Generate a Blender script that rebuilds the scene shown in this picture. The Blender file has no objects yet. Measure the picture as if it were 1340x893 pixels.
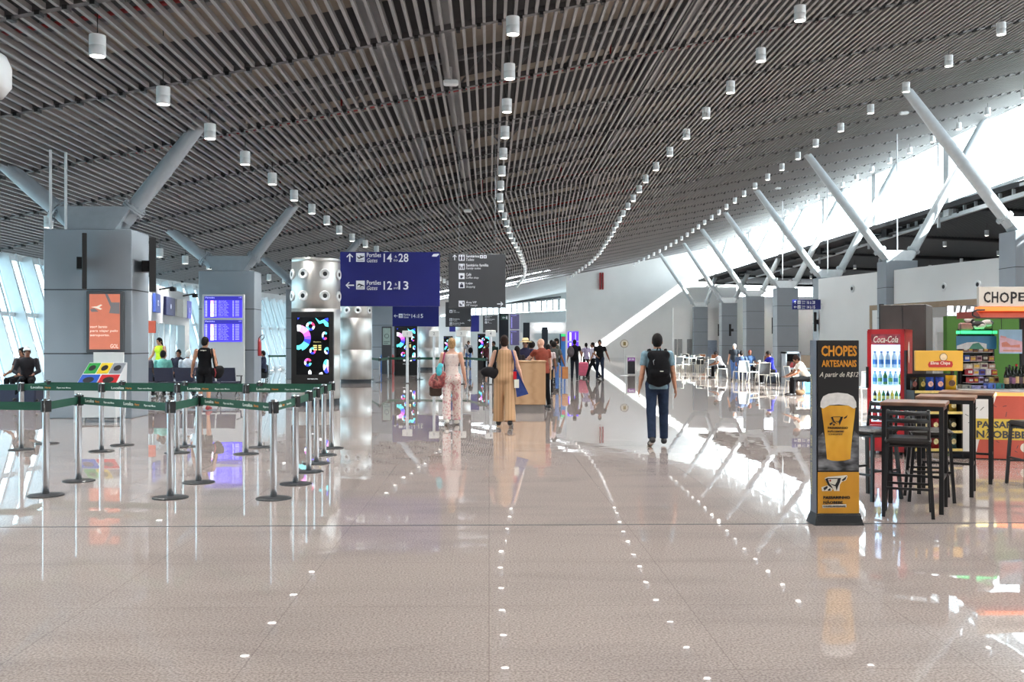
import bpy, math, random
import numpy as np
from mathutils import Vector, Matrix
random.seed(7)
SC = bpy.context.scene
COL = SC.collection
PI = math.pi
# ---------------------------------------------------------------- camera
F = 1303.0
CAMZ = 1.58
YAW = math.atan(30 / F)
PITCH = math.atan(3.5 / F)
cy_, sy_ = math.cos(YAW), math.sin(YAW)
FWD = Vector((sy_ * math.cos(PITCH), cy_ * math.cos(PITCH), math.sin(PITCH)))
RGT = Vector((cy_, -sy_, 0))
UPV = RGT.cross(FWD)
CAM = Vector((0, 0, CAMZ))

def ray(px, py):
    return FWD + RGT * ((px - 670) / F) - UPV * ((py - 446.5) / F)

def P(px, py, y):
    """point seen at a pixel, on the plane Y = y of the hall"""
    r = ray(px, py)
    return CAM + r * (y / r.y)

def G(px, py):
    """floor point seen at a pixel"""
    r = ray(px, py)
    return CAM + r * (-CAMZ / r.z)

def s_at(y):
    return F / y

cam = bpy.data.cameras.new('camera')
camo = bpy.data.objects.new('camera', cam)
COL.objects.link(camo)
cam.sensor_width = 36
cam.lens = F / 1340 * 36
cam.clip_end = 600
camo.location = CAM
camo.rotation_euler = Matrix((RGT, UPV, -FWD)).transposed().to_euler()
SC.camera = camo

# ---------------------------------------------------------------- materials
def lin(c):
    o = []
    for v in c:
        v = v / 255
        o.append(v / 12.92 if v <= .04045 else ((v + .055) / 1.055) ** 2.4)
    return (*o, 1)

MATS = {}

def mat(name, rgb, rough=.5, metal=0, emit=0, noise=.06, scale=6, coat=0, spec=.5, bump=0, aniso=0, alpha=1, emit_rgb=None, stretch=None):
    if name in MATS:
        return MATS[name]
    m = bpy.data.materials.new(name)
    m.use_nodes = True
    nt = m.node_tree
    b = nt.nodes['Principled BSDF']
    c = lin(rgb)
    b.inputs['Base Color'].default_value = c
    b.inputs['Roughness'].default_value = rough
    b.inputs['Metallic'].default_value = metal
    b.inputs['Specular IOR Level'].default_value = spec
    b.inputs['Coat Weight'].default_value = coat
    b.inputs['Alpha'].default_value = alpha
    if noise:
        tc = nt.nodes.new('ShaderNodeTexCoord')
        n = nt.nodes.new('ShaderNodeTexNoise')
        n.inputs['Scale'].default_value = scale
        n.inputs['Detail'].default_value = 3
        if stretch:
            mp = nt.nodes.new('ShaderNodeMapping')
            mp.inputs['Scale'].default_value = stretch
            nt.links.new(tc.outputs['Object'], mp.inputs['Vector'])
            nt.links.new(mp.outputs['Vector'], n.inputs['Vector'])
        else:
            nt.links.new(tc.outputs['Object'], n.inputs['Vector'])
        r = nt.nodes.new('ShaderNodeValToRGB')
        r.color_ramp.elements[0].position = .3
        r.color_ramp.elements[1].position = .7
        r.color_ramp.elements[0].color = (*[v * (1 - noise * 1.6) for v in c[:3]], 1)
        r.color_ramp.elements[1].color = (*[min(1, v * (1 + noise)) for v in c[:3]], 1)
        nt.links.new(n.outputs['Fac'], r.inputs['Fac'])
        nt.links.new(r.outputs['Color'], b.inputs['Base Color'])
        if bump:
            bp = nt.nodes.new('ShaderNodeBump')
            bp.inputs['Strength'].default_value = bump
            bp.inputs['Distance'].default_value = .02
            nt.links.new(n.outputs['Fac'], bp.inputs['Height'])
            nt.links.new(bp.outputs['Normal'], b.inputs['Normal'])
    if emit:
        b.inputs['Emission Color'].default_value = lin(emit_rgb or rgb)
        b.inputs['Emission Strength'].default_value = emit
    MATS[name] = m
    return m

def ramp_mat(name, tex, stops, rough=.8, scale=(1, 1, 1), tscale=4, interp='CONSTANT', **kw):
    """material whose colour comes from a wave / noise / voronoi pattern through a ramp"""
    if name in MATS:
        return MATS[name]
    m = bpy.data.materials.new(name)
    m.use_nodes = True
    nt = m.node_tree
    b = nt.nodes['Principled BSDF']
    b.inputs['Roughness'].default_value = rough
    for k, v in kw.items():
        b.inputs[k].default_value = v
    tc = nt.nodes.new('ShaderNodeTexCoord')
    mp = nt.nodes.new('ShaderNodeMapping')
    mp.inputs['Scale'].default_value = scale
    nt.links.new(tc.outputs['Object'], mp.inputs['Vector'])
    t = nt.nodes.new({'wave': 'ShaderNodeTexWave', 'noise': 'ShaderNodeTexNoise', 'voronoi': 'ShaderNodeTexVoronoi'}[tex])
    t.inputs['Scale'].default_value = tscale
    if tex == 'wave':
        t.inputs['Distortion'].default_value = 1.2
        t.inputs['Detail'].default_value = 2
    nt.links.new(mp.outputs['Vector'], t.inputs['Vector'])
    r = nt.nodes.new('ShaderNodeValToRGB')
    r.color_ramp.interpolation = interp
    e = r.color_ramp.elements
    while len(e) < len(stops):
        e.new(.5)
    for el, (p, c) in zip(e, stops):
        el.position = p
        el.color = lin(c)
    out = t.outputs['Fac'] if tex == 'noise' else (t.outputs['Distance'] if tex == 'voronoi' else t.outputs['Fac'])
    nt.links.new(out, r.inputs['Fac'])
    nt.links.new(r.outputs['Color'], b.inputs['Base Color'])
    MATS[name] = m
    return m

def glass_mat(name, tint, refl=.3):
    if name in MATS:
        return MATS[name]
    m = bpy.data.materials.new(name)
    m.use_nodes = True
    nt = m.node_tree
    for n in list(nt.nodes):
        nt.nodes.remove(n)
    o = nt.nodes.new('ShaderNodeOutputMaterial')
    mx = nt.nodes.new('ShaderNodeMixShader')
    tr = nt.nodes.new('ShaderNodeBsdfTransparent')
    gl = nt.nodes.new('ShaderNodeBsdfGlossy')
    fr = nt.nodes.new('ShaderNodeFresnel')
    fr.inputs['IOR'].default_value = 1.35
    tr.inputs['Color'].default_value = lin(tint)
    gl.inputs['Roughness'].default_value = .02
    sc_ = nt.nodes.new('ShaderNodeMath'); sc_.operation = 'MULTIPLY'; sc_.inputs[1].default_value = refl
    nt.links.new(fr.outputs['Fac'], sc_.inputs[0]); nt.links.new(sc_.outputs[0], mx.inputs['Fac'])
    nt.links.new(tr.outputs['BSDF'], mx.inputs[1])
    nt.links.new(gl.outputs['BSDF'], mx.inputs[2])
    nt.links.new(mx.outputs['Shader'], o.inputs['Surface'])
    MATS[name] = m
    return m

# ---------------------------------------------------------------- objects
def props(o, label=None, cat=None, group=None, kind=None):
    if label: o['label'] = label
    if cat: o['category'] = cat
    if group: o['group'] = group
    if kind: o['kind'] = kind
    return o

def thing(name, label, cat, loc=(0, 0, 0), rz=0, group=None, kind=None):
    o = bpy.data.objects.new(name, None)
    COL.objects.link(o)
    o.empty_display_size = .1
    o.location = loc
    o.rotation_euler = (0, 0, rz)
    return props(o, label, cat, group, kind)

def link_mesh(name, me, parent=None, loc=None):
    o = bpy.data.objects.new(name, me)
    COL.objects.link(o)
    if parent is not None: o.parent = parent
    if loc is not None: o.location = loc
    return o

def copy_tree(o, parent=None):
    c = o.copy()
    COL.objects.link(c)
    c.parent = parent
    for ch in o.children:
        copy_tree(ch, c)
    return c

def frame_from(d, up=(0, 0, 1)):
    d = Vector(d).normalized()
    u = Vector(up)
    if abs(d.dot(u)) > .98: u = Vector((1, 0, 0))
    x = u.cross(d).normalized()
    y = d.cross(x)
    return x, y, d

class MB:
    def __init__(self):
        self.v, self.f, self.s, self.m = [], [], [], []
    def face(self, idx, smooth=False, m=0):
        self.f.append(idx); self.s.append(smooth); self.m.append(m)
    def add(self, pts):
        n = len(self.v)
        self.v.extend([tuple(p) for p in pts])
        return n
    def box(self, x0, x1, y0, y1, z0, z1, m=0):
        n = self.add([(x, y, z) for z in (z0, z1) for y in (y0, y1) for x in (x0, x1)])
        for q in ((0, 2, 3, 1), (4, 5, 7, 6), (0, 1, 5, 4), (2, 6, 7, 3), (0, 4, 6, 2), (1, 3, 7, 5)):
            self.face([n + i for i in q], False, m)
        return self
    def bbox(self, x0, x1, y0, y1, z0, z1, b=.01, m=0):
        """box with bevelled vertical and horizontal edges"""
        b = min(b, (x1 - x0) * .45, (y1 - y0) * .45, (z1 - z0) * .45)
        rings = []
        for z, i in ((z0, b), (z0 + b, 0), (z1 - b, 0), (z1, b)):
            X0, X1, Y0, Y1 = x0 + i, x1 - i, y0 + i, y1 - i
            k = b * .7
            rings.append(self.add([(X0 + k, Y0, z), (X1 - k, Y0, z), (X1, Y0 + k, z), (X1, Y1 - k, z), (X1 - k, Y1, z), (X0 + k, Y1, z), (X0, Y1 - k, z), (X0, Y0 + k, z)]))
        for a, c in zip(rings, rings[1:]):
            for i in range(8):
                j = (i + 1) % 8
                self.face([a + i, a + j, c + j, c + i], False, m)
        self.face([rings[0] + i for i in range(7, -1, -1)], False, m)
        self.face([rings[-1] + i for i in range(8)], False, m)
        return self
    def obox(self, c, ax, ay, az, m=0):
        """box from centre and three half-axis vectors"""
        c, ax, ay, az = map(Vector, (c, ax, ay, az))
        n = self.add([c + ax * sx + ay * sy + az * sz for sz in (-1, 1) for sy in (-1, 1) for sx in (-1, 1)])
        for q in ((0, 2, 3, 1), (4, 5, 7, 6), (0, 1, 5, 4), (2, 6, 7, 3), (0, 4, 6, 2), (1, 3, 7, 5)):
            self.face([n + i for i in q], False, m)
        return self
    def bar(self, p, q, w, h, up=(0, 0, 1), m=0):
        p, q = Vector(p), Vector(q)
        x, y, d = frame_from(q - p, up)
        return self.obox((p + q) / 2, x * w / 2, y * h / 2, (q - p) / 2, m)
    def cyl(self, p, q, r0, r1=None, n=12, m=0, caps=True):
        p, q = Vector(p), Vector(q)
        r1 = r0 if r1 is None else r1
        x, y, d = frame_from(q - p)
        cs = [(math.cos(2 * PI * i / n), math.sin(2 * PI * i / n)) for i in range(n)]
        a = self.add([p + x * (r0 * c) + y * (r0 * s) for c, s in cs])
        b = self.add([q + x * (r1 * c) + y * (r1 * s) for c, s in cs])
        for i in range(n):
            j = (i + 1) % n
            self.face([a + i, a + j, b + j, b + i], True, m)
        if caps:
            if r0 > 0:
                c0 = self.add([self.v[a + i] for i in range(n)])
                self.face([c0 + i for i in range(n - 1, -1, -1)], False, m)
            if r1 > 0:
                c1 = self.add([self.v[b + i] for i in range(n)])
                self.face([c1 + i for i in range(n)], False, m)
        return self
    def lathe(self, prof, c=(0, 0, 0), n=20, m=0, axis=None, sharp=False):
        c = Vector(c)
        x, y, d = frame_from(axis) if axis else (Vector((1, 0, 0)), Vector((0, 1, 0)), Vector((0, 0, 1)))
        prev = None
        for k, (r, z) in enumerate(prof):
            ring = self.add([c + x * (r * math.cos(2 * PI * i / n)) + y * (r * math.sin(2 * PI * i / n)) + d * z for i in range(n)])
            if prev is not None:
                for i in range(n):
                    j = (i + 1) % n
                    self.face([prev + i, prev + j, ring + j, ring + i], True, m)
                if sharp:
                    ring = self.add([self.v[ring + i] for i in range(n)])
            prev = ring
        return self
    def tube(self, pts, r, n=8, m=0):
        pts = [Vector(p) for p in pts]
        rs = r if isinstance(r, (list, tuple)) else [r] * len(pts)
        prev = None
        x = None
        for k, p in enumerate(pts):
            d = (pts[min(k + 1, len(pts) - 1)] - pts[max(k - 1, 0)]).normalized()
            if x is None:
                x, y, d = frame_from(d)
            else:
                x = (x - d * x.dot(d)).normalized()
                y = d.cross(x)
            ring = self.add([p + x * (rs[k] * math.cos(2 * PI * i / n)) + y * (rs[k] * math.sin(2 * PI * i / n)) for i in range(n)])
            if prev is not None:
                for i in range(n):
                    j = (i + 1) % n
                    self.face([prev + i, prev + j, ring + j, ring + i], True, m)
            else:
                self.face([ring + i for i in range(n - 1, -1, -1)], False, m)
            prev = ring
        self.face([prev + i for i in range(n)], False, m)
        return self
    def ell(self, c, r, nu=12, nv=8, m=0):
        c = Vector(c)
        r = r if isinstance(r, (tuple, list)) else (r, r, r)
        prev = None
        for k in range(nv + 1):
            t = PI * k / nv
            rr = max(math.sin(t), 1e-3)
            ring = self.add([(c.x + r[0] * rr * math.cos(2 * PI * i / nu), c.y + r[1] * rr * math.sin(2 * PI * i / nu), c.z - r[2] * math.cos(t)) for i in range(nu)])
            if prev is not None:
                for i in range(nu):
                    j = (i + 1) % nu
                    self.face([prev + i, prev + j, ring + j, ring + i], True, m)
            prev = ring
        return self
    def prism(self, poly, o, ux, uy, t, m=0, back=True):
        """polygon in the plane (o, ux, uy) thickened by t along ux x uy"""
        o, ux, uy = Vector(o), Vector(ux), Vector(uy)
        nrm = ux.cross(uy).normalized() * t
        area = sum(a[0] * b[1] - b[0] * a[1] for a, b in zip(poly, poly[1:] + poly[:1]))
        if area < 0: poly = poly[::-1]
        k = len(poly)
        a = self.add([o + ux * p[0] + uy * p[1] for p in poly])
        b = self.add([o + ux * p[0] + uy * p[1] + nrm for p in poly])
        self.face([b + i for i in range(k)], False, m)
        if back: self.face([a + i for i in range(k - 1, -1, -1)], False, m)
        for i in range(k):
            j = (i + 1) % k
            self.face([a + i, a + j, b + j, b + i], False, m)
        return self
    def build(self, name, mats, parent=None, loc=None):
        me = bpy.data.meshes.new(name)
        me.from_pydata(self.v, [], self.f)
        me.polygons.foreach_set('use_smooth', self.s)
        mats = mats if isinstance(mats, (list, tuple)) else [mats]
        for m in mats: me.materials.append(m)
        if len(mats) > 1: me.polygons.foreach_set('material_index', self.m)
        me.update()
        return link_mesh(name, me, parent, loc)

def structure(name, mb, mats, label=None):
    o = mb.build(name, mats)
    o['kind'] = 'structure'
    if label: o['label'] = label
    return o

# ---------------------------------------------------------------- lettering
_tc = {}
def text_pts(s, shear=0, bold=0):
    key = (s, shear, bold)
    if key in _tc: return _tc[key]
    cu = bpy.data.curves.new('lettering', 'FONT')
    cu.body = s
    cu.shear = shear
    cu.offset = bold
    cu.extrude = .02
    cu.resolution_u = 2
    o = bpy.data.objects.new('lettering', cu)
    me = bpy.data.meshes.new_from_object(o)
    n = len(me.vertices)
    co = np.zeros(n * 3)
    me.vertices.foreach_get('co', co)
    co = co.reshape(-1, 3)
    fs = [list(p.vertices) for p in me.polygons]
    bpy.data.objects.remove(o)
    bpy.data.meshes.remove(me)
    bpy.data.curves.remove(cu)
    _tc[key] = (co, fs)
    return _tc[key]

def letter(mb, s, o, ux, uy, w=None, h=.1, m=0, shear=0, bold=0, t=.002, align='L'):
    """add the glyphs of s to mb: baseline box from o, width w, height h (glyph box)"""
    co, fs = text_pts(s, shear, bold)
    if len(co) == 0: return mb
    lo, hi = co.min(0), co.max(0)
    o, ux, uy = Vector(o), Vector(ux).normalized(), Vector(uy).normalized()
    nz = ux.cross(uy)
    sh = h / (hi[1] - lo[1])
    sw = (w / (hi[0] - lo[0])) if w else sh
    off = {'L': 0, 'C': -.5, 'R': -1}[align] * sw * (hi[0] - lo[0])
    n = mb.add([o + ux * ((c[0] - lo[0]) * sw + off) + uy * ((c[1] - lo[1]) * sh) + nz * (t if c[2] > 0 else 0) for c in co])
    for f in fs: mb.face([n + i for i in f], False, m)
    return mb
XA, ZA = Vector((1, 0, 0)), Vector((0, 0, 1))

def smooth_step(a, b, x):
    t = min(1, max(0, (x - a) / (b - a)))
    return t * t * (3 - 2 * t)

# hall geometry: a tilted roof, gently bent in plan
_DK = [(-30, 0), (40, 0), (43, .2), (54, .8), (65, 1.6), (80, 2.5), (90, 2.8), (110, 2.5), (130, 2.3)]
def bend(y):
    for (a, u), (b, v) in zip(_DK, _DK[1:]):
        if y <= b:
            return u + (v - u) * (y - a) / (b - a)
    return _DK[-1][1]
def roof(x):
    return 7.45 + .2 * x
WORLD, SUN, SPOT, EXPO = 9.0, 28.0, 500.0, 0.45
# ================================================================ setting
M = {}
M['slat'] = mat('painted slat', (138, 140, 142), .5, noise=.04, scale=1.5)
M['purlin'] = mat('dark purlin steel', (74, 76, 79), .5, noise=.05, scale=2)
M['clip'] = mat('black slat clip', (20, 20, 22), .5, noise=0)
M['deckdark'] = mat('dark insulation deck', (52, 54, 58), .8, noise=.08, scale=3)
M['decklight'] = mat('beige deck sheet', (150, 143, 131), .7, noise=.06, scale=2)
M['beam'] = mat('grey roof beam', (122, 126, 130), .5, noise=.05, scale=2)
M['redpipe'] = mat('red pipe paint', (142, 28, 34), .4, noise=.05)
M['white'] = mat('white wall paint', (238, 239, 238), .6, noise=.02, scale=.6)
M['whitesteel'] = mat('white steel paint', (214, 220, 224), .4, noise=.03)
M['greywall'] = mat('pale grey wall', (200, 202, 203), .6, noise=.03, scale=.8)
M['panelgrey'] = mat('grey column cladding', (134, 143, 151), .35, noise=.03, scale=1.2, spec=.5)
M['seam'] = mat('dark panel seam', (45, 49, 54), .6, noise=0)
M['armgrey'] = mat('grey arm paint', (158, 167, 174), .4, noise=.04)
M['armwhite'] = mat('pale arm paint', (196, 204, 208), .4, noise=.04)
M['black'] = mat('black plastic', (12, 12, 14), .5, noise=.05)
M['blackmetal'] = mat('black powder coat', (26, 26, 28), .4, noise=.06, scale=20)
M['chrome'] = mat('satin chrome', (196, 199, 202), .22, metal=1, noise=.03, scale=30)
M['steel'] = mat('brushed steel', (206, 204, 200), .42, metal=1, noise=.08, scale=4, stretch=(1, 1, .05))
M['glass'] = glass_mat('window glass', (238, 246, 247))
M['tintglass'] = glass_mat('blue tinted glass', (142, 163, 169))
M['wood'] = ramp_mat('pale oak veneer', 'wave', [(0, (176, 140, 104)), (.4, (184, 149, 113)), (.75, (170, 134, 98)), (1, (188, 154, 119))], .5, (.4, 3, 6), .9, 'LINEAR')

def floor_material():
    m = bpy.data.materials.new('polished granite')
    m.use_nodes = True
    nt = m.node_tree
    L = nt.links.new
    b = nt.nodes['Principled BSDF']
    tc = nt.nodes.new('ShaderNodeTexCoord')
    fine = nt.nodes.new('ShaderNodeTexNoise'); fine.inputs['Scale'].default_value = 75; fine.inputs['Detail'].default_value = 4
    vein = nt.nodes.new('ShaderNodeTexNoise'); vein.inputs['Scale'].default_value = 1.1; vein.inputs['Detail'].default_value = 7; vein.inputs['Distortion'].default_value = .8
    mp = nt.nodes.new('ShaderNodeMapping'); mp.inputs['Scale'].default_value = (.55, 1.6, 1); mp.inputs['Rotation'].default_value = (0, 0, .12)
    L(tc.outputs['Object'], mp.inputs['Vector']); L(mp.outputs['Vector'], vein.inputs['Vector'])
    L(tc.outputs['Object'], fine.inputs['Vector'])
    r1 = nt.nodes.new('ShaderNodeValToRGB')
    r1.color_ramp.elements[0].position = .36; r1.color_ramp.elements[0].color = lin((138, 124, 118))
    r1.color_ramp.elements[1].position = .62; r1.color_ramp.elements[1].color = lin((187, 173, 166))
    L(fine.outputs['Fac'], r1.inputs['Fac'])
    r2 = nt.nodes.new('ShaderNodeValToRGB')
    r2.color_ramp.elements[0].position = .35; r2.color_ramp.elements[0].color = (.87, .87, .88, 1)
    r2.color_ramp.elements[1].position = .55; r2.color_ramp.elements[1].color = (1, 1, 1, 1)
    L(vein.outputs['Fac'], r2.inputs['Fac'])
    br = nt.nodes.new('ShaderNodeTexBrick')
    br.offset = 0; br.inputs['Scale'].default_value = 1
    br.inputs['Brick Width'].default_value = 1.2; br.inputs['Row Height'].default_value = 1.2
    br.inputs['Mortar Size'].default_value = .0035; br.inputs['Mortar Smooth'].default_value = .2
    br.inputs['Color1'].default_value = (.97, .97, .97, 1); br.inputs['Color2'].default_value = (1, 1, 1, 1); br.inputs['Mortar'].default_value = (.72, .7, .7, 1)
    L(tc.outputs['Object'], br.inputs['Vector'])
    m1 = nt.nodes.new('ShaderNodeMix'); m1.data_type = 'RGBA'; m1.blend_type = 'MULTIPLY'; m1.inputs[0].default_value = 1
    L(r1.outputs['Color'], m1.inputs[6]); L(r2.outputs['Color'], m1.inputs[7])
    m2 = nt.nodes.new('ShaderNodeMix'); m2.data_type = 'RGBA'; m2.blend_type = 'MULTIPLY'; m2.inputs[0].default_value = 1
    L(m1.outputs[2], m2.inputs[6]); L(br.outputs['Color'], m2.inputs[7])
    L(m2.outputs[2], b.inputs['Base Color'])
    b.inputs['Roughness'].default_value = .5
    b.inputs['Specular IOR Level'].default_value = .2
    b.inputs['Coat Weight'].default_value = 1
    b.inputs['Coat Roughness'].default_value = .012
    b.inputs['Coat IOR'].default_value = 1.58
    # the polish is very slightly uneven
    bn = nt.nodes.new('ShaderNodeTexNoise'); bn.inputs['Scale'].default_value = 2.2; bn.inputs['Detail'].default_value = 1
    L(tc.outputs['Object'], bn.inputs['Vector'])
    bp = nt.nodes.new('ShaderNodeBump'); bp.inputs['Strength'].default_value = .05; bp.inputs['Distance'].default_value = .012
    L(bn.outputs['Fac'], bp.inputs['Height']); L(bp.outputs['Normal'], b.inputs['Coat Normal'])
    return m

floor = MB()
floor.box(-16, 48, -26, 128, -.3, 0)
structure('floor', floor, floor_material(), 'polished pinkish grey granite floor')
joint = MB()
joint.box(-14.4, 46, 8.66, 8.685, 0, .0015)
structure('trim_1', joint, M['seam'], 'thin dark expansion joint crossing the floor')

# --- slatted ceiling
Y0, Y1 = 3.0, 112.0
ys = [Y0, 20, 40, 43, 48, 54, 60, 65, 72, 80, 85, 90, 100, Y1]
U0, U1 = -15.1, 23.2
cl = MB()
u = U0
while u <= U1:
    prev = None
    for y in ys:
        x = u + bend(y)
        z = roof(x)
        w, h = .028, .085
        ring = cl.add([(x - w, y, z), (x + w, y, z), (x + w, y, z + h), (x - w, y, z + h)])
        if prev is not None:
            for i in range(4):
                j = (i + 1) % 4
                cl.face([prev + j, prev + i, ring + i, ring + j])
        prev = ring
    u += .19
structure('ceiling', cl, M['slat'], 'long grey ceiling slats running down the hall')
pl, k = MB(), 0
y = 5.6
while y < 112:
    b_ = bend(y)
    p, q = Vector((U0 + b_, y, roof(U0 + b_) + .05)), Vector((U1 + b_, y, roof(U1 + b_) + .05))
    pl.bar(p, q, .11, .13, (0, 1, 0))
    if y > 8 and y < 75:
        u = U0 + .095
        while u <= U1:
            x = u + b_
            pl.box(x - .035, x + .035, y - .08, y + .08, roof(x) - .055, roof(x) + .01, 1)
            u += .38 if y < 40 else .57
    y += 4.2
structure('trim_2', pl, [M['purlin'], M['clip']], 'dark cross bars with black clips that carry the ceiling slats')
# roof deck above the slats: dark insulation and beige sheets in turn
dk = MB()
y, i = -26.0, 0
while y < 113:
    d = (2.5, 1.7)[i % 2]
    e0, e1 = bend(y), bend(y + d)
    for dz, mi, fl_ in ((1.5, i % 2, True), (1.8, 0, False)):
        n = dk.add([(-16.4 + e0, y, roof(-16.4 + e0) + dz), (26.9 + e0, y, roof(26.9 + e0) + dz), (26.9 + e1, y + d, roof(26.9 + e1) + dz), (-16.4 + e1, y + d, roof(-16.4 + e1) + dz)])
        dk.face([n, n + 3, n + 2, n + 1] if fl_ else [n, n + 1, n + 2, n + 3], False, mi)
    y += d; i += 1
structure('ceiling.001', dk, [M['deckdark'], M['decklight']], 'roof deck of dark and beige sheets seen between the slats')
bm_ = MB()
for u in (-13.5, -8.2, -2.2, -.9, 4.6, 10.2, 16.2, 21.5):
    pts = [-26, 20, 40, 54, 65, 80, 90, 112]
    for a, c in zip(pts, pts[1:]):
        xa, xc = u + bend(a), u + bend(c)
        bm_.bar((xa, a, roof(xa) + .85), (xc, c, roof(xc) + .85), .34, .4)
y = 7.7
while y < 112:
    b_ = bend(y)
    bm_.bar((U0 + b_, y, roof(U0 + b_) + .55), (U1 + b_, y, roof(U1 + b_) + .55), .1, .16, (0, 1, 0))
    bm_.bar((U0 + b_, y, roof(U0 + b_) + 1.3), (U1 + b_, y, roof(U1 + b_) + 1.3), .1, .16, (0, 1, 0))
    u = U0
    while u < U1 - 1.2:
        x = u + b_
        bm_.bar((x, y, roof(x) + .55), (x + .65, y, roof(x + .65) + 1.3), .05, .05, (0, 1, 0))
        bm_.bar((x + .65, y, roof(x + .65) + 1.3), (x + 1.3, y, roof(x + 1.3) + .55), .05, .05, (0, 1, 0))
        u += 1.3
    y += 8.4
structure('trim_3', bm_, M['beam'], 'grey roof beams and trusses above the slats')
for k in range(8):
    y = 6.9 + 8.4 * k
    b_ = bend(y)
    rp = MB()
    rp.cyl((U0 + b_, y, roof(U0 + b_) + .32), (U1 + b_, y, roof(U1 + b_) + .32), .04, n=8)
    u = U0 + 2
    while u < U1:
        rp.cyl((u + b_, y, roof(u + b_) + .3), (u + b_, y, roof(u + b_) + .85), .025, n=6)
        u += 3.2
    o = rp.build('sprinkler_pipe', M['redpipe'])
    props(o, 'red sprinkler pipe crossing the hall just above the ceiling slats', 'pipe', 'red sprinkler pipes above the slats')

# --- left glass front, leaning outwards
def lx(z, y): return -14.2 - .284 * z + bend(y)
k = 1
y = 6.0
while y < 108:
    L_ = 8.0
    fr, gl = MB(), MB()
    a = y
    zt = 4.42
    for j in range(5):
        yy = y + 1.6 * j
        if j < 5 and yy < y + L_:
            p, q = Vector((lx(0, yy), yy, 0)), Vector((lx(zt, yy), yy, zt))
            fr.bar(p + Vector((.16, 0, 0)), q + Vector((.16, 0, 0)), .11, .42, (1, 0, .28))
            fr.bar(p + Vector((.5, .2, 0)), q + Vector((.5, .2, 0)), .035, .05, (1, 0, .28))
    for z in (.12, 2.5, zt - .08):
        fr.bar((lx(z, y) + .02, y, z), (lx(z, y + L_) + .02, y + L_, z), .1 if z != 2.5 else .07, .14)
    n = gl.add([(lx(0, y), y, 0), (lx(0, y + L_), y + L_, 0), (lx(zt, y + L_), y + L_, zt), (lx(zt, y), y, zt)])
    gl.face([n, n + 1, n + 2, n + 3])
    f_ = fr.build('window_%d' % k, M['whitesteel'])
    f_['kind'] = 'structure'; f_['label'] = 'leaning window bay with white mullions along the left side'
    gl.build('pane', M['tintglass'], f_)
    y += L_; k += 1
sill = MB()
sill.box(-15.8, -13.9, -26, 6, 0, 4.5)
sill.bar((-15.75, 6, 4.9), (-15.75, 43, 4.9), .3, 1.0)
sill.bar((-15.75, 43, 4.9), (-13, 112, 4.9), .3, 1.0)
structure('wall_left', sill, M['greywall'])
# --- right clerestory band
cy = [6, 15.5, 27.3, 39.1, 50.9, 62.7, 74.5, 86.3, 98.1, 112]
def rx(y): return 23.35 + bend(y)
for a, c in zip(cy, cy[1:]):
    fr, gl = MB(), MB()
    zt = roof(rx(a)) + .05
    for z, t in ((8.92, .12), (zt, .14)):
        fr.bar((rx(a), a, z), (rx(c), c, z + (roof(rx(c)) - roof(rx(a)) if z > 10 else 0)), .14, t)
    fr.bar((rx(a), a + .3, 8.2), (rx(a), a + .3, zt + .1), .62, .5)
    fr.bar((rx(a) - .25, a + 1.1, 7.7), (rx(a) - .25, a + 1.1, zt + .1), .12, .12)
    fr.bar((rx((a + c) / 2), (a + c) / 2, 8.9), (rx((a + c) / 2), (a + c) / 2, zt + .1), .06, .06)
    n = gl.add([(rx(a), a, 8.9), (rx(c), c, 8.9), (rx(c), c, zt + .4), (rx(a), a, zt + .1)])
    gl.face([n, n + 1, n + 2, n + 3])
    f_ = fr.build('window_%d' % k, M['whitesteel'])
    f_['kind'] = 'structure'; f_['label'] = 'high bright window bay under the right roof edge'
    gl.build('pane', M['glass'], f_)
    k += 1
NWIN = k
up = MB()
for a, c in zip(cy, cy[1:]):
    up.bar((rx(a), a, 8.62), (rx(c), c, 8.62), .18, .14)
    up.bar((rx(a), a, 8.18), (rx(c), c, 8.18), .18, .2)
    yy = a
    while yy < c:
        up.bar((rx(yy), yy, 8.2), (rx(yy), yy, 8.9), .08, .14)
        yy += 1.3
    up.bar((rx(a) + 3.4, a, 14.2 + .2 * bend(a)), (rx(c) + 3.4, c, 14.2 + .2 * bend(c)), .2, 1.3)  # unseen eave bar added to narrow the sun strip
    up.bar((rx(a) + .1, a, 12.9 + .2 * bend(a)), (rx(c) + .1, c, 12.9 + .2 * bend(c)), .2, 1.5)
structure('trim_4', up, M['whitesteel'], 'pale lattice rail under the high windows, plus an added sun-blocking eave bar')
# --- low roof on the right, in dark colours that imitate its dimness
lr = MB()
lr.box(23.5, 47, -26, 111.5, 8.55, 8.8, 1)
lr.box(23.9, 47, -26, 111.5, 8.8, 8.84, 2)  # unseen white top sheet added to bounce daylight onto the hall ceiling
x = 24.2
while x < 45:
    lr.box(x, x + .07, 20, 110, 8.18, 8.28, 0)
    x += .24
for y in range(22, 110, 4):
    lr.box(23.8, 46, y, y + .16, 8.22, 8.4, 1)
for y in range(24, 110, 12):
    lr.bar((24, y, 8.35), (46, y + 6, 8.1), .5, .5, m=1)
structure('ceiling.002', lr, [M['purlin'], M['deckdark'], mat('white bounce sheet', (228, 230, 230), .6)], 'low slatted ceiling of the side hall on the right, its dimness painted dark')
rw = MB()
rw.box(46, 46.4, -26, 112, 0, 8.6)
structure('wall_right', rw, M['greywall'])
bw = MB()
bw.box(-16.4, 46.4, -26.4, -26, 0, 17)  # unseen wall added to cut the light on surfaces facing the viewer
structure('wall_back', bw, M['greywall'])
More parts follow.
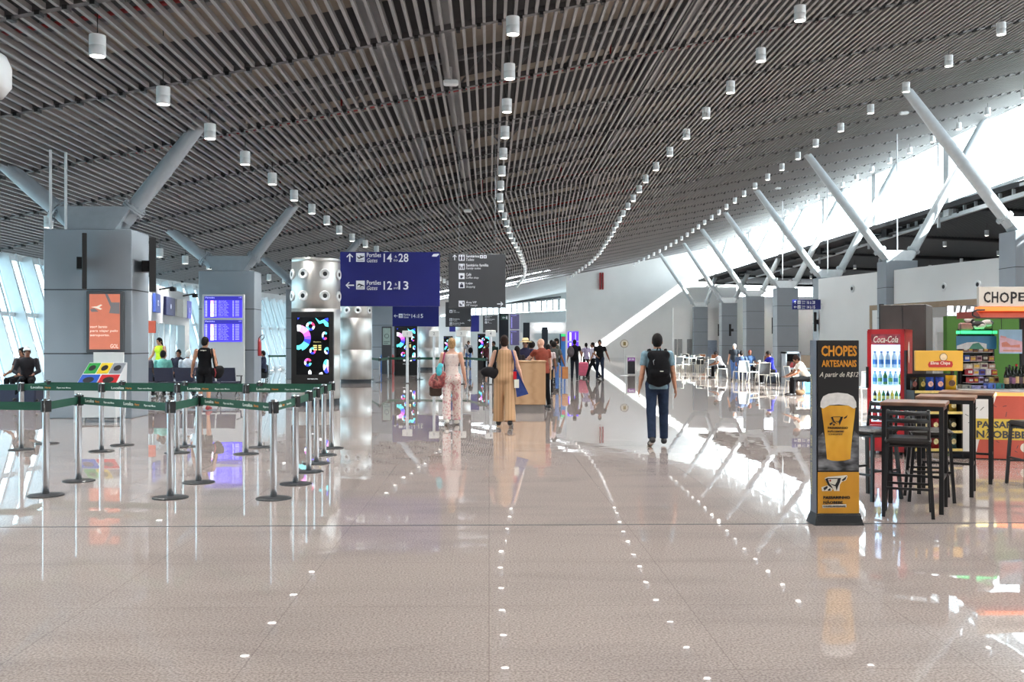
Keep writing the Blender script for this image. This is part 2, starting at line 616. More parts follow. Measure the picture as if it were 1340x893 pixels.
# --- white food court wall behind the first right column
wa, wb = P(1073, 450, 52.0), P(1323, 450, 38.5)
dirw = Vector((wb.x - wa.x, wb.y - wa.y, 0)).normalized()
wn = Vector((-dirw.y, dirw.x, 0))
if wn.x < 0: wn = -wn
ww = MB()
we = wa + dirw * 27
H_W = 5.0
# panel stops over the shop opening, right of the column
wo = P(1200, 450, 45.5)
to = (wo - Vector((wa.x, wa.y, wo.z))).dot(dirw)
def wall_piece(t0, t1, z0, z1, m=0, off=0, th=.25):
    c = Vector((wa.x, wa.y, 0)) + dirw * ((t0 + t1) / 2) + wn * (th / 2 - off)
    c.z = (z0 + z1) / 2
    ww.obox(c, dirw * (t1 - t0) / 2, wn * th / 2, Vector((0, 0, (z1 - z0) / 2)), m)
wall_piece(0, to, 0, H_W)
wall_piece(to, 27, 3.42, H_W)
wall_piece(to - 2.4, 27, 3.18, 3.42, 1, .02)
wall_piece(to - 2.4, to - 2.2, 0, 3.2, 1, .02)
c = Vector((wa.x + .02, wa.y, 0))
ww.box(wa.x, 46, wa.y, wa.y + .25, 0, H_W)
structure('wall_food_court', ww, [M['white'], mat('tan fascia', (158, 136, 112), .5)], 'white food court wall behind the columns on the right')
sb = MB()
c0 = Vector((wa.x, wa.y, 0)) + dirw * (to - .3) + wn * 5
sb.obox(c0 + dirw * 9 + ZA * 1.6, dirw * 10, wn * .1, ZA * 1.6)
structure('wall_shop_back', sb, M['greywall'])
# --- far walls
fw = MB()
XW = P(741, 450, 112).x
fw.box(XW, 46, 112, 112.4, 0, 6.9)
n = fw.add([(XW, 112, 6.9), (28, 112, 6.9), (28, 112, roof(28) + .4), (XW, 112, roof(XW) + .4)])
fw.face([n, n + 1, n + 2, n + 3])
n = fw.add([(XW + .4, 112.3, 0), (XW + 1.9, 127, 0), (XW + 1.9, 127, 10), (XW + .4, 112.3, 10)])  # hidden slanted side wall added to keep sun off the far left wall
fw.face([n, n + 1, n + 2, n + 3])
n = fw.add([(XW + .5, 112.3, 0), (XW + 2, 127, 0), (XW + 2, 127, 10), (XW + .5, 112.3, 10)])
fw.face([n + 3, n + 2, n + 1, n])
structure('wall_far', fw, M['white'], 'tall white end wall of the hall')
rb = MB()
for pa, pb_ in ((784.6, 786.4), (788, 789.9)):
    rb.box(P(pa, 370, 111.7).x, P(pb_, 370, 111.7).x, 111.7, 111.98, P(788, 379, 111.7).z, P(788, 357, 111.7).z)
o = rb.build('fire_riser', M['redpipe'])
props(o, 'red vertical pipe pair high on the white end wall', 'pipe')
fl = MB()
fz = lambda x: (6.39 + .109 * x, 5.36 + .056 * x)
XL = -14.0
n = fl.add([(XL, 126, 0), (XW + 1.9, 126, 0), (XW + 1.9, 126, fz(XW)[1]), (XL, 126, fz(XL)[1])])
fl.face([n, n + 1, n + 2, n + 3])
n = fl.add([(XL, 126, fz(XL)[0]), (XW + 1.9, 126, fz(XW)[0]), (XW + 1.9, 126, 10), (XL, 126, 6.2)])
fl.face([n, n + 1, n + 2, n + 3])
structure('wall_far_left', fl, M['greywall'], 'pale grey end wall under the far window strip')
ff, fp = MB(), MB()
x, j = XL, 0
while x < XW + 1.9:
    w = .2 if j % 5 else .34
    ff.box(x, x + w, 125.8, 126.1, fz(x)[1] - .05, fz(x)[0] + .05)
    x += .72 + (.18 if j % 5 == 0 else 0); j += 1
n = fp.add([(XL, 126.05, fz(XL)[1]), (XW + 1.9, 126.05, fz(XW)[1]), (XW + 1.9, 126.05, fz(XW)[0]), (XL, 126.05, fz(XL)[0])])
fp.face([n, n + 1, n + 2, n + 3])
f_ = ff.build('window_%d' % k, M['greywall']); f_['kind'] = 'structure'; f_['label'] = 'strip of tall narrow panes high on the far end wall'
fp.build('pane', M['glass'], f_)
so = MB()
n = so.add([(XL, 112, roof(XL) + .1), (XW + 1.9, 112, roof(XW) + .5), (XW + 1.9, 126.2, roof(XW) - .95), (XL, 126.2, roof(XL) - .95)])
so.face([n, n + 3, n + 2, n + 1])
so.bar((XL, 125.9, fz(XL)[0] + .12), (XW + .4, 125.9, fz(XW)[0] + .16), .2, .22, m=1)
so.bar((XL, 112.6, roof(XL) + .75), (XW + 1.9, 112.6, roof(XW + 1.9) + .75), .2, 1.5, (0, 1, 0))
structure('ceiling.003', so, [M['greywall'], M['purlin']], 'plain grey soffit beyond the end of the slats')
# food court back wall with its doors
fb = MB()
XB = P(897, 450, 105).x
fb.box(P(881, 450, 105).x, 46, 105, 105.3, 0, 5.35)
structure('wall_rear_right', fb, M['white'], 'white rear wall of the food court')
DG = mat('grey door paint', (150, 152, 153), .5)
DB = mat('blue grey door paint', (148, 164, 184), .4)
for i, (a, b_, t, mm) in enumerate(((882.5, 885.5, 444, DG), (887.5, 892.5, 444, DG), (899, 905, 444, DG), (926, 938, 445.5, DB))):
    d_ = MB()
    x0, x1 = P(a, 450, 104.9).x, P(b_, 450, 104.9).x
    d_.bbox(x0, x1, 104.86, 105.0, 0, P(a, t, 104.9).z, .02)
    o = d_.build('door_%d' % (i + 1), mm); o['kind'] = 'structure'
    h = MB(); h.box(x0 + .12, x0 + .16, 104.8, 104.87, .95, 1.15); h.build('handle', M['chrome'], o)

# --- outside
og = MB()
og.box(-260, -15.9, -60, 260, -4.3, -4)
structure('ground_apron', og, mat('concrete apron', (188, 190, 188), .9, noise=.06, scale=.1))
ob = MB()
ob.box(-60, -46, -30, 190, -4, 5.6)
for y in range(-28, 190, 6):
    ob.box(-46, -45.9, y, y + .3, -4, 5.6, 1)
ob.box(-46, -45.9, -30, 190, 2.3, 2.5, 1)
structure('exterior_terminal', ob, [mat('pale blue facade', (186, 208, 218), .6, noise=.03, scale=.3), M['whitesteel']], 'pale building outside the left windows')

# ================================================================ columns with forked arms
def forked_column(label, px, y, w, dep, h, offs, tube_r, crown=(.9, .55), mats=('panelgrey', 'armgrey'), left_edge=False, seams=(1.37, 2.72), group=None):
    c = P(px, 450, y)
    x0 = c.x - (0 if left_edge else w / 2)
    loc = Vector((x0 + w / 2, y + dep / 2, 0))
    r = thing('forked_column', label, 'column', loc, 0, group, 'thing')
    b = MB()
    zs = [0] + [z for z in seams] + [h]
    b.bbox(-w / 2, w / 2, -dep / 2, dep / 2, 0, h, .015)
    for z in seams:
        b.box(-w / 2 - .004, w / 2 + .004, -dep / 2 - .004, dep / 2 + .004, z - .012, z + .012, 1)
    b.build('shaft', [M[mats[0]], M['seam']], r)
    cw, ch = crown
    cr = MB()
    k = .5
    lo = cr.add([(-cw * .62, -k * dep * .7, h), (cw * .62, -k * dep * .7, h), (cw * .62, k * dep * .7, h), (-cw * .62, k * dep * .7, h)])
    hi = cr.add([(-cw, -k * dep * .45, h + ch), (cw, -k * dep * .45, h + ch), (cw, k * dep * .45, h + ch), (-cw, k * dep * .45, h + ch)])
    for i in range(4):
        j = (i + 1) % 4
        cr.face([lo + i, lo + j, hi + j, hi + i])
    cr.face([hi, hi + 1, hi + 2, hi + 3])
    cr.build('crown', M[mats[1]], r)
    for sx, dx in offs:
        p0 = Vector((sx * cw * .72, 0, h + ch * .45))
        tipx = loc.x + dx
        p1 = Vector((dx, 0, roof(tipx) + .25))
        d = (p1 - p0).normalized()
        a = MB()
        a.lathe([(tube_r * .98, 0), (tube_r, .9), (tube_r, (p1 - p0).length * .5), (tube_r * .78, (p1 - p0).length)], p0, 16, 0, d)
        arm = a.build('arm', M[mats[1]], r)
        f = MB()
        q = p0 + d * .34
        f.cyl(q - d * .05, q - d * .01, tube_r * 1.42, n=18)
        f.cyl(q + d * .01, q + d * .05, tube_r * 1.42, n=18)
        x, yv, _ = frame_from(d)
        for i in range(10):
            t = 2 * PI * i / 10
            e = q + (x * math.cos(t) + yv * math.sin(t)) * tube_r * 1.22
            f.cyl(e - d * .09, e + d * .09, .022, n=6)
        f.build('flange', M[mats[1]], arm)
    return r, loc

LEFTC = []
r, l1 = forked_column('nearest grey square column on the left with an orange advert on its face', 57, 21.2, 1.84, 1.05, 4.0, ((-1, -2.15), (1, 2.3)), .18, (.8, .52), left_edge=True); LEFTC.append(l1)
r, l2 = forked_column('second grey column on the left, carrying the blue flight board', 260, 33.0, 1.82, 1.0, 3.98, ((-1, -2.2), (1, 2.3)), .18, (.8, .52), left_edge=True); LEFTC.append(l2)
r, l3 = forked_column('third grey column on the left, half hidden behind the nearest steel cylinder', 374, 44.6, 1.8, 1.0, 4.0, ((-1, -2.2), (1, 2.6)), .18, (.8, .52), left_edge=True)
r, l4 = forked_column('fourth grey column on the left, behind the far steel cylinders and the map board', 487, 62, 1.9, 1.0, 4.0, ((-1, -2.2), (1, 2.6)), .18, (.8, .52), left_edge=True)
RD = [33.5, 45.8, 57.8, 68.4, 80.4, 93.8, 104]
RP = [1357, 1180.5, 1088, 1031, 988.4, 954.6, 917]
RL = ['grey column cut by the right edge of the photo, above the snack kiosk',
      'grey forked column in front of the white food court wall, behind the dark cabinet',
      'forked column half hidden behind the left end of the white food court wall',
      'grey forked column behind the rubbish cabinet in the food court',
      'grey forked column right of the standing man in the food court',
      'grey forked column directly behind the standing man in the food court',
      'smallest and farthest grey forked column, just left of the grey doors']
RLOC = []
for i in range(7):
    w = 1.48
    r, l = forked_column(RL[i], RP[i] , RD[i], w, 1.1 if i < 6 else .6, 5.45, ((-1, -4.4), (1, 4.3 if i != 6 else 3.0)), .21, (.85, .5), ('panelgrey', 'armwhite'), seams=(1.4, 2.8, 4.2))
    RLOC.append(l)
# ================================================================ pendant downlights
M['lampwhite'] = mat('white lamp housing', (232, 235, 236), .4, noise=.02)
M['lampglow'] = mat('lit diffuser', (255, 250, 240), .4, emit=9, noise=0)
rows = [(-11.6, 'in the row nearest the left windows', 20.6), (-5.75, 'in the row passing over the left columns', 11.8), (.42, 'in the row curving down the middle of the hall', 14.6),
        (6.4, 'in the second row right of the middle', 17.4), (13.3, 'in the row over the tips of the right column arms', 22.6), (20.7, 'in the row nearest the high right windows', 29.2)]
proto = None
for u, where, ys_ in rows:
    y = ys_
    while y < 109:
        x = u + bend(y)
        z = roof(x) - .5
        if proto is None:
            proto = thing('pendant_downlight', 'l', 'ceiling light')
            h = MB()
            h.lathe([(.0, .31), (.118, .31), (.118, .16)], n=18, sharp=True)
            h.lathe([(.118, .16), (.113, .157), (.113, .152), (.118, .149), (.118, .02), (.108, .0)], n=18)
            h.lathe([(.108, .0), (.1, .03)], n=18)
            h.build('housing', M['lampwhite'], proto)
            g = MB(); g.cyl((0, 0, .012), (0, 0, .022), .105, n=18)
            g.build('diffuser', M['lampglow'], proto)
            c_ = MB(); c_.cyl((0, 0, .3), (0, 0, 1.4), .008, n=6)
            c_.build('hanger', M['blackmetal'], proto)
            o = proto
        else:
            o = copy_tree(proto)
        o.location = (x, y, z)
        o['label'] = 'small white cylindrical downlight ' + where
        o['group'] = 'downlights ' + where
        y += 2.95
# downlights of the side hall under the low roof
for x in (26.5, 32.5):
    for y in range(30, 104, 6):
        o = copy_tree(proto)
        o.location = (x + bend(y), y, 7.5)
        o['label'] = 'small white downlight under the low dark roof on the right'
        o['group'] = 'downlights of the side hall'
# thin hanging rods and detectors
for i, (px, py0, py1, y, lab) in enumerate(((86, 300, 222, 21.0, 'thin bright rod rising beside the left arm of the nearest column'), (66, 300, 214, 20.6, 'thin grey rod standing left of the nearest column crown'),
                                      (1174, 330, 175, 45.2, 'thin pale rod rising from the forked column by the white wall'), (1083, 358, 240, 57, 'thin pale rod rising behind the left end of the white wall'),
                                      (1024, 366, 268, 68, 'thin pale rod above the column behind the rubbish cabinet'))):
    a, b_ = P(px, py0, y), P(px, py1, y)
    m_ = MB(); m_.cyl(a, (a.x, a.y, max(b_.z, roof(a.x) - .1)), .03, n=8)
    o = m_.build('hanging_rod', M['whitesteel']); props(o, lab, 'rod')
for i, (px, py) in enumerate(((590, 112), (612, 278), (1183, 150), (1018, 248))):
    rr = ray(px, py); t = (7.45 - CAMZ - .12) / (rr.z - .2 * rr.x); q = CAM + rr * t
    m_ = MB(); m_.bbox(q.x - .16, q.x + .16, q.y - .1, q.y + .1, q.z, q.z + .12, .03); m_.cyl(q + ZA * .1, q + ZA * .4, .03, n=8)
    o = m_.build('ceiling_speaker', M['lampwhite'])
    props(o, ['small white box under the slats left of the middle light row', 'small white box under the slats above the grey sign', 'small white box under the slats between the right arms', 'tiny white box under the slats near the far right arms'][i], 'speaker')
lo_ = MB()
q = P(0, 95, 7.5)
lo_.lathe([(0, .03), (.15, .03), (.2, 0), (.235, -.08), (.235, -.22), (.18, -.3), (0, -.3)], q + Vector((-.17, 0, .13)), 24)
lo_.cyl(q + Vector((-.17, 0, .15)), q + Vector((-.17, 0, roof(q.x) - q.z + .1)), .02, n=8)
o = lo_.build('dome_fixture', M['lampwhite']); props(o, 'rounded white ceiling fixture cut by the left edge of the photo', 'ceiling light')

# ================================================================ queue posts and belts
M['belt'] = mat('green belt webbing', (12, 74, 56), .7, noise=.08, scale=60)
M['beltwhite'] = mat('white print', (226, 234, 228), .6, noise=0)
M['beltorange'] = mat('orange print', (214, 130, 40), .6, noise=0)
M['base'] = mat('black rubber base', (30, 31, 33), .5, noise=.05)
def post_at(px, py):
    return G(px, py)
POST = {}
post_proto = None
def queue_post(key, px, py, label, group):
    global post_proto
    p = G(px, py)
    if post_proto is None:
        r = thing('queue_post', label, 'queue barrier', p, 0, group)
        a = MB(); a.lathe([(.03, .012), (.034, .02), (.034, .86), (.0345, .865)], n=18); a.build('pole', M['chrome'], r)
        b = MB(); b.lathe([(0, .022), (.06, .022), (.165, .014), (.18, .008), (.18, 0)], n=32); b.build('base', M['base'], r)
        h = MB(); h.lathe([(.0345, .865), (.036, .87), (.036, 1.0), (.03, 1.008), (0, 1.008)], n=18); h.build('belt_head', M['chrome'], r)
        s = MB()
        for k in range(4):
            t = PI / 4 + k * PI / 2
            s.obox((.034 * math.cos(t), .034 * math.sin(t), .93), (.014 * math.cos(t), .014 * math.sin(t), 0), (-.02 * math.sin(t), .02 * math.cos(t), 0), (0, 0, .06))
        s.build('belt_clip', M['black'], r)
        post_proto = r
    else:
        r = post_proto.copy(); COL.objects.link(r)
        for ch in post_proto.children:
            if ch.data.name.split('.')[0] in ('pole', 'base', 'belt_head', 'belt_clip'):
                copy_tree(ch, r)
        r.location = p
        r['label'] = label; r['group'] = group
    POST[key] = (r, p)
g1, g2 = 'queue posts of the near zigzag', 'queue posts of the rear zigzag'
queue_post('A0', 60, 649, 'silver queue post nearest the left edge in the front row', g1)
queue_post('A1', 223, 652, 'middle silver queue post of the three in the front row', g1)
queue_post('A2', 358, 653, 'silver queue post at the right corner of the front row', g1)
queue_post('B0', 103, 630, 'silver queue post just behind and right of the leftmost front post', g1)
queue_post('B1', 260, 632, 'silver queue post just behind and right of the middle front post', g1)
queue_post('B2', 387, 634, 'silver queue post just behind the front right corner post', g1)
queue_post('C', 404, 618, 'third silver queue post going back along the right end of the queue', g1)
queue_post('D', 414, 607, 'fourth silver queue post going back along the right end of the queue', g1)
queue_post('E0', 28, 589, 'silver queue post at far left of the third row', g2)
queue_post('E1', 133, 591, 'silver queue post below the recycling bins, third row', g2)
queue_post('E2', 232, 593, 'silver queue post of the third row seen behind the middle front post', g2)
queue_post('E3', 322, 594.6, 'silver queue post of the third row below the flight board', g2)
queue_post('E4', 424, 596, 'fifth silver queue post going back along the right end of the queue', g2)
queue_post('F0', 62, 581, 'silver queue post at far left of the rearmost row', g2)
queue_post('F1', 160, 583, 'silver queue post of the rearmost row beside the recycling bins', g2)
queue_post('F2', 242, 585, 'silver queue post of the rearmost row left of the man in the black tank top', g2)
queue_post('F3', 340, 586, 'silver queue post of the rearmost row right of the flight board', g2)
queue_post('F4', 434, 587, 'last silver queue post going back along the right end of the queue', g2)
def belt(k0, to, words=True, w=.085, z=.93):
    r, p = POST[k0]
    q = POST[to][1] if isinstance(to, str) else Vector(to)
    d = q - p; d.z = 0
    L_ = d.length; d.normalize()
    n = Vector((-d.y, d.x, 0))
    if n.y > 0: n = -n
    # the letters sit on the camera side
    xd = d if d.x > 0 else -d
    a, b_ = d * .036, d * (L_ - .036)
    m = MB()
    m.obox((a + b_) / 2 + ZA * z, d * (L_ - .072) / 2, n * .0018, ZA * w / 2)
    o = m.build('belt', M['belt'], r)
    if words and L_ > .5:
        t = MB()
        side = xd.cross(ZA)
        start = (a if d.x > 0 else b_) + side * .0025
        pos = .12
        first = True
        while pos < L_ - .62:
            letter(t, 'Localiza', start + xd * pos + ZA * (z - .014), xd, ZA, .2, .034, 0, 0, .015, .0012)
            letter(t, 'Hertz', start + xd * (pos + .225) + ZA * (z - .012), xd, ZA, .1, .026, 1, .15, .012, .0012)
            letter(t, 'Fique mais Meoo.', start + xd * (pos + .42) + ZA * (z - .018), xd, ZA, .23, .028, 0, .1, .008, .0012)
            pos += .85
        if t.v: t.build('belt_lettering', [M['beltwhite'], M['beltorange']], o)
        elif L_ > .5:
            letter(t, 'Localiza', start + xd * .1 + ZA * (z - .014), xd, ZA, .2, .034, 0, 0, .015, .0012)
            letter(t, 'Hertz', start + xd * .325 + ZA * (z - .012), xd, ZA, .1, .026, 1, .15, .012, .0012)
            t.build('belt_lettering', [M['beltwhite'], M['beltorange']], o)
off = G(-120, 645)
belt('A0', off)
for a, b_ in (('A0', 'B0'), ('B0', 'A1'), ('A1', 'B1'), ('B1', 'A2'), ('A2', 'B2'), ('B2', 'C'), ('C', 'D'), ('D', 'E4'), ('E4', 'F4')):
    belt(a, b_)
belt('E0', G(-90, 588))
for a, b_ in (('E0', 'E1'), ('E1', 'E2'), ('E2', 'E3'), ('E3', 'E4')): belt(a, b_)
belt('F0', 'E0', False)
for a, b_ in (('F0', 'F1'), ('F1', 'F2'), ('F2', 'F3'), ('F3', 'F4')): belt(a, b_, False)
# far queue
g3 = 'queue posts at the boarding queue in the middle distance'
queue_post('N0', 497, 501, 'distant silver queue post right of the far steel cylinder', g3)
queue_post('N1', 508, 497, 'distant silver queue post below the map board', g3)
queue_post('N2', 549, 497, 'distant silver queue post right of the lit advert totem', g3)
queue_post('N3', 612, 497, 'distant silver queue post between the two walking women', g3)
queue_post('N4', 637, 501, 'distant silver queue post just left of the woman in the striped jumpsuit', g3)
queue_post('N5', 485, 497, 'distant silver queue post at the foot of the far steel cylinder', g3)
queue_post('Q0', 352, 490, 'distant silver queue post seen left of the lit advert column', 'queue posts by the far left gate')
queue_post('Q1', 377, 489, 'distant silver queue post hard by the lit advert column', 'queue posts by the far left gate')
for a, b_ in (('N5', 'N0'), ('N0', 'N1'), ('N1', 'N2'), ('N2', 'N3'), ('N3', 'N4'), ('Q0', 'Q1')): belt(a, b_, False, .1)
# tall posts with a placard
M['placard'] = mat('white placard', (226, 227, 225), .5, noise=.02)
for i, (px, py, lab) in enumerate(((533, 502, 'first from the left, in front of the lit advert totem'), (568, 503, 'second from the left, left of the woman in pink'),
                              (603.5, 503, 'third from the left, behind the woman in pink'), (642, 503.5, 'fourth from the left, beside the woman in the striped jumpsuit'))):
    p = G(px, py)
    r = thing('placard_stand', 'tall placard post, ' + lab, 'sign stand', p, 0, 'tall placard posts in the middle distance')
    a = MB(); a.cyl((0, 0, .01), (0, 0, 1.85), .055, n=14); a.build('pole', M['whitesteel'], r)
    a = MB(); a.lathe([(0, .03), (.08, .03), (.2, .012), (.2, 0)], n=24); a.build('base', M['base'], r)
    a = MB(); a.bbox(-.2, .2, -.03, .03, 1.84, 2.1, .02)
    bo = a.build('placard', M['placard'], r)
    t = MB(); letter(t, str(i + 1), (0, -.032, 1.92), XA, ZA, None, .11, 0, 0, .01, .002, 'C'); t.build('numeral', mat('grey print', (120, 124, 128), .6, noise=0), bo)

# ================================================================ hanging signs
M['signblue'] = mat('deep blue sign face', (28, 36, 118), .4, noise=.03, scale=2)
M['signgrey'] = mat('charcoal sign face', (66, 69, 73), .45, noise=.03, scale=2)
M['signwhite'] = mat('white sign print', (228, 233, 240), .5, noise=0, emit=.12)
M['signdark'] = mat('dark pictogram print', (36, 40, 60), .5, noise=0)

class Board:
    """a flat board facing down the hall; drawing is laid out in photo pixels on its face"""
    def __init__(s, name, label, cat, x0, x1, y0, y1, d, mface, mframe=None, t=.1, group=None, rods=True, part='panel', bevel=.012):
        s.d = d
        a, b_ = P(x0, y1, d), P(x1, y0, d)
        s.a = a
        s.loc = Vector(((a.x + b_.x) / 2, d, 0))
        s.r = thing(name, label, cat, s.loc, 0, group)
        m = MB(); m.bbox(a.x - s.loc.x, b_.x - s.loc.x, 0, t, a.z, b_.z, bevel)
        s.o = m.build(part, mface, s.r)
        if rods:
            w = b_.x - a.x
            for f in (.18, .82):
                x = a.x + w * f
                q = MB(); q.cyl((x - s.loc.x, t / 2, b_.z), (x - s.loc.x, t / 2, roof(x) + .2), .009, n=6)
                q.build('hanging_rod', M['beam'], s.r)
    def pt(s, px, py, off=.002):
        q = P(px, py, s.d)
        return Vector((q.x - s.loc.x, -off, q.z))
    def box(s, mb, x0, x1, y0, y1, m=0, t=.004, off=0):
        a, b_ = s.pt(x0, y1), s.pt(x1, y0)
        mb.box(a.x, b_.x, -t - off, -off, a.z, b_.z, m)
    def text(s, mb, st, x0, x1, y0, y1, m=0, shear=0, bold=.0, off=.001):
        a, b_ = s.pt(x0, y1), s.pt(x1, y0)
        letter(mb, st, (a.x, -off, a.z), XA, ZA, b_.x - a.x, b_.z - a.z, m, shear, bold, .003)
    def poly(s, mb, pts, m=0, off=.001, t=.003):
        mb.prism([(s.pt(*p).x, s.pt(*p).z) for p in pts], (0, -off, 0), XA, ZA, t, m)
    def arrow(s, mb, cx, cy, r, ang, m=0, w=.2):
        """arrow pointing up turned by ang, drawn in pixels"""
        c_, s_ = math.cos(ang), math.sin(ang)
        shp = [(-w / 2, -1), (w / 2, -1), (w / 2, .55), (.62, .02), (.78, .2), (0, 1), (-.78, .2), (-.62, .02), (-w / 2, .55)]
        s.poly(mb, [(cx + r * (x * c_ - y * s_), cy - r * (x * s_ + y * c_)) for x, y in shp], m)
    def plane_icon(s, mb, x0, x1, y0, y1, m=1, up=True):
        w, h = x1 - x0, y1 - y0
        k = 1 if up else -1
        f = lambda x, y: (x0 + w * x, (y0 + y1) / 2 + k * h * (y - .5))
        s.poly(mb, [f(*p) for p in ((.08, .32), (.2, .4), (.32, .52), (.85, .34), (.95, .38), (.9, .46), (.4, .66), (.22, .64))], m, .005, .002)
        s.poly(mb, [f(*p) for p in ((.36, .3), (.5, .28), (.72, .42), (.6, .48))], m, .0052, .002)
        s.box(mb, *((x0 + w * .12, x0 + w * .88)), y0 + h * .8, y0 + h * .86, m, .002, .005)

def gates_row(B, y, k, big, small, arrow, x=0):
    """one line of a gate sign: arrow, pictogram, words and two numbers; y is the top in photo pixels, k the scale"""
    t = MB()
    B.arrow(t, 457.7 * 1 + x if k == 1 else x + 12.7 * k, y + 6 * k, 5.6 * k, arrow, 0, .3)
    X = (x + 0) if k == 1 else x - 445 * k
    f = lambda v: X + v * k if k != 1 else x + v
    B.box(t, f(466), f(477.3), y, y + 11.5 * k)
    B.plane_icon(t, f(466), f(477.3), y, y + 11.5 * k, 1, arrow == 0)
    B.text(t, 'Portões', f(480), f(498.5), y - .3 * k, y + 5.4 * k, 0, 0, .01)
    B.text(t, 'Gates', f(480), f(494), y + 6.8 * k, y + 12.2 * k, 0, .25)
    B.text(t, big[0], f(502), f(513), y + .7 * k, y + 11.8 * k, 0, 0, .012)
    B.text(t, 'à', f(516.6), f(519.4), y + 3 * k, y + 6 * k)
    B.text(t, small, f(515), f(520.6), y + 8 * k, y + 11 * k, 0, .2)
    B.text(t, big[1], f(521.5), f(534.5), y + .7 * k, y + 11.8 * k, 0, 0, .012)
    t.build('lettering', [M['signwhite'], M['signdark']], B.o)

B = Board('gate_sign', 'large deep blue hanging gate sign reading 14 à 28 and 12 à 13', 'sign', 445, 575.5, 330, 401, 27.0, M['signblue'], group='blue gate signs')
gates_row(B, 331.3, 1, ('14', '28'), 'to', 0)
gates_row(B, 367.5, 1, ('12', '13'), 'and', PI / 2)
t = MB()
B.poly(t, [(565, 335.5), (567, 332.6), (574, 332), (574.4, 333.5), (571.5, 336), (566, 336)])
t.build('emblem', M['signwhite'], B.o)
k2 = 27.0 / 58.0
B = Board('gate_sign', 'smaller blue gate sign reading 14 à 15, hanging behind the large one', 'sign', 513.5, 574.3, 393, 427.5, 58.0, M['signblue'], group='blue gate signs')
gates_row(B, 410.8, k2, ('14', '15'), 'to', PI / 2, 512)
B = Board('gate_sign', 'blank blue sign edge showing behind the smaller charcoal sign', 'sign', 588, 627, 413, 434.3, 82.0, M['signblue'], group='blue gate signs')

def service_rows(B, rows_, X0, k):
    t = MB()
    for y, pt_, en, icon in rows_:
        B.box(t, X0, X0 + 7.8 * k, y, y + 7.8 * k)
        f = lambda a, b_: (X0 + 7.8 * k * a, y + 7.8 * k * b_)
        if icon == 'wc':
            for c in (.27, .73):
                B.poly(t, [f(c - .16, .3), f(c + .16, .3), f(c + .12, .9), f(c - .12, .9)], 1, .005, .002)
                B.poly(t, [f(c - .08, .08), f(c + .08, .08), f(c + .08, .24), f(c - .08, .24)], 1, .005, .002)
        elif icon == 'family':
            for c, h in ((.2, .2), (.5, .45), (.8, .2)):
                B.poly(t, [f(c - .12, h + .12), f(c + .12, h + .12), f(c + .08, .9), f(c - .08, .9)], 1, .005, .002)
                B.poly(t, [f(c - .06, h - .08), f(c + .06, h - .08), f(c + .06, h + .06), f(c - .06, h + .06)], 1, .005, .002)
        elif icon == 'cup':
            B.poly(t, [f(.25, .4), f(.65, .4), f(.6, .85), f(.3, .85)], 1, .005, .002)
            B.poly(t, [f(.65, .48), f(.8, .5), f(.78, .68), f(.64, .68)], 1, .005, .002)
        elif icon == 'bag':
            B.poly(t, [f(.25, .38), f(.75, .38), f(.8, .88), f(.2, .88)], 1, .005, .002)
            B.poly(t, [f(.38, .16), f(.62, .16), f(.62, .34), f(.38, .34)], 1, .005, .002)
        else:
            B.poly(t, [f(.15, .45), f(.3, .45), f(.34, .65), f(.6, .65), f(.6, .85), f(.15, .85)], 1, .005, .002)
            B.poly(t, [f(.65, .2), f(.85, .2), f(.85, .5), f(.65, .5)], 1, .005, .002)
        w = len(pt_) * 1.72 * k
        B.text(t, pt_, X0 + 9.6 * k, X0 + 9.6 * k + w, y, y + 3.5 * k, 0, 0, .01)
        w = len(en) * 1.5 * k
        B.text(t, en, X0 + 9.6 * k, X0 + 9.6 * k + w, y + 4.6 * k, y + 8 * k, 0, .2)
    return t
B = Board('service_sign', 'large charcoal hanging sign listing toilets, café, shops and VIP lounge', 'sign', 587, 661.5, 332.5, 403, 27.4, M['signgrey'], group='charcoal service signs')
t = service_rows(B, ((333.6, 'Sanitários', 'Toilets', 'wc'), (345.4, 'Sanitário família', 'Family toilet', 'family'), (357.6, 'Café', 'Coffee shop', 'cup'), (369.4, 'Lojas', 'Shopping', 'bag'), (393.7, 'Área VIP', 'VIP lounge', 'seat')), 600.2, 1)
B.arrow(t, 595, 337, 3.6, 0, 0, .3)
B.arrow(t, 654.6, 398, 4, -PI / 2, 0, .3)
for x in (628, 632.8):
    B.box(t, x, x + 4, 334.2, 338.2)
    B.poly(t, [(x + 1, 335.4), (x + 3, 335.4), (x + 2.6, 337.4), (x + 1.4, 337.4)], 1, .005, .002)
t.build('lettering', [M['signwhite'], M['signdark']], B.o)
B = Board('service_sign', 'second charcoal sign hanging behind and below the large charcoal one', 'sign', 583, 616.6, 395.5, 428, 58.0, M['signgrey'], group='charcoal service signs')
t = service_rows(B, ((405.8, 'Café', 'Coffee shop', 'cup'), (416.8, 'Sanitários', 'Toilets', 'wc'), (422.2, 'Sanitário família', 'Family toilet', 'family')), 588.2, .5)
B.arrow(t, 614, 419.4, 2, -PI / 2, 0, .3)
t.build('lettering', [M['signwhite'], M['signdark']], B.o)
B = Board('service_sign', 'smallest charcoal sign, hanging left of the tall dark exit tower', 'sign', 632, 651, 413, 435.5, 82.0, M['signgrey'], group='charcoal service signs')
t = service_rows(B, ((413.6, 'Sanitários', 'Toilets', 'wc'), (417.4, 'Sanitário família', 'Family toilet', 'family'), (421, 'Café', 'Coffee shop', 'cup')), 634.6, .33)
t.build('lettering', [M['signwhite'], M['signdark']], B.o)
B = Board('gate_sign', 'small blue two-line gate sign fixed to the left end of the white food court wall', 'sign', 1037, 1074, 392.3, 405.2, 51.6, M['signblue'], rods=False, t=.15)
t = MB()
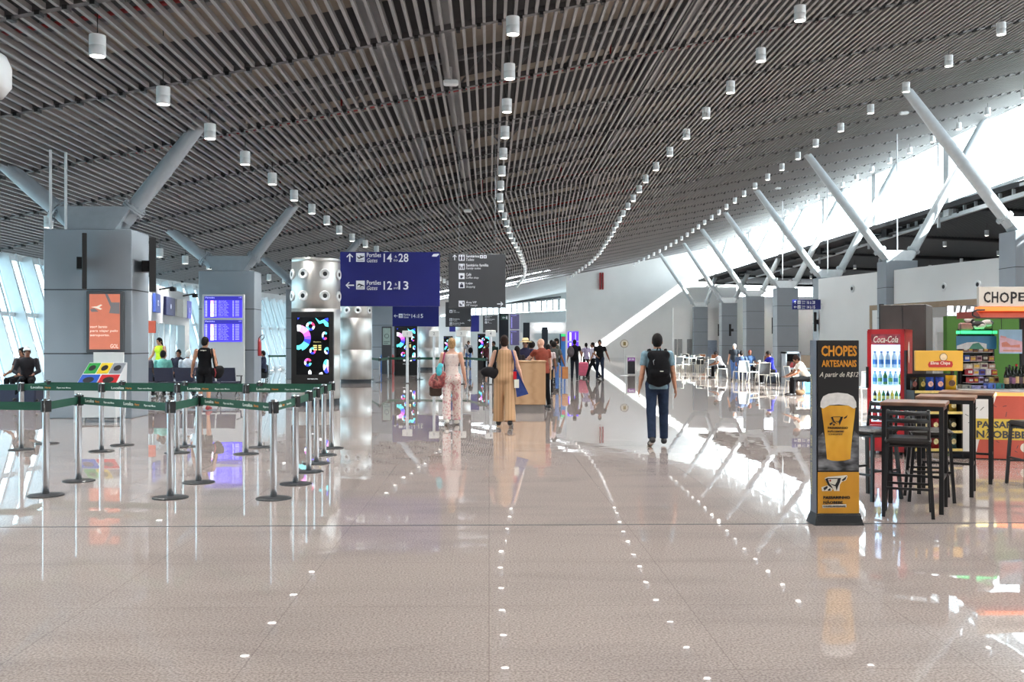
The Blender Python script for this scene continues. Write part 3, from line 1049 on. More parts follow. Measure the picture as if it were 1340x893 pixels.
for y, a_, big, ang in ((393.6, 'Portões', '16 à 28', 0), (399.8, 'Portões', '14 à 15', PI / 2)):
    B.arrow(t, 1040.6, y + 2.1, 1.9, ang, 0, .4)
    B.box(t, 1043.7, 1047.7, y, y + 4.4)
    B.plane_icon(t, 1043.7, 1047.7, y, y + 4.4)
    B.text(t, a_, 1049, 1054, y, y + 2); B.text(t, 'Gates', 1049, 1053.4, y + 2.6, y + 4.4, 0, .2)
    B.text(t, big, 1056, 1066.5, y + .2, y + 4.4, 0, 0, .01)
t.build('lettering', [M['signwhite'], M['signdark']], B.o)
a = MB(); q0 = P(1072, 398, 51.75); a.cyl((q0.x - B.loc.x, .1, q0.z), (q0.x - B.loc.x + .35, .42, q0.z), .05, n=8); a.build('bracket', M['whitesteel'], B.r)

# ================================================================ lit adverts, boards, towers
M['screenblack'] = mat('glossy black screen', (8, 8, 12), .12, noise=0)
def glow(name, rgb, e=1.0):
    return mat(name, rgb, .3, emit=e, noise=0)
GL = [glow('screen magenta', (226, 92, 214), 1.1), glow('screen pink', (250, 150, 225), 1.1), glow('screen violet', (120, 70, 230), 1.2), glow('screen blue', (40, 60, 210), 1.2), glow('screen cyan', (90, 220, 232), 1.1), glow('screen white', (240, 244, 250), 1.0), glow('screen yellow', (220, 205, 130), .8), glow('screen red', (230, 70, 120), 1.0)]
def ring(B, t, cx, cy, ro, ri, a0=0, a1=2 * PI, sx=1, cols=(1, 0, 2, 3, 4, 5), n=24, clip=None):
    for i in range(n):
        u0, u1 = a0 + (a1 - a0) * i / n, a0 + (a1 - a0) * (i + 1) / n
        q = []
        for r_, u in ((ri, u0), (ro, u0), (ro, u1), (ri, u1)):
            x, y = cx + sx * r_ * math.cos(u), cy - r_ * math.sin(u)
            if clip: x = min(max(x, clip[0]), clip[1]); y = min(max(y, clip[2]), clip[3])
            q.append((x, y))
        if abs(sum(a[0] * b_[1] - b_[0] * a[1] for a, b_ in zip(q, q[1:] + q[:1]))) < 1e-4: continue
        B.poly(t, q, cols[int(i / n * len(cols))], .002, .001)

def advert_art(B, x0, x1, y0, y1):
    """rings and ribbons on black; coordinates as fractions of the picture"""
    w, h = x1 - x0, y1 - y0
    t = MB()
    X, Y = lambda v: x0 + w * v, lambda v: y0 + h * v
    cl = (x0, x1, y0, y1)
    ring(B, t, X(.02), Y(.36), w * .42, w * .22, -1.2, 1.6, 1, (4, 4, 3, 2, 0, 1, 1, 5), 28, cl)
    B.poly(t, [(X(0), Y(.49)), (X(.28), Y(.47)), (X(.2), Y(.53)), (X(.06), Y(.57)), (X(0), Y(.56))], 4, .003, .001)
    ring(B, t, X(.43), Y(.15), w * .14, w * .07, 0, 2 * PI, 1, (7, 4, 5, 4, 3, 5), 20)
    ring(B, t, X(.88), Y(.32), w * .13, w * .06, .6, 5.6, .7, (4, 5, 5, 3, 7), 20, cl)
    ring(B, t, X(.5), Y(.585), w * .11, w * .05, 1, 6.6, .9, (4, 5, 3, 7), 18)
    ring(B, t, X(.95), Y(.585), w * .11, w * .045, 0, 2 * PI, .8, (4, 4, 5, 3), 18, cl)
    ring(B, t, X(.35), Y(.79), w * .13, w * .06, .4, 6.1, .9, (7, 0, 5, 3, 4), 18)
    ring(B, t, X(.94), Y(.86), w * .22, w * .02, 0, 2 * PI, .5, (5, 4, 5, 3, 1), 18, cl)
    B.poly(t, [(X(.37), Y(1)), (X(.36), Y(.95)), (X(.41), Y(.92)), (X(.46), Y(.95)), (X(.46), Y(1))], 5, .003, .001)
    B.poly(t, [(X(.7), Y(1)), (X(.72), Y(.975)), (X(.8), Y(.96)), (X(.82), Y(1))], 5, .003, .001)
    B.poly(t, [(X(.58), Y(0)), (X(.72), Y(.06)), (X(.86), Y(.03)), (X(.99), Y(.09)), (X(1), Y(.16)), (X(.9), Y(.15)), (X(.84), Y(.09)), (X(.7), Y(.11))], 4, .003, .001)
    B.poly(t, [(X(.86), Y(.02)), (X(.99), Y(0)), (X(.99), Y(.07))], 3, .004, .001)
    B.poly(t, [(X(.02), Y(0)), (X(.09), Y(0)), (X(.03), Y(.035))], 3, .003, .001)
    B.text(t, 'Ilumine', X(.53), X(.76), Y(.42), Y(.435), 6)
    for k_, yy in enumerate((.485, .52, .555)):
        B.box(t, X(.52), X(.635), Y(yy), Y(yy + .02), 6, .001, .002)
        B.box(t, X(.68), X(.77), Y(yy), Y(yy + .02), 6, .001, .002)
    B.text(t, 'aeroporto', X(.34), X(.66), Y(1.075), Y(1.095), 5)
    return t

M['dia'] = M['black']
def advert_totem(label, x0, x1, y0, y1, d, base_z=0):
    B = Board('advert_screen', label, 'screen', x0, x1, y0, y1, d, M['black'], t=.16, rods=False, part='housing', group='black lit adverts with coloured rings', bevel=.01)
    h = y1 - y0; w = x1 - x0
    return B
adv = [('tall black lit advert with coloured rings on the nearest steel cylinder', 381, 436, 408, 507, 25.18, 388.5, 430, 416, 490, True),
       ('free standing black advert totem with coloured rings, left of the woman in pink', 516, 546, 427, 492, 49.0, 519, 543.5, 430, 473, False),
       ('narrow far black advert with rings just left of the head of the woman in pink', 580.5, 592.5, 440, 482, 66, 581.8, 591.5, 442, 470, False),
       ('far black advert totem with rings left of the dark-haired woman in stripes', 625, 641, 437, 478, 60, 626.5, 640, 440, 468, False)]
for i, (lab, x0, x1, y0, y1, d, a0, a1, b0, b1, wall) in enumerate(adv):
    if not wall: y1 = 450 + 1.58 * s_at(d) - .01
    B = advert_totem(lab, x0, x1, y0, y1, d)
    sc = MB(); B.box(sc, a0 - .6, a1 + .6, b0 - .6, b1 + .6, 0, .006, 0)
    so_ = sc.build('screen', M['screenblack'], B.r)
    t = advert_art(B, a0, a1, b0, b1)
    for vi in range(len(t.v)): t.v[vi] = (t.v[vi][0], t.v[vi][1] - .006, t.v[vi][2])
    t.build('picture', GL, so_)
# steel air columns
def air_column(label, px0, px1, d, ztop, name='air_column', noz=True, seams=()):
    a, b_ = P(px0, 450, d), P(px1, 450, d)
    R_ = (b_.x - a.x) / 2
    loc = Vector(((a.x + b_.x) / 2, d, 0))
    r = thing('air_column', label, 'column', loc, 0, 'brushed steel air supply cylinders', 'thing')
    m = MB()
    prof = [(R_ * .97, 0), (R_ * .97, .16)]
    m.lathe(prof, n=48, m=1, sharp=True)
    zs = [.16] + list(seams) + [ztop]
    for a_, c_ in zip(zs, zs[1:]):
        m.lathe([(R_ - .012, a_), (R_, a_ + .012), (R_, c_ - .012), (R_ - .012, c_)], n=48)
        m.lathe([(R_ - .014, c_ - .014), (R_ - .014, c_ + .014)], n=48, m=1)
    m.lathe([(R_, ztop - .03), (0, ztop)], n=48)
    m.build('shell', [M['steel'], M['seam']], r)
    return r, loc, R_
def nozzles(r, R_, zs, angs):
    for z in zs:
        for an in angs:
            t = math.radians(an)
            d = Vector((math.sin(t), -math.cos(t), 0))
            o = d * (R_ - .02) + ZA * z
            m = MB()
            m.lathe([(.135, 0), (.135, .045), (.1, .06), (.085, .03), (.06, .05), (.055, -.02)], o, 20, 0, d)
            q = m.build('air_nozzle', M['lampwhite'], r)
            k_ = MB(); k_.lathe([(.058, .048), (.03, .05), (.0, .05)], o, 14, 0, d); k_.build('nozzle_core', M['black'], q)
r, l, R_ = air_column('nearest brushed steel cylinder, carrying the tall lit advert', 382, 445, 26.0, 3.78, seams=(1.3, 2.48, 3.68))
nozzles(r, R_, (2.8, 3.36), (-100, -62, -21, 30, 75))
r, l, R_ = air_column('second brushed steel cylinder, below the large blue gate sign', 445.5, 486.5, 40.0, 3.8, seams=(1.34, 2.6, 3.68))
nozzles(r, R_, (2.9, 3.4), (-70, -27, 14, 62))
r, l, R_ = air_column('third steel cylinder, right of the free standing advert totem', 547, 574, 60.0, 3.8, seams=(1.34, 2.6, 3.68))
r, l, R_ = air_column('fourth and farthest steel cylinder, behind the third placard post', 596, 616, 78.0, 3.8, seams=(1.34, 2.6))

# orange advert and recycling station on the nearest column
yc = 21.2
B = Board('advert_poster', 'orange lit advert in a dark frame on the nearest grey column', 'screen', 112.5, 161, 381, 462, yc - .13, M['signgrey'], t=.12, rods=False, part='frame')
t = MB(); B.box(t, 117, 157, 385, 457.5, 0, .006)
so_ = t.build('screen', mat('orange advert face', (206, 118, 92), .35, emit=.28, noise=.03), B.o)
t = MB()
w_ = lambda v: v
for s_, a0, a1, b0, b1 in (('voo+ barato', 116, 140.5, 426, 429.5), ('para viajar pelo', 116, 154.5, 431.6, 435.4), ('aeroporto.', 116, 143.5, 437.6, 441.2), ('GOL', 142.5, 155, 450.5, 456)):
    B.text(t, s_, a0 + 2, a1, b0, b1, 0, .1, .012, .0072)
B.poly(t, [(119, 402), (127, 401), (132, 398.6), (134, 399.4), (130, 402.5), (134, 404.5), (131.5, 405.6), (126, 403.6)], 0, .0075, .002)
B.poly(t, [(118, 405), (124, 403.6), (129, 408), (120, 408.4)], 1, .0072, .002)
B.poly(t, [(137.5, 385), (141, 385), (146, 396), (156.8, 396), (156.8, 411), (143, 410), (145, 402)], 1, .0072, .002)
t.build('picture', [mat('advert cream print', (244, 224, 208), .5, emit=.3, noise=0), mat('advert grey shape', (124, 118, 120), .5, emit=.1, noise=0)], so_)
dR = 20.4
g0 = P(131, 450, dR)
r = thing('recycling_station', 'recycling station with coloured lids against the nearest grey column', 'bin', (g0.x, dR, 0))
sx = lambda px: P(px, 450, dR).x - g0.x
zz = lambda py: P(130, py, dR).z
m = MB(); m.bbox(sx(115), sx(155), .28, .32, zz(478), zz(461.5), .005); m.build('back_board', M['placard'], r)
m = MB()
n = m.add([(sx(104), -.28, .1), (sx(158), -.28, .1), (sx(158), .28, .1), (sx(104), .28, .1), (sx(105), -.28, zz(506)), (sx(157), -.28, zz(506)), (sx(160), .28, zz(475)), (sx(110), .28, zz(475))])
for q in ((0, 1, 5, 4), (1, 2, 6, 5), (2, 3, 7, 6), (3, 0, 4, 7), (4, 5, 6, 7)): m.face([n + i for i in q])
for x in (104.5, 157):
    m.box(sx(x) - .02, sx(x) + .02, -.25, -.2, 0, .1); m.box(sx(x) - .02, sx(x) + .02, .2, .25, 0, .1)
m.build('body', M['greywall'], r)
def lidq(fr0, fr1, v0, v1, c, nm, hole=True):
    q = MB()
    def pp(f, v, o=.012):
        xa = sx(105) + (sx(157) - sx(105)) * f; xb = sx(110) + (sx(160) - sx(110)) * f
        return Vector((xa + (xb - xa) * v, -.28 + .56 * v, zz(506) + (zz(475) - zz(506)) * v)) + Vector((0, -.5, .87)) * o
    a = q.add([pp(fr0, v0, 0), pp(fr1, v0, 0), pp(fr1, v1, 0), pp(fr0, v1, 0), pp(fr0, v0), pp(fr1, v0), pp(fr1, v1), pp(fr0, v1)])
    for f in ((4, 5, 6, 7), (0, 1, 5, 4), (1, 2, 6, 5), (2, 3, 7, 6), (3, 0, 4, 7)): q.face([a + i for i in f])
    o = q.build('lid', mat(nm, c, .4, noise=.08), r)
    o['label'] = nm
    h = MB()
    cc = [pp((fr0 + fr1) / 2 + (fr1 - fr0) * .3 * math.cos(u), (v0 + v1) / 2 + (v1 - v0) * .28 * math.sin(u), .014) for u in [2 * PI * i / 16 for i in range(16)]]
    a = h.add(cc); h.face([a + i for i in range(16)]); h.build('opening', M['black'], o)
lidq(.02, .48, .05, .48, (24, 74, 160), 'blue lid'); lidq(.52, .98, .05, .48, (168, 26, 34), 'red lid')
lidq(.02, .32, .54, .96, (40, 140, 62), 'green lid'); lidq(.35, .64, .54, .96, (208, 180, 40), 'yellow lid'); lidq(.67, .98, .54, .96, (120, 124, 132), 'grey lid')

# wall monitors seen edge on
mons = [('black monitor seen edge-on near the middle of the nearest column face', 107.5, 113.5, 309, 380, 21.0, -1), ('black monitor on a bracket right of the nearest grey column', 195.5, 204, 315, 383, 21.8, -1),
        ('black monitor seen edge-on at the left end of the white food court wall', 1065, 1068.5, 409, 434, 52.6, 1), ('black monitor seen edge-on beside the dark cabinet', 1150.5, 1156.5, 399, 450, 44.0, 1),
        ('black monitor seen edge-on right of the middle food court column', 1010, 1013.5, 416, 437, 76, 1), ('black monitor seen edge-on left of the standing man in the food court', 939.5, 942, 424.5, 440, 99, 1),
        ('black monitor seen edge-on on the column above the standing man', 954, 956.8, 424.5, 440, 92.8, 1)]
for lab, x0, x1, y0, y1, d, sd in mons:
    a, b_ = P(x0, y1, d), P(x1, y0, d)
    xc_ = (a.x + b_.x) / 2
    r = thing('wall_monitor', lab, 'screen', (xc_, d, 0), -math.atan2(xc_, d), 'black portrait monitors seen edge-on')
    h = b_.z - a.z; w = b_.x - a.x
    m = MB(); m.bbox(-w / 2, w / 2, -.02 - h * .55, -.02, a.z, b_.z, .01); m.build('casing', M['black'], r)
    m = MB(); zc = (a.z + b_.z) / 2
    sg = 1 if sd > 0 else -1
    m.box(min(sg * w / 2, sg * w * 1.6), max(sg * w / 2, sg * w * 1.6), -.1, .25, zc - .12, zc + .12)
    m.build('bracket', M['blackmetal'], r)
    if sd < 0:
        r.children[1].location = (0, 0, 0)

# flight board on the second column
yb = 32.85
B = Board('flight_board', 'silver framed flight board with two blue screens on the second grey column', 'screen', 264.5, 319.5, 385.5, 503, yb - .12, M['greywall'], t=.12, rods=False, part='frame')
M['fbblue'] = glow('flight screen blue', (62, 50, 214), .9); M['fbtext'] = glow('flight screen text', (170, 170, 250), .9)
fbm = [glow('flight screen head', (46, 40, 150), .7), M['fbtext'], glow('flight screen white', (244, 240, 255), 1.0), glow('flight screen pink', (250, 190, 220), 1.0)]
for y0, y1 in ((388, 416), (419, 447.5)):
    t = MB(); B.box(t, 267.5, 317, y0, y1, 0, .006)
    so_ = t.build('screen', M['fbblue'], B.o)
    t = MB()
    B.box(t, 267.5, 317, y0, y0 + 5, 0, .002, .0062)
    B.text(t, 'Partidas', 269, 281, y0 + .8, y0 + 2.6, 1, 0, .01, .009)
    B.text(t, '11:40', 312.5, 316, y0 + .8, y0 + 2.4, 1, 0, 0, .009)
    for i in range(10):
        yy = y0 + 5.8 + i * 2.12
        B.box(t, 268.6, 271.2, yy, yy + 1.4, 1, .002, .0065)
        B.box(t, 275.5, 279.6, yy - .3, yy + 1.75, 3 if i in (0, 1, 7) else 2, .002, .0065)
        B.box(t, 280.5, 283.6, yy, yy + 1.3, 1, .002, .0065)
        B.text(t, ('GRU LATAM', 'REC AZUL', 'GIG GOL', 'BSB LATAM', 'CGH GOL')[i % 5], 286, 296 + (i * 7) % 5, yy, yy + 1.1, 1, 0, 0, .0065)
        B.box(t, 304.5, 306, yy, yy + 1.3, 1, .002, .0065)
        B.box(t, 308, 313, yy + .2, yy + .9, 1, .002, .0065)
    t.build('timetable', fbm, so_)
# fire extinguisher on the side of that column
e = P(338.5, 450, 33.6)
r = thing('fire_extinguisher', 'red fire extinguisher on the side of the second grey column', 'fire extinguisher', (e.x, 33.6, 0))
m = MB(); m.lathe([(0, 1.17), (.08, 1.17), (.09, 1.2), (.09, 1.62), (.06, 1.7), (.03, 1.73), (.03, 1.78), (0, 1.78)], n=18); m.build('cylinder', M['redpipe'], r)
m = MB(); m.tube([(.02, 0, 1.78), (.09, 0, 1.86), (.17, 0, 1.88), (.18, 0, 1.78), (.1, 0, 1.7)], .015); m.build('hose', M['black'], r)
m = MB(); m.box(-.16, -.06, -.04, .04, 1.3, 1.6); m.build('bracket', M['redpipe'], r)

# gate portal far left
a, b_ = P(192, 450, 36), P(243, 450, 44)
r = thing('gate_portal', 'grey boarding gate portal between the two left columns', 'gate', (a.x, a.y, 0))
d = Vector((b_.x - a.x, b_.y - a.y, 0)); L_ = d.length; d.normalize(); nn = Vector((d.y, -d.x, 0))
def pb(m, t0, t1, z0, z1, th=.3, o=0, mi=0):
    m.obox(d * ((t0 + t1) / 2) + nn * o + ZA * ((z0 + z1) / 2), d * ((t1 - t0) / 2), nn * th / 2, ZA * (z1 - z0) / 2, mi)
m = MB(); pb(m, 0, L_, 2.35, 3.75); pb(m, L_ - 1.1, L_, 0, 2.35); pb(m, 0, .25, 0, 2.35); m.build('wall_frame', M['greywall'], r)
m = MB()
for f in (.2, .33, .46, .62): pb(m, L_ * f, L_ * f + .18, 0, 2.35, .18)
m.build('post', M['whitesteel'], r)
for i, (f0, f1, z0, z1, c, nm) in enumerate(((.02, .14, 2.72, 3.4, (56, 78, 150), 'blue gate panel'), (.27, .5, 2.68, 3.38, (34, 38, 78), 'dark navy gate panel'), (.55, .68, 2.68, 3.38, (150, 152, 146), 'pale gate panel'), (.72, .84, 2.68, 3.42, (178, 182, 178), 'white gate panel'), (.86, .98, 2.68, 3.42, (92, 96, 190), 'violet gate panel'))):
    m = MB(); pb(m, L_ * f0, L_ * f1, z0, z1, .1, .22)
    o = m.build('gate_panel', mat(nm, c, .4, emit=.15), r); o['label'] = nm
    if i in (0, 4, 1):
        t = MB(); letter(t, ('12', '', '', '', '13')[i] or '·', d * (L_ * (f0 + f1) / 2) + nn * .275 + ZA * (z0 + .25), d, ZA, None, .2, 0, 0, .01, .004, 'C')
        if t.v: t.build('numeral', M['signwhite'], o)
m = MB()
for f in (.18, .8): 
    p_ = d * L_ * f + nn * .15 + ZA * 3.6
    m.cyl(p_, p_ + nn * .5 + ZA * .1, .03, n=8); m.bbox(*[v for pr in zip(p_ + nn * .5 - Vector((.1, .1, .06)), p_ + nn * .5 + Vector((.1, .1, .1))) for v in pr], .02)
m.build('camera_arm', M['black'], r)
o = MB(); q0 = P(192, 436, 35); q1 = P(203, 420, 35)
o.bbox(q0.x, q1.x, 35, 35.1, q0.z, q1.z, .01); o.cyl((q0.x + .08, 35.05, 0), (q0.x + .08, 35.05, q0.z), .04, n=10, m=1); o.cyl((q1.x - .08, 35.05, 0), (q1.x - .08, 35.05, q0.z), .04, n=10, m=1)
props(o.build('orange_sign', [mat('orange sign face', (212, 92, 66), .5), M['whitesteel']]), 'small orange sign on white posts beside the gate portal', 'sign')

# boards and towers in the middle distance
def slab(name, lab, cat, x0, x1, y0, y1, d, m_, t=.25, floor_=True, group=None):
    yb_ = 450 + 1.579 * s_at(d) if floor_ else y1
    B = Board(name, lab, cat, x0, x1, y0, yb_, d, m_, t=t, rods=False, part='body', group=group)
    return B
M['darkpanel'] = mat('dark blue black panel', (30, 38, 48), .3, noise=.04)
M['lilac'] = mat('unlit flight screen', (104, 100, 142), .4, emit=.1, noise=.03)
B = slab('map_board', 'map board in a dark frame between the far steel cylinder and the advert totem', 'sign', 499.5, 512.5, 427.5, 0, 52, M['signgrey'])
t = MB(); B.box(t, 501, 511, 429.5, 451.5, 0, .006); so_ = t.build('map_sheet', mat('pale green map', (176, 196, 188), .5), B.o)
t = MB(); ring(B, t, 506, 440, 3, 2.4, 0, 2 * PI, 1, (0,), 16); B.box(t, 502, 510, 447, 447.6, 0, .001, .002); B.box(t, 502, 508, 449, 449.6, 0, .001, .002)
for vi in range(len(t.v)): t.v[vi] = (t.v[vi][0], t.v[vi][1] - .006, t.v[vi][2])
t.build('map_lines', M['signgrey'], so_)
for px, c, nm in ((502.5, (30, 90, 160), 'blue'), (511, (170, 60, 66), 'red')):
    q = G(px, 489); m = MB(); m.lathe([(.16, 0), (.2, .1), (.22, .75), (.23, .8), (.17, 1.0), (.0, 1.02)], q, 18)
    props(m.build('recycling_bin', mat(nm + ' bin plastic', c, .4)), 'far %s recycling bin under the map board' % nm, 'bin', 'small bins under the map board')
B = slab('exit_tower', 'tall dark tower with a green exit sign on top, behind the striped woman', 'tower', 653, 665.5, 410.5, 0, 50, M['darkpanel'], .4)
t = MB(); B.box(t, 655.6, 665, 413, 418.8, 0, .02); so_ = t.build('exit_sign', mat('exit sign green', (58, 88, 78), .5, emit=.1), B.o)
t = MB(); B.arrow(t, 659, 416, 1.9, PI / 2, 0, .5)
B.poly(t, [(662, 415), (663.4, 414.8), (664.4, 416), (663.6, 416.6), (664.2, 418.2), (663, 418), (662, 417)], 0); B.poly(t, [(662.6, 413.6), (663.8, 413.6), (663.8, 414.6), (662.6, 414.6)], 0)
for vi in range(len(t.v)): t.v[vi] = (t.v[vi][0], t.v[vi][1] - .02, t.v[vi][2])
t.build('pictogram', M['signwhite'], so_)
B = slab('flight_board', 'dim lilac flight board right of the tall dark exit tower', 'screen', 666.5, 680.5, 410.5, 0, 51, M['whitesteel'], .3)
for y0, y1 in ((411.5, 431), (432.6, 452)):
    t = MB(); B.box(t, 667.5, 679.5, y0, y1, 0, .006); so_ = t.build('screen', M['lilac'], B.o)
    t = MB(); B.text(t, 'Partidas', 669, 676, y0 + .8, y0 + 2, 0, 0, 0, .007)
    for i in range(12): B.box(t, 669, 670.2, y0 + 4 + i * 1.2, y0 + 4.6 + i * 1.2, 0, .001, .0062)
    t.build('timetable', M['fbtext'], so_)
slab('white_totem', 'narrow white totem between the lilac flight board and the dark panel', 'totem', 680.8, 683.6, 435.5, 0, 52, M['placard'], .2)
B = slab('dark_totem', 'dark upright panel behind the person in the straw hat', 'totem', 684.5, 693, 422.5, 0, 55, M['darkpanel'])
B = slab('dark_totem', 'dark upright panel behind the bald man in brown', 'totem', 709, 717, 428, 0, 60, M['darkpanel'])
B = slab('gate_counter_wall', 'pale counter wall under the white lit shop band', 'wall panel', 694, 741, 446, 0, 66, M['greywall'], .3)
B = slab('blue_banner', 'upright blue banner with a green top beside the lit blue flight totem', 'banner', 732.5, 740, 437, 0, 49, mat('banner blue', (52, 116, 190), .4, emit=.12), .08)
t = MB(); B.box(t, 734, 740, 437.2, 440.5, 0, .01); B.box(t, 735, 739.5, 441, 446.5, 1, .01); B.box(t, 732.6, 734, 437.2, 480, 2, .01)
t.build('banner_print', [glow('banner green', (60, 200, 120), .6), mat('banner red', (214, 90, 100), .5), M['darkpanel']], B.o)
m = MB()
for a0, a1, y0, y1 in ((700, 725, 425.2, 431.4), (729, 736, 424.8, 431.6)):
    p0, p1 = P(a0, y1, 70), P(a1, y0, 70)
    m.bbox(p0.x, p1.x, 70, 70.2, p0.z, p1.z, .05)
LB = m; m = MB(); p0, p1 = P(694, 433, 70.3), P(741, 424, 70.3); m.box(p0.x, p1.x, 70.3, 70.6, p0.z - .2, p1.z + .1)
m.box(p0.x, p0.x + .3, 70.32, 70.58, 0, p0.z - .2); m.box(p1.x - .3, p1.x, 70.32, 70.58, 0, p0.z - .2)
props(m.build('counter_facade', M['greywall']), 'grey shop front carrying the white lit band', 'facade')
LB.build('light_band', glow('shop light', (248, 252, 255), 3), bpy.data.objects['counter_facade'])
B = slab('flight_totem', 'brightly lit violet blue flight totem in front of the white end wall', 'screen', 741.8, 757.6, 433, 0, 52, M['placard'], .2)
for y0, y1 in ((434, 446.3), (447.6, 460)):
    t = MB(); B.box(t, 742.8, 757, y0, y1, 0, .006); so_ = t.build('screen', glow('violet screen', (88, 50, 226), 1.1), B.o)
    t = MB(); B.box(t, 745.3, 747.6, y0 + 1.5, y1 - .4, 2, .002, .0062); B.box(t, 752.6, 753.6, y0 + 1.5, y1 - .4, 1, .002, .0062)
    B.text(t, 'Partidas', 743.4, 750, y0 + .3, y0 + 1.2, 1, 0, 0, .007)
    t.build('timetable', fbm, so_)
# purple poster stand and round sign
q = G(826, 491)
B = Board('poster_stand', 'white framed purple and black poster stand in front of the end wall', 'sign', 819.5, 832.5, 466.2, 491, q.y, M['placard'], t=.25, rods=False, part='frame')
t = MB(); B.box(t, 821.2, 831, 468.2, 489.6, 0, .006); B.box(t, 821.2, 831, 468.2, 473, 1, .009); so_ = t.build('poster', [mat('poster black', (34, 32, 40), .4, noise=.3, scale=14), mat('poster purple', (132, 60, 150), .4, emit=.1)], B.o)
t = MB(); B.text(t, 'JEB', 822.2, 830, 469.4, 472.2, 0, 0, .01, .011); t.build('lettering', M['signwhite'], so_)
q = G(817, 492)
r = thing('round_sign', 'round cream sign on a white pole left of the purple poster stand', 'sign', q)
zc = P(817, 450, q.y).z; R_ = 5.6 / s_at(q.y)
m = MB(); m.lathe([(0, -.03), (R_, -.03), (R_, .03), (0, .03)], (0, 0, zc), 28, 0, (0, -1, 0), True); m.build('disc', mat('grey rim', (158, 152, 146), .5), r)
m = MB(); m.lathe([(R_ * .8, .031), (R_ * .8, .04), (0, .04)], (0, 0, zc), 28, 0, (0, -1, 0), True); m.build('face', mat('cream face', (226, 220, 204), .5), r)
m = MB(); m.box(-.06, .07, -.05, -.04, zc - .09, zc + .09); m.build('emblem', mat('olive emblem', (134, 118, 70), .6), r)
m = MB(); m.cyl((0, 0, .02), (0, 0, zc - R_), .02, n=10); m.lathe([(0, .03), (.2, .02), (.22, 0)], n=20); m.build('pole', M['placard'], r)
# ================================================================ beer totem
M['totemblack'] = mat('black totem print', (26, 26, 27), .35, noise=.08)
M['totemgrey'] = mat('grey totem side', (92, 100, 112), .35, noise=.05)
M['amber'] = mat('amber panel', (204, 146, 38), .4, noise=.05)
M['orangeprint'] = mat('orange print on totem', (226, 152, 44), .5, noise=.12, scale=40)
M['creamprint'] = mat('cream print', (228, 224, 210), .5, noise=0)
M['beer'] = ramp_mat('printed beer', 'noise', [(.3, (196, 138, 30)), (.5, (222, 164, 44)), (.7, (236, 186, 70))], .4, (1, 1, .6), 5, 'LINEAR')
M['foam'] = mat('printed foam', (232, 230, 226), .5, noise=.06, scale=30)
M['smoke'] = ramp_mat('printed grey swirl', 'noise', [(.35, (28, 28, 30)), (.5, (92, 94, 98)), (.7, (150, 152, 156))], .4, (1, 1, 2), 7, 'LINEAR')
dT = 8.62
q = G(1096, 690)
BIRD_W = [(.19, .15), (.26, .125), (.64, .095), (.655, .12), (.62, .19), (.54, .215), (.5, .27), (.49, .39), (.38, .39), (.36, .34), (.33, .39), (.14, .39), (.125, .32), (.27, .275), (.2, .18)]
BIRD_B = [[(.2, .165), (.25, .15), (.285, .25), (.33, .3), (.36, .35), (.26, .285)], [(.29, .245), (.36, .265), (.4, .275), (.44, .21), (.455, .15), (.52, .145), (.5, .22), (.46, .3), (.43, .385), (.41, .3), (.35, .28)],
          [(.53, .185), (.64, .105), (.61, .175), (.56, .205)], [(.16, .33), (.24, .29), (.25, .33), (.18, .38)], [(.25, .365), (.3, .33), (.31, .38), (.26, .385)], [(.2, .165), (.24, .148), (.45, .145), (.45, .16)]]
def bird(t, fx, fy, white, black, red=None, o=.001):
    """the bird emblem; fx, fy map its own unit square to the face"""
    if white is not None: t(white, [(fx(x), fy(y)) for x, y in BIRD_W], o)
    for p in BIRD_B: t(black, [(fx(x), fy(y)) for x, y in p], o + .003)
    if red is not None: t(red, [(fx(.3 + .02 * math.cos(a)), fy(.195 + .02 * math.sin(a))) for a in [2 * PI * i / 10 for i in range(10)]], o + .003)

B = Board('beer_totem', 'tall black and amber totem advertising craft beer, standing beside the bar tables', 'sign', 1070, 1124, 445.5, 682, dT, M['totemblack'], rods=False, part='body', t=.16, bevel=.003)
a0, b0 = B.pt(1068.5, 690), B.pt(1125, 445)
hw = (b0.x - a0.x) / 2
zt = P(1096, 445.5, dT).z
m = MB(); n = m.add([(-hw, .0, .06), (-hw, .165, .06), (-hw, .165, zt), (-hw, .0, zt), (-hw - .004, 0, .06), (-hw - .004, .165, .06), (-hw - .004, .165, zt), (-hw - .004, 0, zt)])
for f in ((0, 3, 2, 1), (4, 5, 6, 7), (0, 1, 5, 4), (2, 3, 7, 6), (3, 0, 4, 7), (1, 2, 6, 5)): m.face([n + i for i in f])
sd = m.build('side_panel', M['totemgrey'], B.r); sd['label'] = 'grey side panel with vertical lettering'
t = MB(); letter(t, 'PASSARINHO NÃO BEBE  -  CHOPES ARTESANAIS', (-hw - .0045, .105, .25), (0, 0, 1), (0, 1, 0), 1.06, .045, 0, 0, .008, .002)
t.v = [(-hw - .0055 - abs(v[0] + hw + .0045), v[1], v[2]) for v in t.v]
t.build('side_lettering', mat('pale gold print', (206, 200, 160), .5, noise=0), sd)
m = MB()
m.prism([(-.02, .0), (.205, 0), (.17, .085), (.0, .085)], (-hw - .004, -.02, 0), (0, 1, 0), (0, 0, 1), 2 * hw + .008)
n = m.add([(-hw - .03, -.045, 0), (hw + .02, -.045, 0), (hw + .02, .2, 0), (-hw - .03, .2, 0), (-hw - .004, -.004, .1), (hw, -.004, .1), (hw, .165, .1), (-hw - .004, .165, .1)])
for f in ((0, 1, 5, 4), (1, 2, 6, 5), (2, 3, 7, 6), (3, 0, 4, 7)): m.face([n + i for i in f])
m.build('base', M['totemblack'], B.r)
t = MB(); B.box(t, 1070, 1124, 618, 681, 0, .004)
am = t.build('amber_panel', M['amber'], B.o)
t = MB()
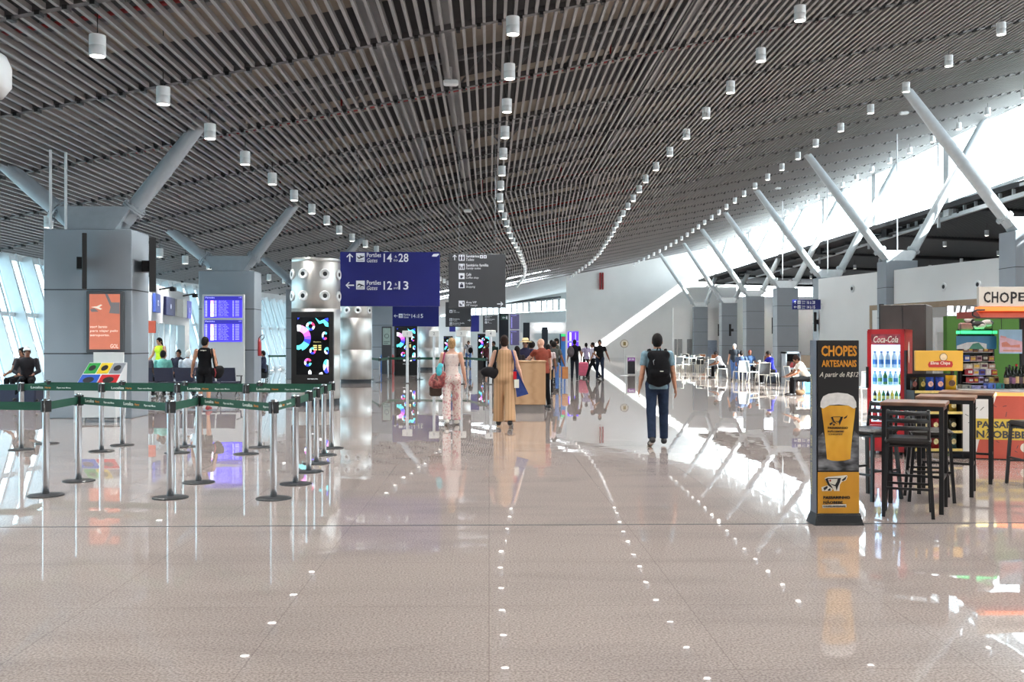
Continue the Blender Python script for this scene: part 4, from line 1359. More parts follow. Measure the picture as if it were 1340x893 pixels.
B.text(t, 'CHOPES', 1074.5, 1121, 452.5, 466.5, 0, 0, .03, .004); B.text(t, 'ARTESANAIS', 1075, 1120.5, 471.5, 480.5, 0, 0, .025, .004)
B.text(t, 'A partir de R$12', 1072, 1123, 487, 495.5, 1, .35, .004, .004)
t.build('lettering', [M['orangeprint'], M['creamprint']], B.o)
t = MB(); B.poly(t, [(1070.5, 572), (1077, 566), (1084, 592), (1096, 600), (1110, 592), (1118, 564), (1123.5, 570), (1123.5, 616), (1070.5, 616)], 0, .0005, .001)
t.build('swirl', M['smoke'], B.o)
t = MB()
B.poly(t, [(1074.5, 531), (1119.5, 531), (1117.8, 548), (1115.6, 566), (1113.8, 584), (1112.6, 601), (1105, 603), (1096, 603.5), (1088, 603), (1082, 601), (1080.6, 584), (1078.8, 566), (1076.6, 548)], 0, .002, .002)
B.poly(t, [(1073.2, 533), (1073.6, 526), (1077, 519), (1084, 515.5), (1096, 514), (1109, 515.5), (1116, 519), (1120, 526), (1120.6, 533), (1117, 535), (1110, 531), (1097, 529.5), (1085, 530.5), (1077, 535)], 1, .004, .002)
gl_ = t.build('beer_glass', [M['beer'], M['foam']], B.o)
t = MB()
tt = lambda m_, pts, o: B.poly(t, pts, m_, .005 + o, .001)
bird(tt, lambda x: 1083 + (x - .125) * 50, lambda y: 543 + (y - .1) * 50, None, 0)
B.text(t, 'PASSARINHO', 1083, 1109, 558.5, 561.5, 0, 0, .02, .007); B.text(t, 'NÃOBEBE', 1083, 1104, 563, 566, 0, 0, .02, .007); B.text(t, 'CHOPES', 1084, 1102, 567.5, 569.5, 0, .1, .01, .007)
t.build('emblem', M['totemblack'], gl_)
t = MB()
tt = lambda m_, pts, o: B.poly(t, pts, m_, .005 + o, .001)
bird(tt, lambda x: 1066 + x * 65 * .99 + .6, lambda y: 615.4 + y * 75 * .94, 1, 0, 2)
B.text(t, 'PASSARINHO', 1077, 1112, 649.2, 653.4, 0, 0, .03, .006); B.text(t, 'NÃOBEBE', 1077, 1102.5, 655, 659.6, 0, 0, .03, .006)
B.poly(t, [(1075.6, 661), (1107, 660), (1107.4, 664), (1076, 665)], 1, .005, .001); B.text(t, 'CHOPES ARTESANAIS', 1077, 1106, 661.4, 663.8, 0, .1, .01, .0075)
t.build('emblem', [M['totemblack'], M['creamprint'], mat('red dot print', (176, 60, 40), .5, noise=0)], am)

# ================================================================ bar tables and stools
M['tabletop'] = ramp_mat('reddish wood top', 'wave', [(0, (112, 80, 64)), (.5, (138, 102, 82)), (1, (124, 90, 72))], .35, (.3, 5, 1), 2.5, 'LINEAR')
M['seatleather'] = mat('black leatherette', (34, 31, 30), .35, noise=.1, scale=30)
def bar_table(lab, cx, cyy):
    w = dd = .285
    h = 1.03
    r = thing('bar_table', lab, 'table', (cx, cyy, 0), -.5, 'high bar tables by the snack kiosk')
    m = MB(); m.bbox(-w, w, -dd, dd, h - .035, h, .006); m.build('tabletop', M['tabletop'], r)
    for sx_ in (-1, 1):
        for sy2 in (-1, 1):
            x, y = sx_ * (w - .035), sy2 * (dd - .035)
            m = MB(); m.box(x - .02, x + .02, y - .02, y + .02, 0, h - .035); m.build('leg', M['blackmetal'], r)
    m = MB()
    for sy2 in (-1, 1): m.box(-w + .05, w - .05, sy2 * (dd - .035) - .015, sy2 * (dd - .035) + .015, h - .075, h - .035)
    for sx_ in (-1, 1):
        m.box(sx_ * (w - .035) - .014, sx_ * (w - .035) + .014, -dd + .05, dd - .05, h - .075, h - .035)
        m.box(sx_ * (w - .035) - .012, sx_ * (w - .035) + .012, -dd + .05, dd - .05, .3, .325)
    m.box(-w + .04, w - .04, -.012, .012, .3, .325)
    m.build('frame', M['blackmetal'], r)
    return r
bar_table('high bar table nearest the camera beside the beer totem', 4.08, 9.45)
bar_table('middle high bar table of the three, behind the nearest one', 4.86, 10.47)
bar_table('rearmost high bar table, closest to the kiosk counter', 5.53, 11.4)
def bar_stool(lab, x, y, rz, seat_h=.72):
    r = thing('bar_stool', lab, 'stool', (x, y, 0), rz, 'black bar stools by the snack kiosk')
    m = MB()
    m.bbox(-.2, .2, -.2, .2, seat_h - .055, seat_h, .028); m.build('seat', M['seatleather'], r)
    for sx_ in (-1, 1):
        m = MB(); m.bar((sx_ * .2, -.2, 0), (sx_ * .17, -.16, seat_h - .05), .03, .03); m.build('leg', M['blackmetal'], r)
        m = MB(); m.bar((sx_ * .21, .22, 0), (sx_ * .175, .165, seat_h - .05), .03, .03); m.build('leg', M['blackmetal'], r)
    m = MB()
    for sx_ in (-1, 1): m.tube([(sx_ * .175, .165, seat_h - .08), (sx_ * .175, .19, seat_h + .1), (sx_ * .17, .225, seat_h + .26)], .014)
    for z in (.09, .16, .23):
        m.tube([(-.172, .19 + (z - .1) * .2, seat_h + z), (0, .215 + (z - .1) * .2, seat_h + z), (.172, .19 + (z - .1) * .2, seat_h + z)], .021)
    m.build('backrest', M['blackmetal'], r)
    m = MB()
    for a, b_ in (((-.19, -.185, .26), (.19, -.185, .26)), ((-.2, .2, .26), (.2, .2, .26)), ((-.193, -.18, .3), (-.2, .2, .3)), ((.193, -.18, .3), (.2, .2, .3))): m.bar(a, b_, .018, .022)
    m.bbox(-.17, .17, -.17, .17, seat_h - .085, seat_h - .055, .01)
    m.build('frame', M['blackmetal'], r)
    return r
bar_stool('black bar stool tucked under the near side of the nearest bar table', 3.88, 9.14, PI - .4)
bar_stool('black bar stool left of the nearest bar table, half behind the beer totem', 3.9, 10.12, -PI / 2 + .5)
bar_stool('black bar stool behind the nearest bar table, next to the middle table', 4.47, 10.0, PI / 2 - .3)
bar_stool('black bar stool cut by the right edge of the photo', 6.06, 10.95, PI)

# ================================================================ drinks fridge
M['cokered'] = mat('red fridge enamel', (178, 18, 30), .3, noise=.03)
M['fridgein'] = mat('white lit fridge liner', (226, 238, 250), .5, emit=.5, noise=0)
dF = 13.9
a, b_ = P(1147, 597, dF), P(1193, 431, dF)
w, h = b_.x - a.x, b_.z
r = thing('drinks_fridge', 'tall red drinks fridge with a lit glass door of bottles', 'fridge', ((a.x + b_.x) / 2 + .1, dF + .38, 0), -.55)
hw = w / 2
m = MB()
m.box(-hw, -hw + .03, -.33, .36, .12, h); m.box(hw - .03, hw, -.33, .36, .12, h); m.box(-hw, hw, -.33, .36, h - .05, h); m.box(-hw, hw, .32, .36, .12, h); m.box(-hw, hw, -.33, .36, .05, .42)
m.build('body', M['cokered'], r)
m = MB()
m.box(-hw + .03, hw - .03, .3, .32, .42, h - .05); m.box(-hw + .03, -hw + .035, -.3, .32, .42, h - .05); m.box(hw - .035, hw - .03, -.3, .32, .42, h - .05)
m.build('liner', M['fridgein'], r)
m = MB()
for z in (.46, .74, .98, 1.22): m.box(-hw + .035, hw - .035, -.28, .3, z, z + .015)
m.build('shelf', M['fridgein'], r)
m = MB()
z0, z1 = .43, h - .02
fwid = .055
m.box(-hw, -hw + fwid, -.37, -.335, z0, z1); m.box(hw - fwid, hw, -.37, -.335, z0, z1); m.box(-hw, hw, -.37, -.335, z0, z0 + .04); m.box(-hw, hw, -.37, -.335, z1 - .05, z1)
dr = m.build('door', M['cokered'], r)
m = MB(); m.box(-hw + fwid, hw - fwid, -.355, -.35, z0 + .04, z1 - .2); m.build('pane', M['glass'], dr)
m = MB(); m.box(-hw - .012, -hw + .02, -.4, -.37, .95, 1.25); m.build('handle', M['black'], dr)
m = MB(); m.box(-hw + fwid, hw - fwid, -.36, -.345, z1 - .2, z1 - .05)
hd = m.build('header', mat('red header with grey shimmer', (150, 62, 74), .3, emit=.15, noise=.5, scale=9), dr)
t = MB(); letter(t, 'Coca-Cola', (-hw + fwid + .03, -.362, z1 - .17), XA, ZA, w - 2 * fwid - .06, .095, 0, .3, .012); t.build('lettering', M['creamprint'], hd)
m = MB()
for i in range(12):
    for j in range(4): m.box(-.1 + j * .06, -.07 + j * .06, -.335, -.328, .14 + i * .02, .148 + i * .02)
m.box(-hw, hw, -.36, -.33, .1, .42, 1)
m.build('grille', [M['black'], M['cokered']], r)
t = MB()
t.prism([(.05 * math.cos(a), .15 * math.sin(a)) for a in [2 * PI * i / 20 for i in range(20)]], (hw + .001, .0, h - .33), (0, 1, 0), ZA, .003)
t.build('side_emblem', M['creamprint'], r)
m = MB()
for sx_ in (-1, 1):
    for y in (-.25, .28): m.cyl((sx_ * (hw - .07), y, 0), (sx_ * (hw - .07), y, .06), .025, n=10)
m.build('foot', M['black'], r)
FR = r.location.copy()
m = MB()
for sx_ in (-1, 1): m.box(sx_ * (hw - .05) - .008, sx_ * (hw - .05) + .008, -.325, -.31, .46, h - .2)
m.box(-hw + .06, hw - .06, -.325, -.31, h - .21, h - .195)
m.build('light_tube', glow('fridge light', (236, 244, 255), 5), r)
def fr_at(x, y):
    c, s_ = math.cos(-.55), math.sin(-.55)
    return FR.x + x * c - y * s_, FR.y + x * s_ + y * c
BC = {'clear': (190, 214, 232), 'blue': (60, 120, 190), 'green': (70, 130, 70), 'cola': (60, 26, 20), 'red': (190, 30, 36), 'yellow': (212, 186, 60), 'aqua': (150, 200, 214), 'dark': (34, 40, 34)}
def bottle_mesh(col, h=.24, r_=.03, cap='blue', label_c=None):
    m = MB()
    m.lathe([(0, 0), (r_, .004), (r_, h * .6), (r_ * .85, h * .7), (r_ * .42, h * .85), (r_ * .4, h * .92)], n=12)
    b = m
    return b
def bottle(lab, x, y, z, col, h=.24, r_=.03, cap='blue', lab_c=(230, 236, 240), group=None):
    o = bottle_mesh(col, h, r_).build('bottle', mat('bottle ' + col, BC[col], .15, noise=.05, spec=.6))
    o.location = (x, y, z)
    props(o, lab, 'bottle', group)
    m = MB(); m.lathe([(r_ * .46, h * .92), (r_ * .46, h), (0, h)], n=10); m.build('cap', mat('cap ' + cap, BC[cap], .4, noise=0), o)
    m = MB(); m.lathe([(r_ * 1.02, h * .22), (r_ * 1.02, h * .5)], n=12); m.build('paper_label', mat('label %d %d %d' % lab_c, lab_c, .5, noise=.15, scale=30), o)
    return o
rng = random.Random(3)
for si, (z, n, kinds, hh, lab) in enumerate(((1.235, 5, ('clear', 'clear'), .235, 'clear water bottle with a blue cap on the top fridge shelf'), (.995, 6, ('aqua', 'clear', 'green'), .19, 'pale soft drink bottle on the second fridge shelf'),
                                       (.755, 7, ('dark', 'yellow', 'green'), .16, 'small dark or green bottle on the third fridge shelf'), (.475, 5, ('cola', 'red'), .22, 'cola bottle with a red label on the lowest fridge shelf'))):
    for i in range(n):
        x, y_ = fr_at(-hw + .075 + (w - .15) * i / (n - 1), -.2)
        c = kinds[i % len(kinds)]
        bottle(lab, x, y_, z, c, hh, min(.034, (w - .15) / (n - 1) * .45), 'blue' if si < 2 else ('red' if si == 3 else 'yellow'), {0: (70, 130, 200), 1: (120, 180, 90) if i % 2 else (60, 130, 190), 2: (210, 200, 120), 3: (190, 24, 32)}[si], 'bottles on fridge shelf %s' % ('one', 'two', 'three', 'four')[si])
# dark cabinet behind
a, b_ = P(1172, 450, 15.6), P(1228, 450, 15.6)
c = thing('storage_cabinet', 'tall dark brown laminate cabinet behind the fridge and the chips rack', 'cabinet', ((a.x + b_.x) / 2 + .05, 16.1, 0), -.52)
hw2 = (b_.x - a.x) / 2 + .0
zt = P(1200, 398.5, 15.6).z
lam = ramp_mat('dark brown laminate', 'noise', [(.3, (58, 52, 50)), (.5, (74, 67, 64)), (.7, (86, 78, 74))], .4, (1, 1, .5), 2.5, 'LINEAR')
m = MB(); m.bbox(-hw2, hw2, -.5, .5, .08, zt, .01); m.build('body', lam, c)
m = MB(); m.box(-hw2 + .03, hw2 - .03, -.46, .46, 0, .08); m.build('plinth', M['black'], c)
m = MB(); m.box(-hw2 + .02, -.006, -.52, -.5, .12, zt - .03); m.box(.006, hw2 - .02, -.52, -.5, .12, zt - .03)
d_ = m.build('door', lam, c)
m = MB(); m.box(-.05, -.03, -.545, -.52, 1.0, 1.2); m.box(.03, .05, -.545, -.52, 1.0, 1.2); m.build('handle', M['black'], d_)

# ================================================================ chips rack
dC = 13.5
a, b_ = P(1197, 450, dC), P(1259, 450, dC)
cx = (a.x + b_.x) / 2; hwc = (b_.x - a.x) / 2
r = thing('chips_rack', 'black snack rack with a yellow chips header sign', 'rack', (cx, dC, 0))
zf = lambda py: P(1228, py, dC).z
sh = [zf(513.5), zf(541), zf(566), .12]
m = MB()
for sx_ in (-1, 1):
    m.box(sx_ * hwc - .012, sx_ * hwc + .012, .26, .32, 0, zf(459)); m.box(sx_ * hwc - .012, sx_ * hwc + .012, -.02, .32, 0, .1)
    m.box(sx_ * hwc - .008, sx_ * hwc + .008, 0, .32, .1, sh[0] + .02)
m.box(-hwc, hwc, .3, .32, .05, zf(490))
m.build('frame', M['blackmetal'], r)
for z in sh:
    m = MB(); m.box(-hwc, hwc, .0, .3, z, z + .012); s_ = m.build('shelf', M['blackmetal'], r)
    m = MB(); m.box(-hwc, hwc, -.012, 0, z - .012, z + .022); m.build('shelf_edge', mat('yellow shelf strip', (212, 190, 110), .5, noise=.15, scale=14), s_)
Bz0, Bz1 = zf(485.5), zf(459)
m = MB(); m.bbox(-hwc - .0, hwc + .0, -.03, .02, Bz0, Bz1, .006)
hd = m.build('header', mat('yellow header', (220, 172, 62), .4, noise=.05, scale=2), r)
t = MB()
t.prism([(-.155, -.045), (.16, -.045), (.175, -.01), (.165, .035), (.06, .05), (-.15, .03), (-.17, -.01)], (0.01, -.031, (Bz0 + Bz1) / 2 - .045), XA, ZA, .003, 0)
t.prism([(.055 * math.cos(a), .055 * math.sin(a)) for a in [2 * PI * i / 20 for i in range(20)]], (.055, -.0315, (Bz0 + Bz1) / 2 + .05), XA, ZA, .002, 3)
t.prism([(.047 * math.cos(a), .047 * math.sin(a)) for a in [2 * PI * i / 20 for i in range(20)]], (.055, -.0335, (Bz0 + Bz1) / 2 + .05), XA, ZA, .002, 1)
letter(t, 'Elma Chips', (0.01, -.0345, (Bz0 + Bz1) / 2 - .065), XA, ZA, .27, .055, 2, .1, .015, .002, 'C')
t.build('lettering', [mat('red ribbon', (184, 44, 40), .5, noise=0), mat('chip cream', (226, 206, 170), .5, noise=.1, scale=20), M['creamprint'], mat('grey outline', (110, 90, 60), .5, noise=0)], hd)
def bag_mesh(w, h, d, seed):
    """a pillow bag with crimped ends"""
    rg = random.Random(seed)
    m = MB(); nx, nz = 7, 9
    idx = {}
    for side in (-1, 1):
        for i in range(nx):
            for j in range(nz):
                u, v = i / (nx - 1) * 2 - 1, j / (nz - 1) * 2 - 1
                bulge = max(0, (1 - abs(u) ** 3)) * max(0, 1 - abs(v) ** 2.4)
                y = side * d / 2 * bulge + rg.uniform(-.004, .004) * bulge
                x = u * w / 2 * (1 - .08 * (1 - abs(v)) * 0) * (.94 + .06 * abs(v))
                idx[side, i, j] = m.add([(x, y, h / 2 + v * h / 2)])
        for i in range(nx - 1):
            for j in range(nz - 1):
                q = [idx[side, i, j], idx[side, i + 1, j], idx[side, i + 1, j + 1], idx[side, i, j + 1]]
                m.face(q if side < 0 else q[::-1], True)
    return m
def snack_bag(lab, x, y, z, rgb, w=.13, h=.2, group=None, seed=1, patch=(236, 216, 160), rz=0):
    o = bag_mesh(w, h, .07, seed).build('snack_bag', mat('foil %d %d %d' % rgb, rgb, .25, noise=.2, scale=8))
    o.location = (x, y, z); o.rotation_euler = (0, 0, rz)
    props(o, lab, 'snack bag', group)
    m = MB(); e = [(w * .3 * math.cos(a), h * .5 + h * .2 * math.sin(a)) for a in [2 * PI * i / 14 for i in range(14)]]
    m.prism(e, (0, -.033, 0), XA, ZA, .004)
    m.build('print', mat('print %d %d %d' % patch, patch, .4, noise=.3, scale=25), o)
    return o
xs = lambda px: P(px, 450, dC).x
for px, c, lab, pt_, ww_ in ((1201, (44, 36, 34), 'dark brown snack bag at the left end of the top rack shelf', (120, 60, 50), .1), (1212, (66, 74, 40), 'dark olive snack bag beside the blue bags', (170, 150, 60), .1),
                        (1222, (34, 72, 164), 'left of the two blue snack bags on the top rack shelf', (226, 180, 160), .12), (1235, (30, 66, 170), 'right of the two blue snack bags on the top rack shelf', (230, 170, 150), .12), (1250, (220, 168, 30), 'large yellow snack bag at the right end of the top rack shelf', (90, 60, 40), .155)):
    snack_bag(lab, xs(px), dC + .13, sh[0] + .012, c, ww_, .19 if px != 1250 else .215, None, px, pt_)
k = 0
for zi, cols in ((1, ((214, 176, 50), (150, 34, 40), (196, 110, 40), (170, 34, 36), (206, 170, 60))), (2, ((60, 60, 62), (90, 40, 40), (150, 28, 40), (206, 178, 70), (52, 50, 40))), (3, ((200, 170, 60), (60, 40, 40), (150, 40, 40), (190, 160, 60), (80, 110, 110)))):
    for i, c in enumerate(cols):
        nmz = ('second', 'third', 'lowest')[zi - 1]
        snack_bag('snack bag on the %s shelf of the chips rack, %s from its left end' % (nmz, ('first', 'second', 'third', 'fourth', 'fifth')[i]), cx - hwc + .08 + (2 * hwc - .16) * i / 4, dC + .11, sh[zi] + .012, c, .11, .17 if zi < 3 else .2, 'snack bags on the %s rack shelf' % nmz, 40 + k); k += 1

# ================================================================ kiosk counter
dK = 13.55
xk0, xk1 = P(1257, 450, dK).x, P(1410, 450, dK).x
zk = lambda py: P(1300, py, dK).z
r = thing('kiosk_counter', 'kiosk counter with a white and coral front and a glowing edge', 'counter', (xk0, dK, 0), -.3)
Lk = 2.2
KC, KS = math.cos(-.3), math.sin(-.3)
def kxz(px, py):
    rr = ray(px, py)
    # meet the turned counter front
    t = (rr.x * dK - rr.y * xk0) / (KC * rr.y - KS * rr.x)
    yy = dK + KS * t
    return t, CAMZ + rr.z * yy / rr.y
coral = mat('coral front', (190, 88, 72), .45, noise=.04)
m = MB(); m.box(0, Lk, 0, 1.25, .1, zk(517)); m.build('body', M['placard'], r)
m = MB(); m.box(.02, Lk, .05, 1.2, 0, .1); m.build('plinth', M['black'], r)
m = MB(); m.bbox(-.03, Lk + .03, -.05, 1.3, zk(513), zk(509.5), .008); m.build('countertop', mat('grey counter top', (176, 176, 176), .3), r)
kx = lambda px: kxz(px, 550)[0]
m = MB(); m.box(0, kx(1304), -.02, 0, zk(517.5), zk(513.2)); m.build('glow_edge', glow('warm edge light', (255, 238, 170), 1.6), r)
m = MB(); m.box(kx(1304), Lk, -.02, 0, zk(517.5), zk(513.2)); m.build('glow_edge', glow('orange edge light', (255, 150, 84), 1.0), r)
kx = lambda px: kxz(px, 550)[0]
m = MB()
m.prism([(kx(1304), zk(518)), (Lk, zk(518)), (Lk, zk(599)), (kx(1276), zk(599)), (kx(1281), zk(577)), (kx(1293), zk(549))], (0, -.001, 0), XA, ZA, .004)
fp_ = m.build('coral_panel', coral, r)
m = MB(); m.box(kx(1276), Lk, -.009, -.005, zk(574.5), zk(547.5)); yb_ = m.build('yellow_band', mat('yellow band', (210, 184, 74), .5, noise=.04), fp_)
t = MB()
letter(t, 'PASSARINHO', (kx(1278.5), -.0095, zk(559.5)), XA, ZA, kx(1361) - kx(1278.5), zk(550.5) - zk(559.5), 0, 0, .035)
letter(t, 'NÃOBEBE', (kx(1277.5), -.0095, zk(572.5)), XA, ZA, kx(1343.5) - kx(1277.5), zk(560.5) - zk(572.5), 0, 0, .035)
t.build('lettering', M['signgrey'], yb_)
t = MB()
rg = random.Random(5)
for i in range(16):
    px, py = rg.uniform(1262, 1335), rg.choice((rg.uniform(524, 546), rg.uniform(576, 594)))
    if i < 6: px, py = rg.uniform(1262, 1274), rg.uniform(530, 570)
    a = rg.uniform(0, PI); l_ = rg.uniform(.01, .035)
    t.prism([(-l_, -.004), (l_, -.003), (l_, .005), (-l_, .003)], (kx(px), -.0055, zk(py)), (math.cos(a), 0, math.sin(a)), (-math.sin(a), 0, math.cos(a)), .002)
e0 = [(kx(1341 + 6 * math.cos(a)), zk(584 + 6 * math.sin(a))) for a in [2 * PI * i / 16 for i in range(16)]]
t.prism(e0, (0, -.0055, 0), XA, ZA, .002, 1)
t.build('flecks', [M['signgrey'], M['creamprint']], fp_)
# canopy with the sign
dS = 13.3
zs_ = lambda py: P(1300, py, dS).z
sxp = lambda px: P(px, 450, dS).x
r = thing('kiosk_canopy', 'kiosk sign board with hand drawn CHOPES lettering over an orange canopy', 'sign', (sxp(1281), dS, 0))
o0 = sxp(1281); Wd = sxp(1420) - o0
m = MB(); m.bbox(0, Wd, 0, .06, zs_(401.5), zs_(375.5), .004); bo = m.build('sign_board', mat('pale sign board', (206, 202, 192), .5, noise=.04), r)
t = MB()
for ch, a0, a1, y0, y1 in (('C', 1287.3, 1296, 382, 396.4), ('H', 1297.8, 1306.3, 382, 396.4), ('O', 1308.2, 1320.4, 382.6, 396.6), ('P', 1322.6, 1331, 382, 397.6), ('E', 1332.6, 1341.5, 383, 394.6), ('S', 1344, 1353, 382.5, 396)):
    letter(t, ch, (sxp(a0) - o0, -.001, zs_(y1)), XA, ZA, sxp(a1) - sxp(a0), zs_(y0) - zs_(y1), 0, 0, .02, .004)
t.build('lettering', M['blackmetal'], bo)
m = MB(); m.box(-.005, Wd, -.02, .1, zs_(407.3), zs_(401.7)); m.build('lit_strip', glow('orange strip', (250, 128, 62), .75), r)
m = MB(); m.prism([(-.1, zs_(416)), (.02, zs_(407.4)), (.6, zs_(407.4)), (.6, zs_(416))], (-.02, 0, 0), (0, 1, 0), ZA, Wd + .02); m.build('awning', mat('brick red awning', (150, 58, 42), .5, noise=.05), r)
m = MB(); 
for x in (.85, Wd - .1): m.box(x, x + .05, .5, .55, zk(509), zs_(407))
m.build('post', M['blackmetal'], r)
m = MB(); m.tube([(.05, -.06, zs_(406)), (-.06, -.06, zs_(406.2)), (-.115, -.06, zs_(409)), (-.115, -.06, zs_(413)), (-.06, -.06, zs_(415.8)), (1.1, -.06, zs_(415.8))], .012)
m.build('rail', M['blackmetal'], r)
dB = 15.2
zb = lambda py: P(1300, py, dB).z
xb = lambda px: P(px, 450, dB).x
g = MB(); g.box(xb(1239), xb(1420), dB, dB + .12, 0, zb(414)); props(g.build('kiosk_back_panel', mat('green kiosk panel', (64, 110, 34), .5, noise=.05)), 'green back panel of the snack kiosk', 'panel')
# far lit letters of the shop behind
t = MB(); dL = 40
p0, p1 = P(1241, 412.5, dL), P(1279, 400.5, dL)
x = p0.x; 
for i, (f, hgt) in enumerate(((0, 1), (.24, .98), (.44, .96), (.6, .6), (.72, .9), (.86, .55))):
    w_ = (p1.x - p0.x) * (.17 if i == 0 else .12)
    X0 = p0.x + (p1.x - p0.x) * f
    if i == 0: t.box(X0, X0 + w_, dL, dL + .08, p0.z, p1.z)
    else: t.prism([(X0, p0.z), (X0 + w_ * .6, p0.z), (X0 + w_ * 1.1, p0.z + (p1.z - p0.z) * hgt), (X0 + w_ * .5, p0.z + (p1.z - p0.z) * hgt)], (0, dL, 0), XA, ZA, .08)
t.box(p0.x, p1.x + .1, dL, dL + .05, p0.z - .02, p0.z + .1)
props(t.build('shop_letters', glow('white shop letters', (246, 246, 252), 1.6)), 'big white lit letters of the shop behind the kiosk', 'sign')
q = MB(); q.box(p0.x - .5, p1.x + 3, dL + .1, dL + .3, p0.z - .7, p0.z - .1); q.box(p0.x - .5, p0.x - .4, dL + .12, dL + .28, 0, p0.z - .7)
props(q.build('shop_fascia', M['greywall']), 'grey fascia under the white lit shop letters', 'fascia')
# shelves of snacks on the counter
dQ = 13.95
zq = lambda py: P(1290, py, dQ).z
xq = lambda px: P(px, 450, dQ).x
r = thing('snack_display', 'tall stepped snack display on the kiosk counter', 'rack', (xq(1285), dQ, 0))
o1 = xq(1285)
top = zk(509.5)
m = MB()
for px in (1263, 1305): m.box(xq(px) - o1 - .012, xq(px) - o1 + .012, .1, .16, top, zq(432))
m.box(xq(1260) - o1, xq(1306) - o1, .15, .17, top, zq(430)); m.build('frame', M['blackmetal'], r)
lev = [(461, .12), (473, .09), (483, .05), (491, .0), (501, -.04)]
for py, y in lev:
    m = MB(); m.box(xq(1264) - o1, xq(1305) - o1, y - .02, .15, zq(py) - .008, zq(py)); m.build('shelf', M['greywall'], r)
m = MB(); m.box(xq(1258) - o1, xq(1306) - o1, .02, .16, zq(437), zq(433)); m.build('light_strip', glow('green strip light', (70, 235, 140), 1.2), r)
pal = {461: [(150, 110, 96), (178, 140, 150), (140, 100, 60), (186, 160, 170), (160, 110, 80), (170, 120, 100)], 473: [(60, 90, 180), (196, 150, 130), (206, 170, 180), (60, 40, 40), (190, 120, 110)],
       483: [(226, 214, 196), (214, 196, 170), (230, 226, 214), (200, 160, 140)], 491: [(190, 40, 52), (206, 196, 210), (70, 80, 180), (226, 220, 224), (196, 90, 80)], 501: [(196, 60, 70), (170, 60, 70), (190, 180, 226), (96, 80, 110), (226, 214, 150), (196, 150, 100)]}
names = {461: 'top', 473: 'second', 483: 'third', 491: 'fourth', 501: 'fifth'}
boxp = {}
for py, y in lev:
    n = len(pal[py])
    for i, c in enumerate(pal[py]):
        x0_ = xq(1265) + (xq(1305) - xq(1265)) * i / n; w_ = (xq(1305) - xq(1265)) / n * .92
        hh = (zq(py - 8.2) - zq(py)) * (.82 + .16 * ((i * 7 + py) % 3) / 2)
        m = MB(); m.bbox(0, w_, -.02, .07, 0, hh, .006); 
        o = m.build('snack_packet', mat('packet %d %d %d' % c, c, .35, noise=.25, scale=22)); o.location = (x0_, dQ + y, zq(py))
        props(o, 'small snack packet on the %s shelf of the counter display, %s from its left' % (names[py], ('first', 'second', 'third', 'fourth', 'fifth', 'sixth')[i]), 'packet', 'packets on the %s display shelf' % names[py])
        m = MB(); m.box(w_ * .15, w_ * .85, -.023, -.02, hh * .3, hh * .72); m.build('print', mat('packet print %d' % (i % 3), ((240, 236, 226), (236, 200, 80), (90, 40, 60))[i % 3], .5, noise=.2, scale=30), o)
for i, (x0, x1, y0, y1, c, lab) in enumerate(((1259, 1271, 504, 510.5, (136, 138, 130), 'flat grey box at the left end of the kiosk counter top'), (1272, 1291, 505, 510.5, (150, 150, 196), 'flat lilac box on the kiosk counter top'), (1293, 1303, 502, 510.5, (86, 120, 206), 'blue box on the kiosk counter top'), (1303.5, 1314.5, 502, 510.5, (50, 130, 130), 'teal box on the kiosk counter top'))):
    a, b_ = P(x0, y1, dK + .08), P(x1, y0, dK + .08)
    m = MB(); m.bbox(0, b_.x - a.x, 0, .14, 0, b_.z - top, .004); o = m.build('counter_box', mat('counter box %d' % i, c, .4, noise=.3, scale=18)); o.location = (a.x, dK + .08, top); props(o, lab, 'box', 'boxes along the kiosk counter')
    m = MB(); m.box((b_.x - a.x) * .6, (b_.x - a.x) * .8, -.004, 0, .01, (b_.z - top) * .8); m.build('print', M['signgrey'], o)
# posters
def poster(name, lab, x0, x1, y0, y1, d, cols, t=.02):
    a, b_ = P(x0, y1, d), P(x1, y0, d)
    r = thing(name, lab, 'poster', ((a.x + b_.x) / 2, d, 0))
    hw_ = (b_.x - a.x) / 2
    m = MB(); m.box(-hw_, hw_, 0, t, a.z, b_.z); o = m.build('sheet', mat(name + lab[:6], cols[0], .4, noise=.06), r)
    for i, (c, pts) in enumerate(cols[1]):
        m = MB(); m.prism([(-hw_ + 2 * hw_ * u, b_.z - (b_.z - a.z) * v) for u, v in pts], (0, -.001 - i * .0015, 0), XA, ZA, .001); m.build('print', mat('poster %d %d %d' % c, c, .4, noise=.12, scale=12), o)
    for s_ in (-.8, .8):
        m = MB(); m.cyl((hw_ * s_, t / 2, b_.z), (hw_ * s_, t / 2, b_.z + .18), .004, n=6); m.build('hanger', M['blackmetal'], r)
poster('kiosk_poster', 'blue landscape poster above the snack display', 1252, 1304, 440, 457, 13.9, ((64, 132, 172), [((206, 218, 222), [(0, .75), (.25, .5), (.5, .45), (.75, .6), (.75, 1), (0, 1)]), ((70, 140, 120), [(.3, 1), (.4, .6), (.55, .5), (.62, .75), (.7, 1)])]))
poster('kiosk_poster', 'sky blue and pink poster hanging over the bottles', 1308, 1337.5, 431.5, 463, 13.75, ((150, 196, 226), [((214, 184, 200), [(0, .3), (.35, .35), (1, .5), (1, .95), (0, .95)]), ((206, 136, 120), [(.08, .55), (.3, .5), (.5, .66), (.9, .62), (.9, .75), (.1, .72)]), ((200, 150, 150), [(.04, .25), (.3, .3), (.28, .36), (.04, .33)]), ((206, 150, 130), [(.15, .84), (.95, .86), (.95, .91), (.15, .9)])]))
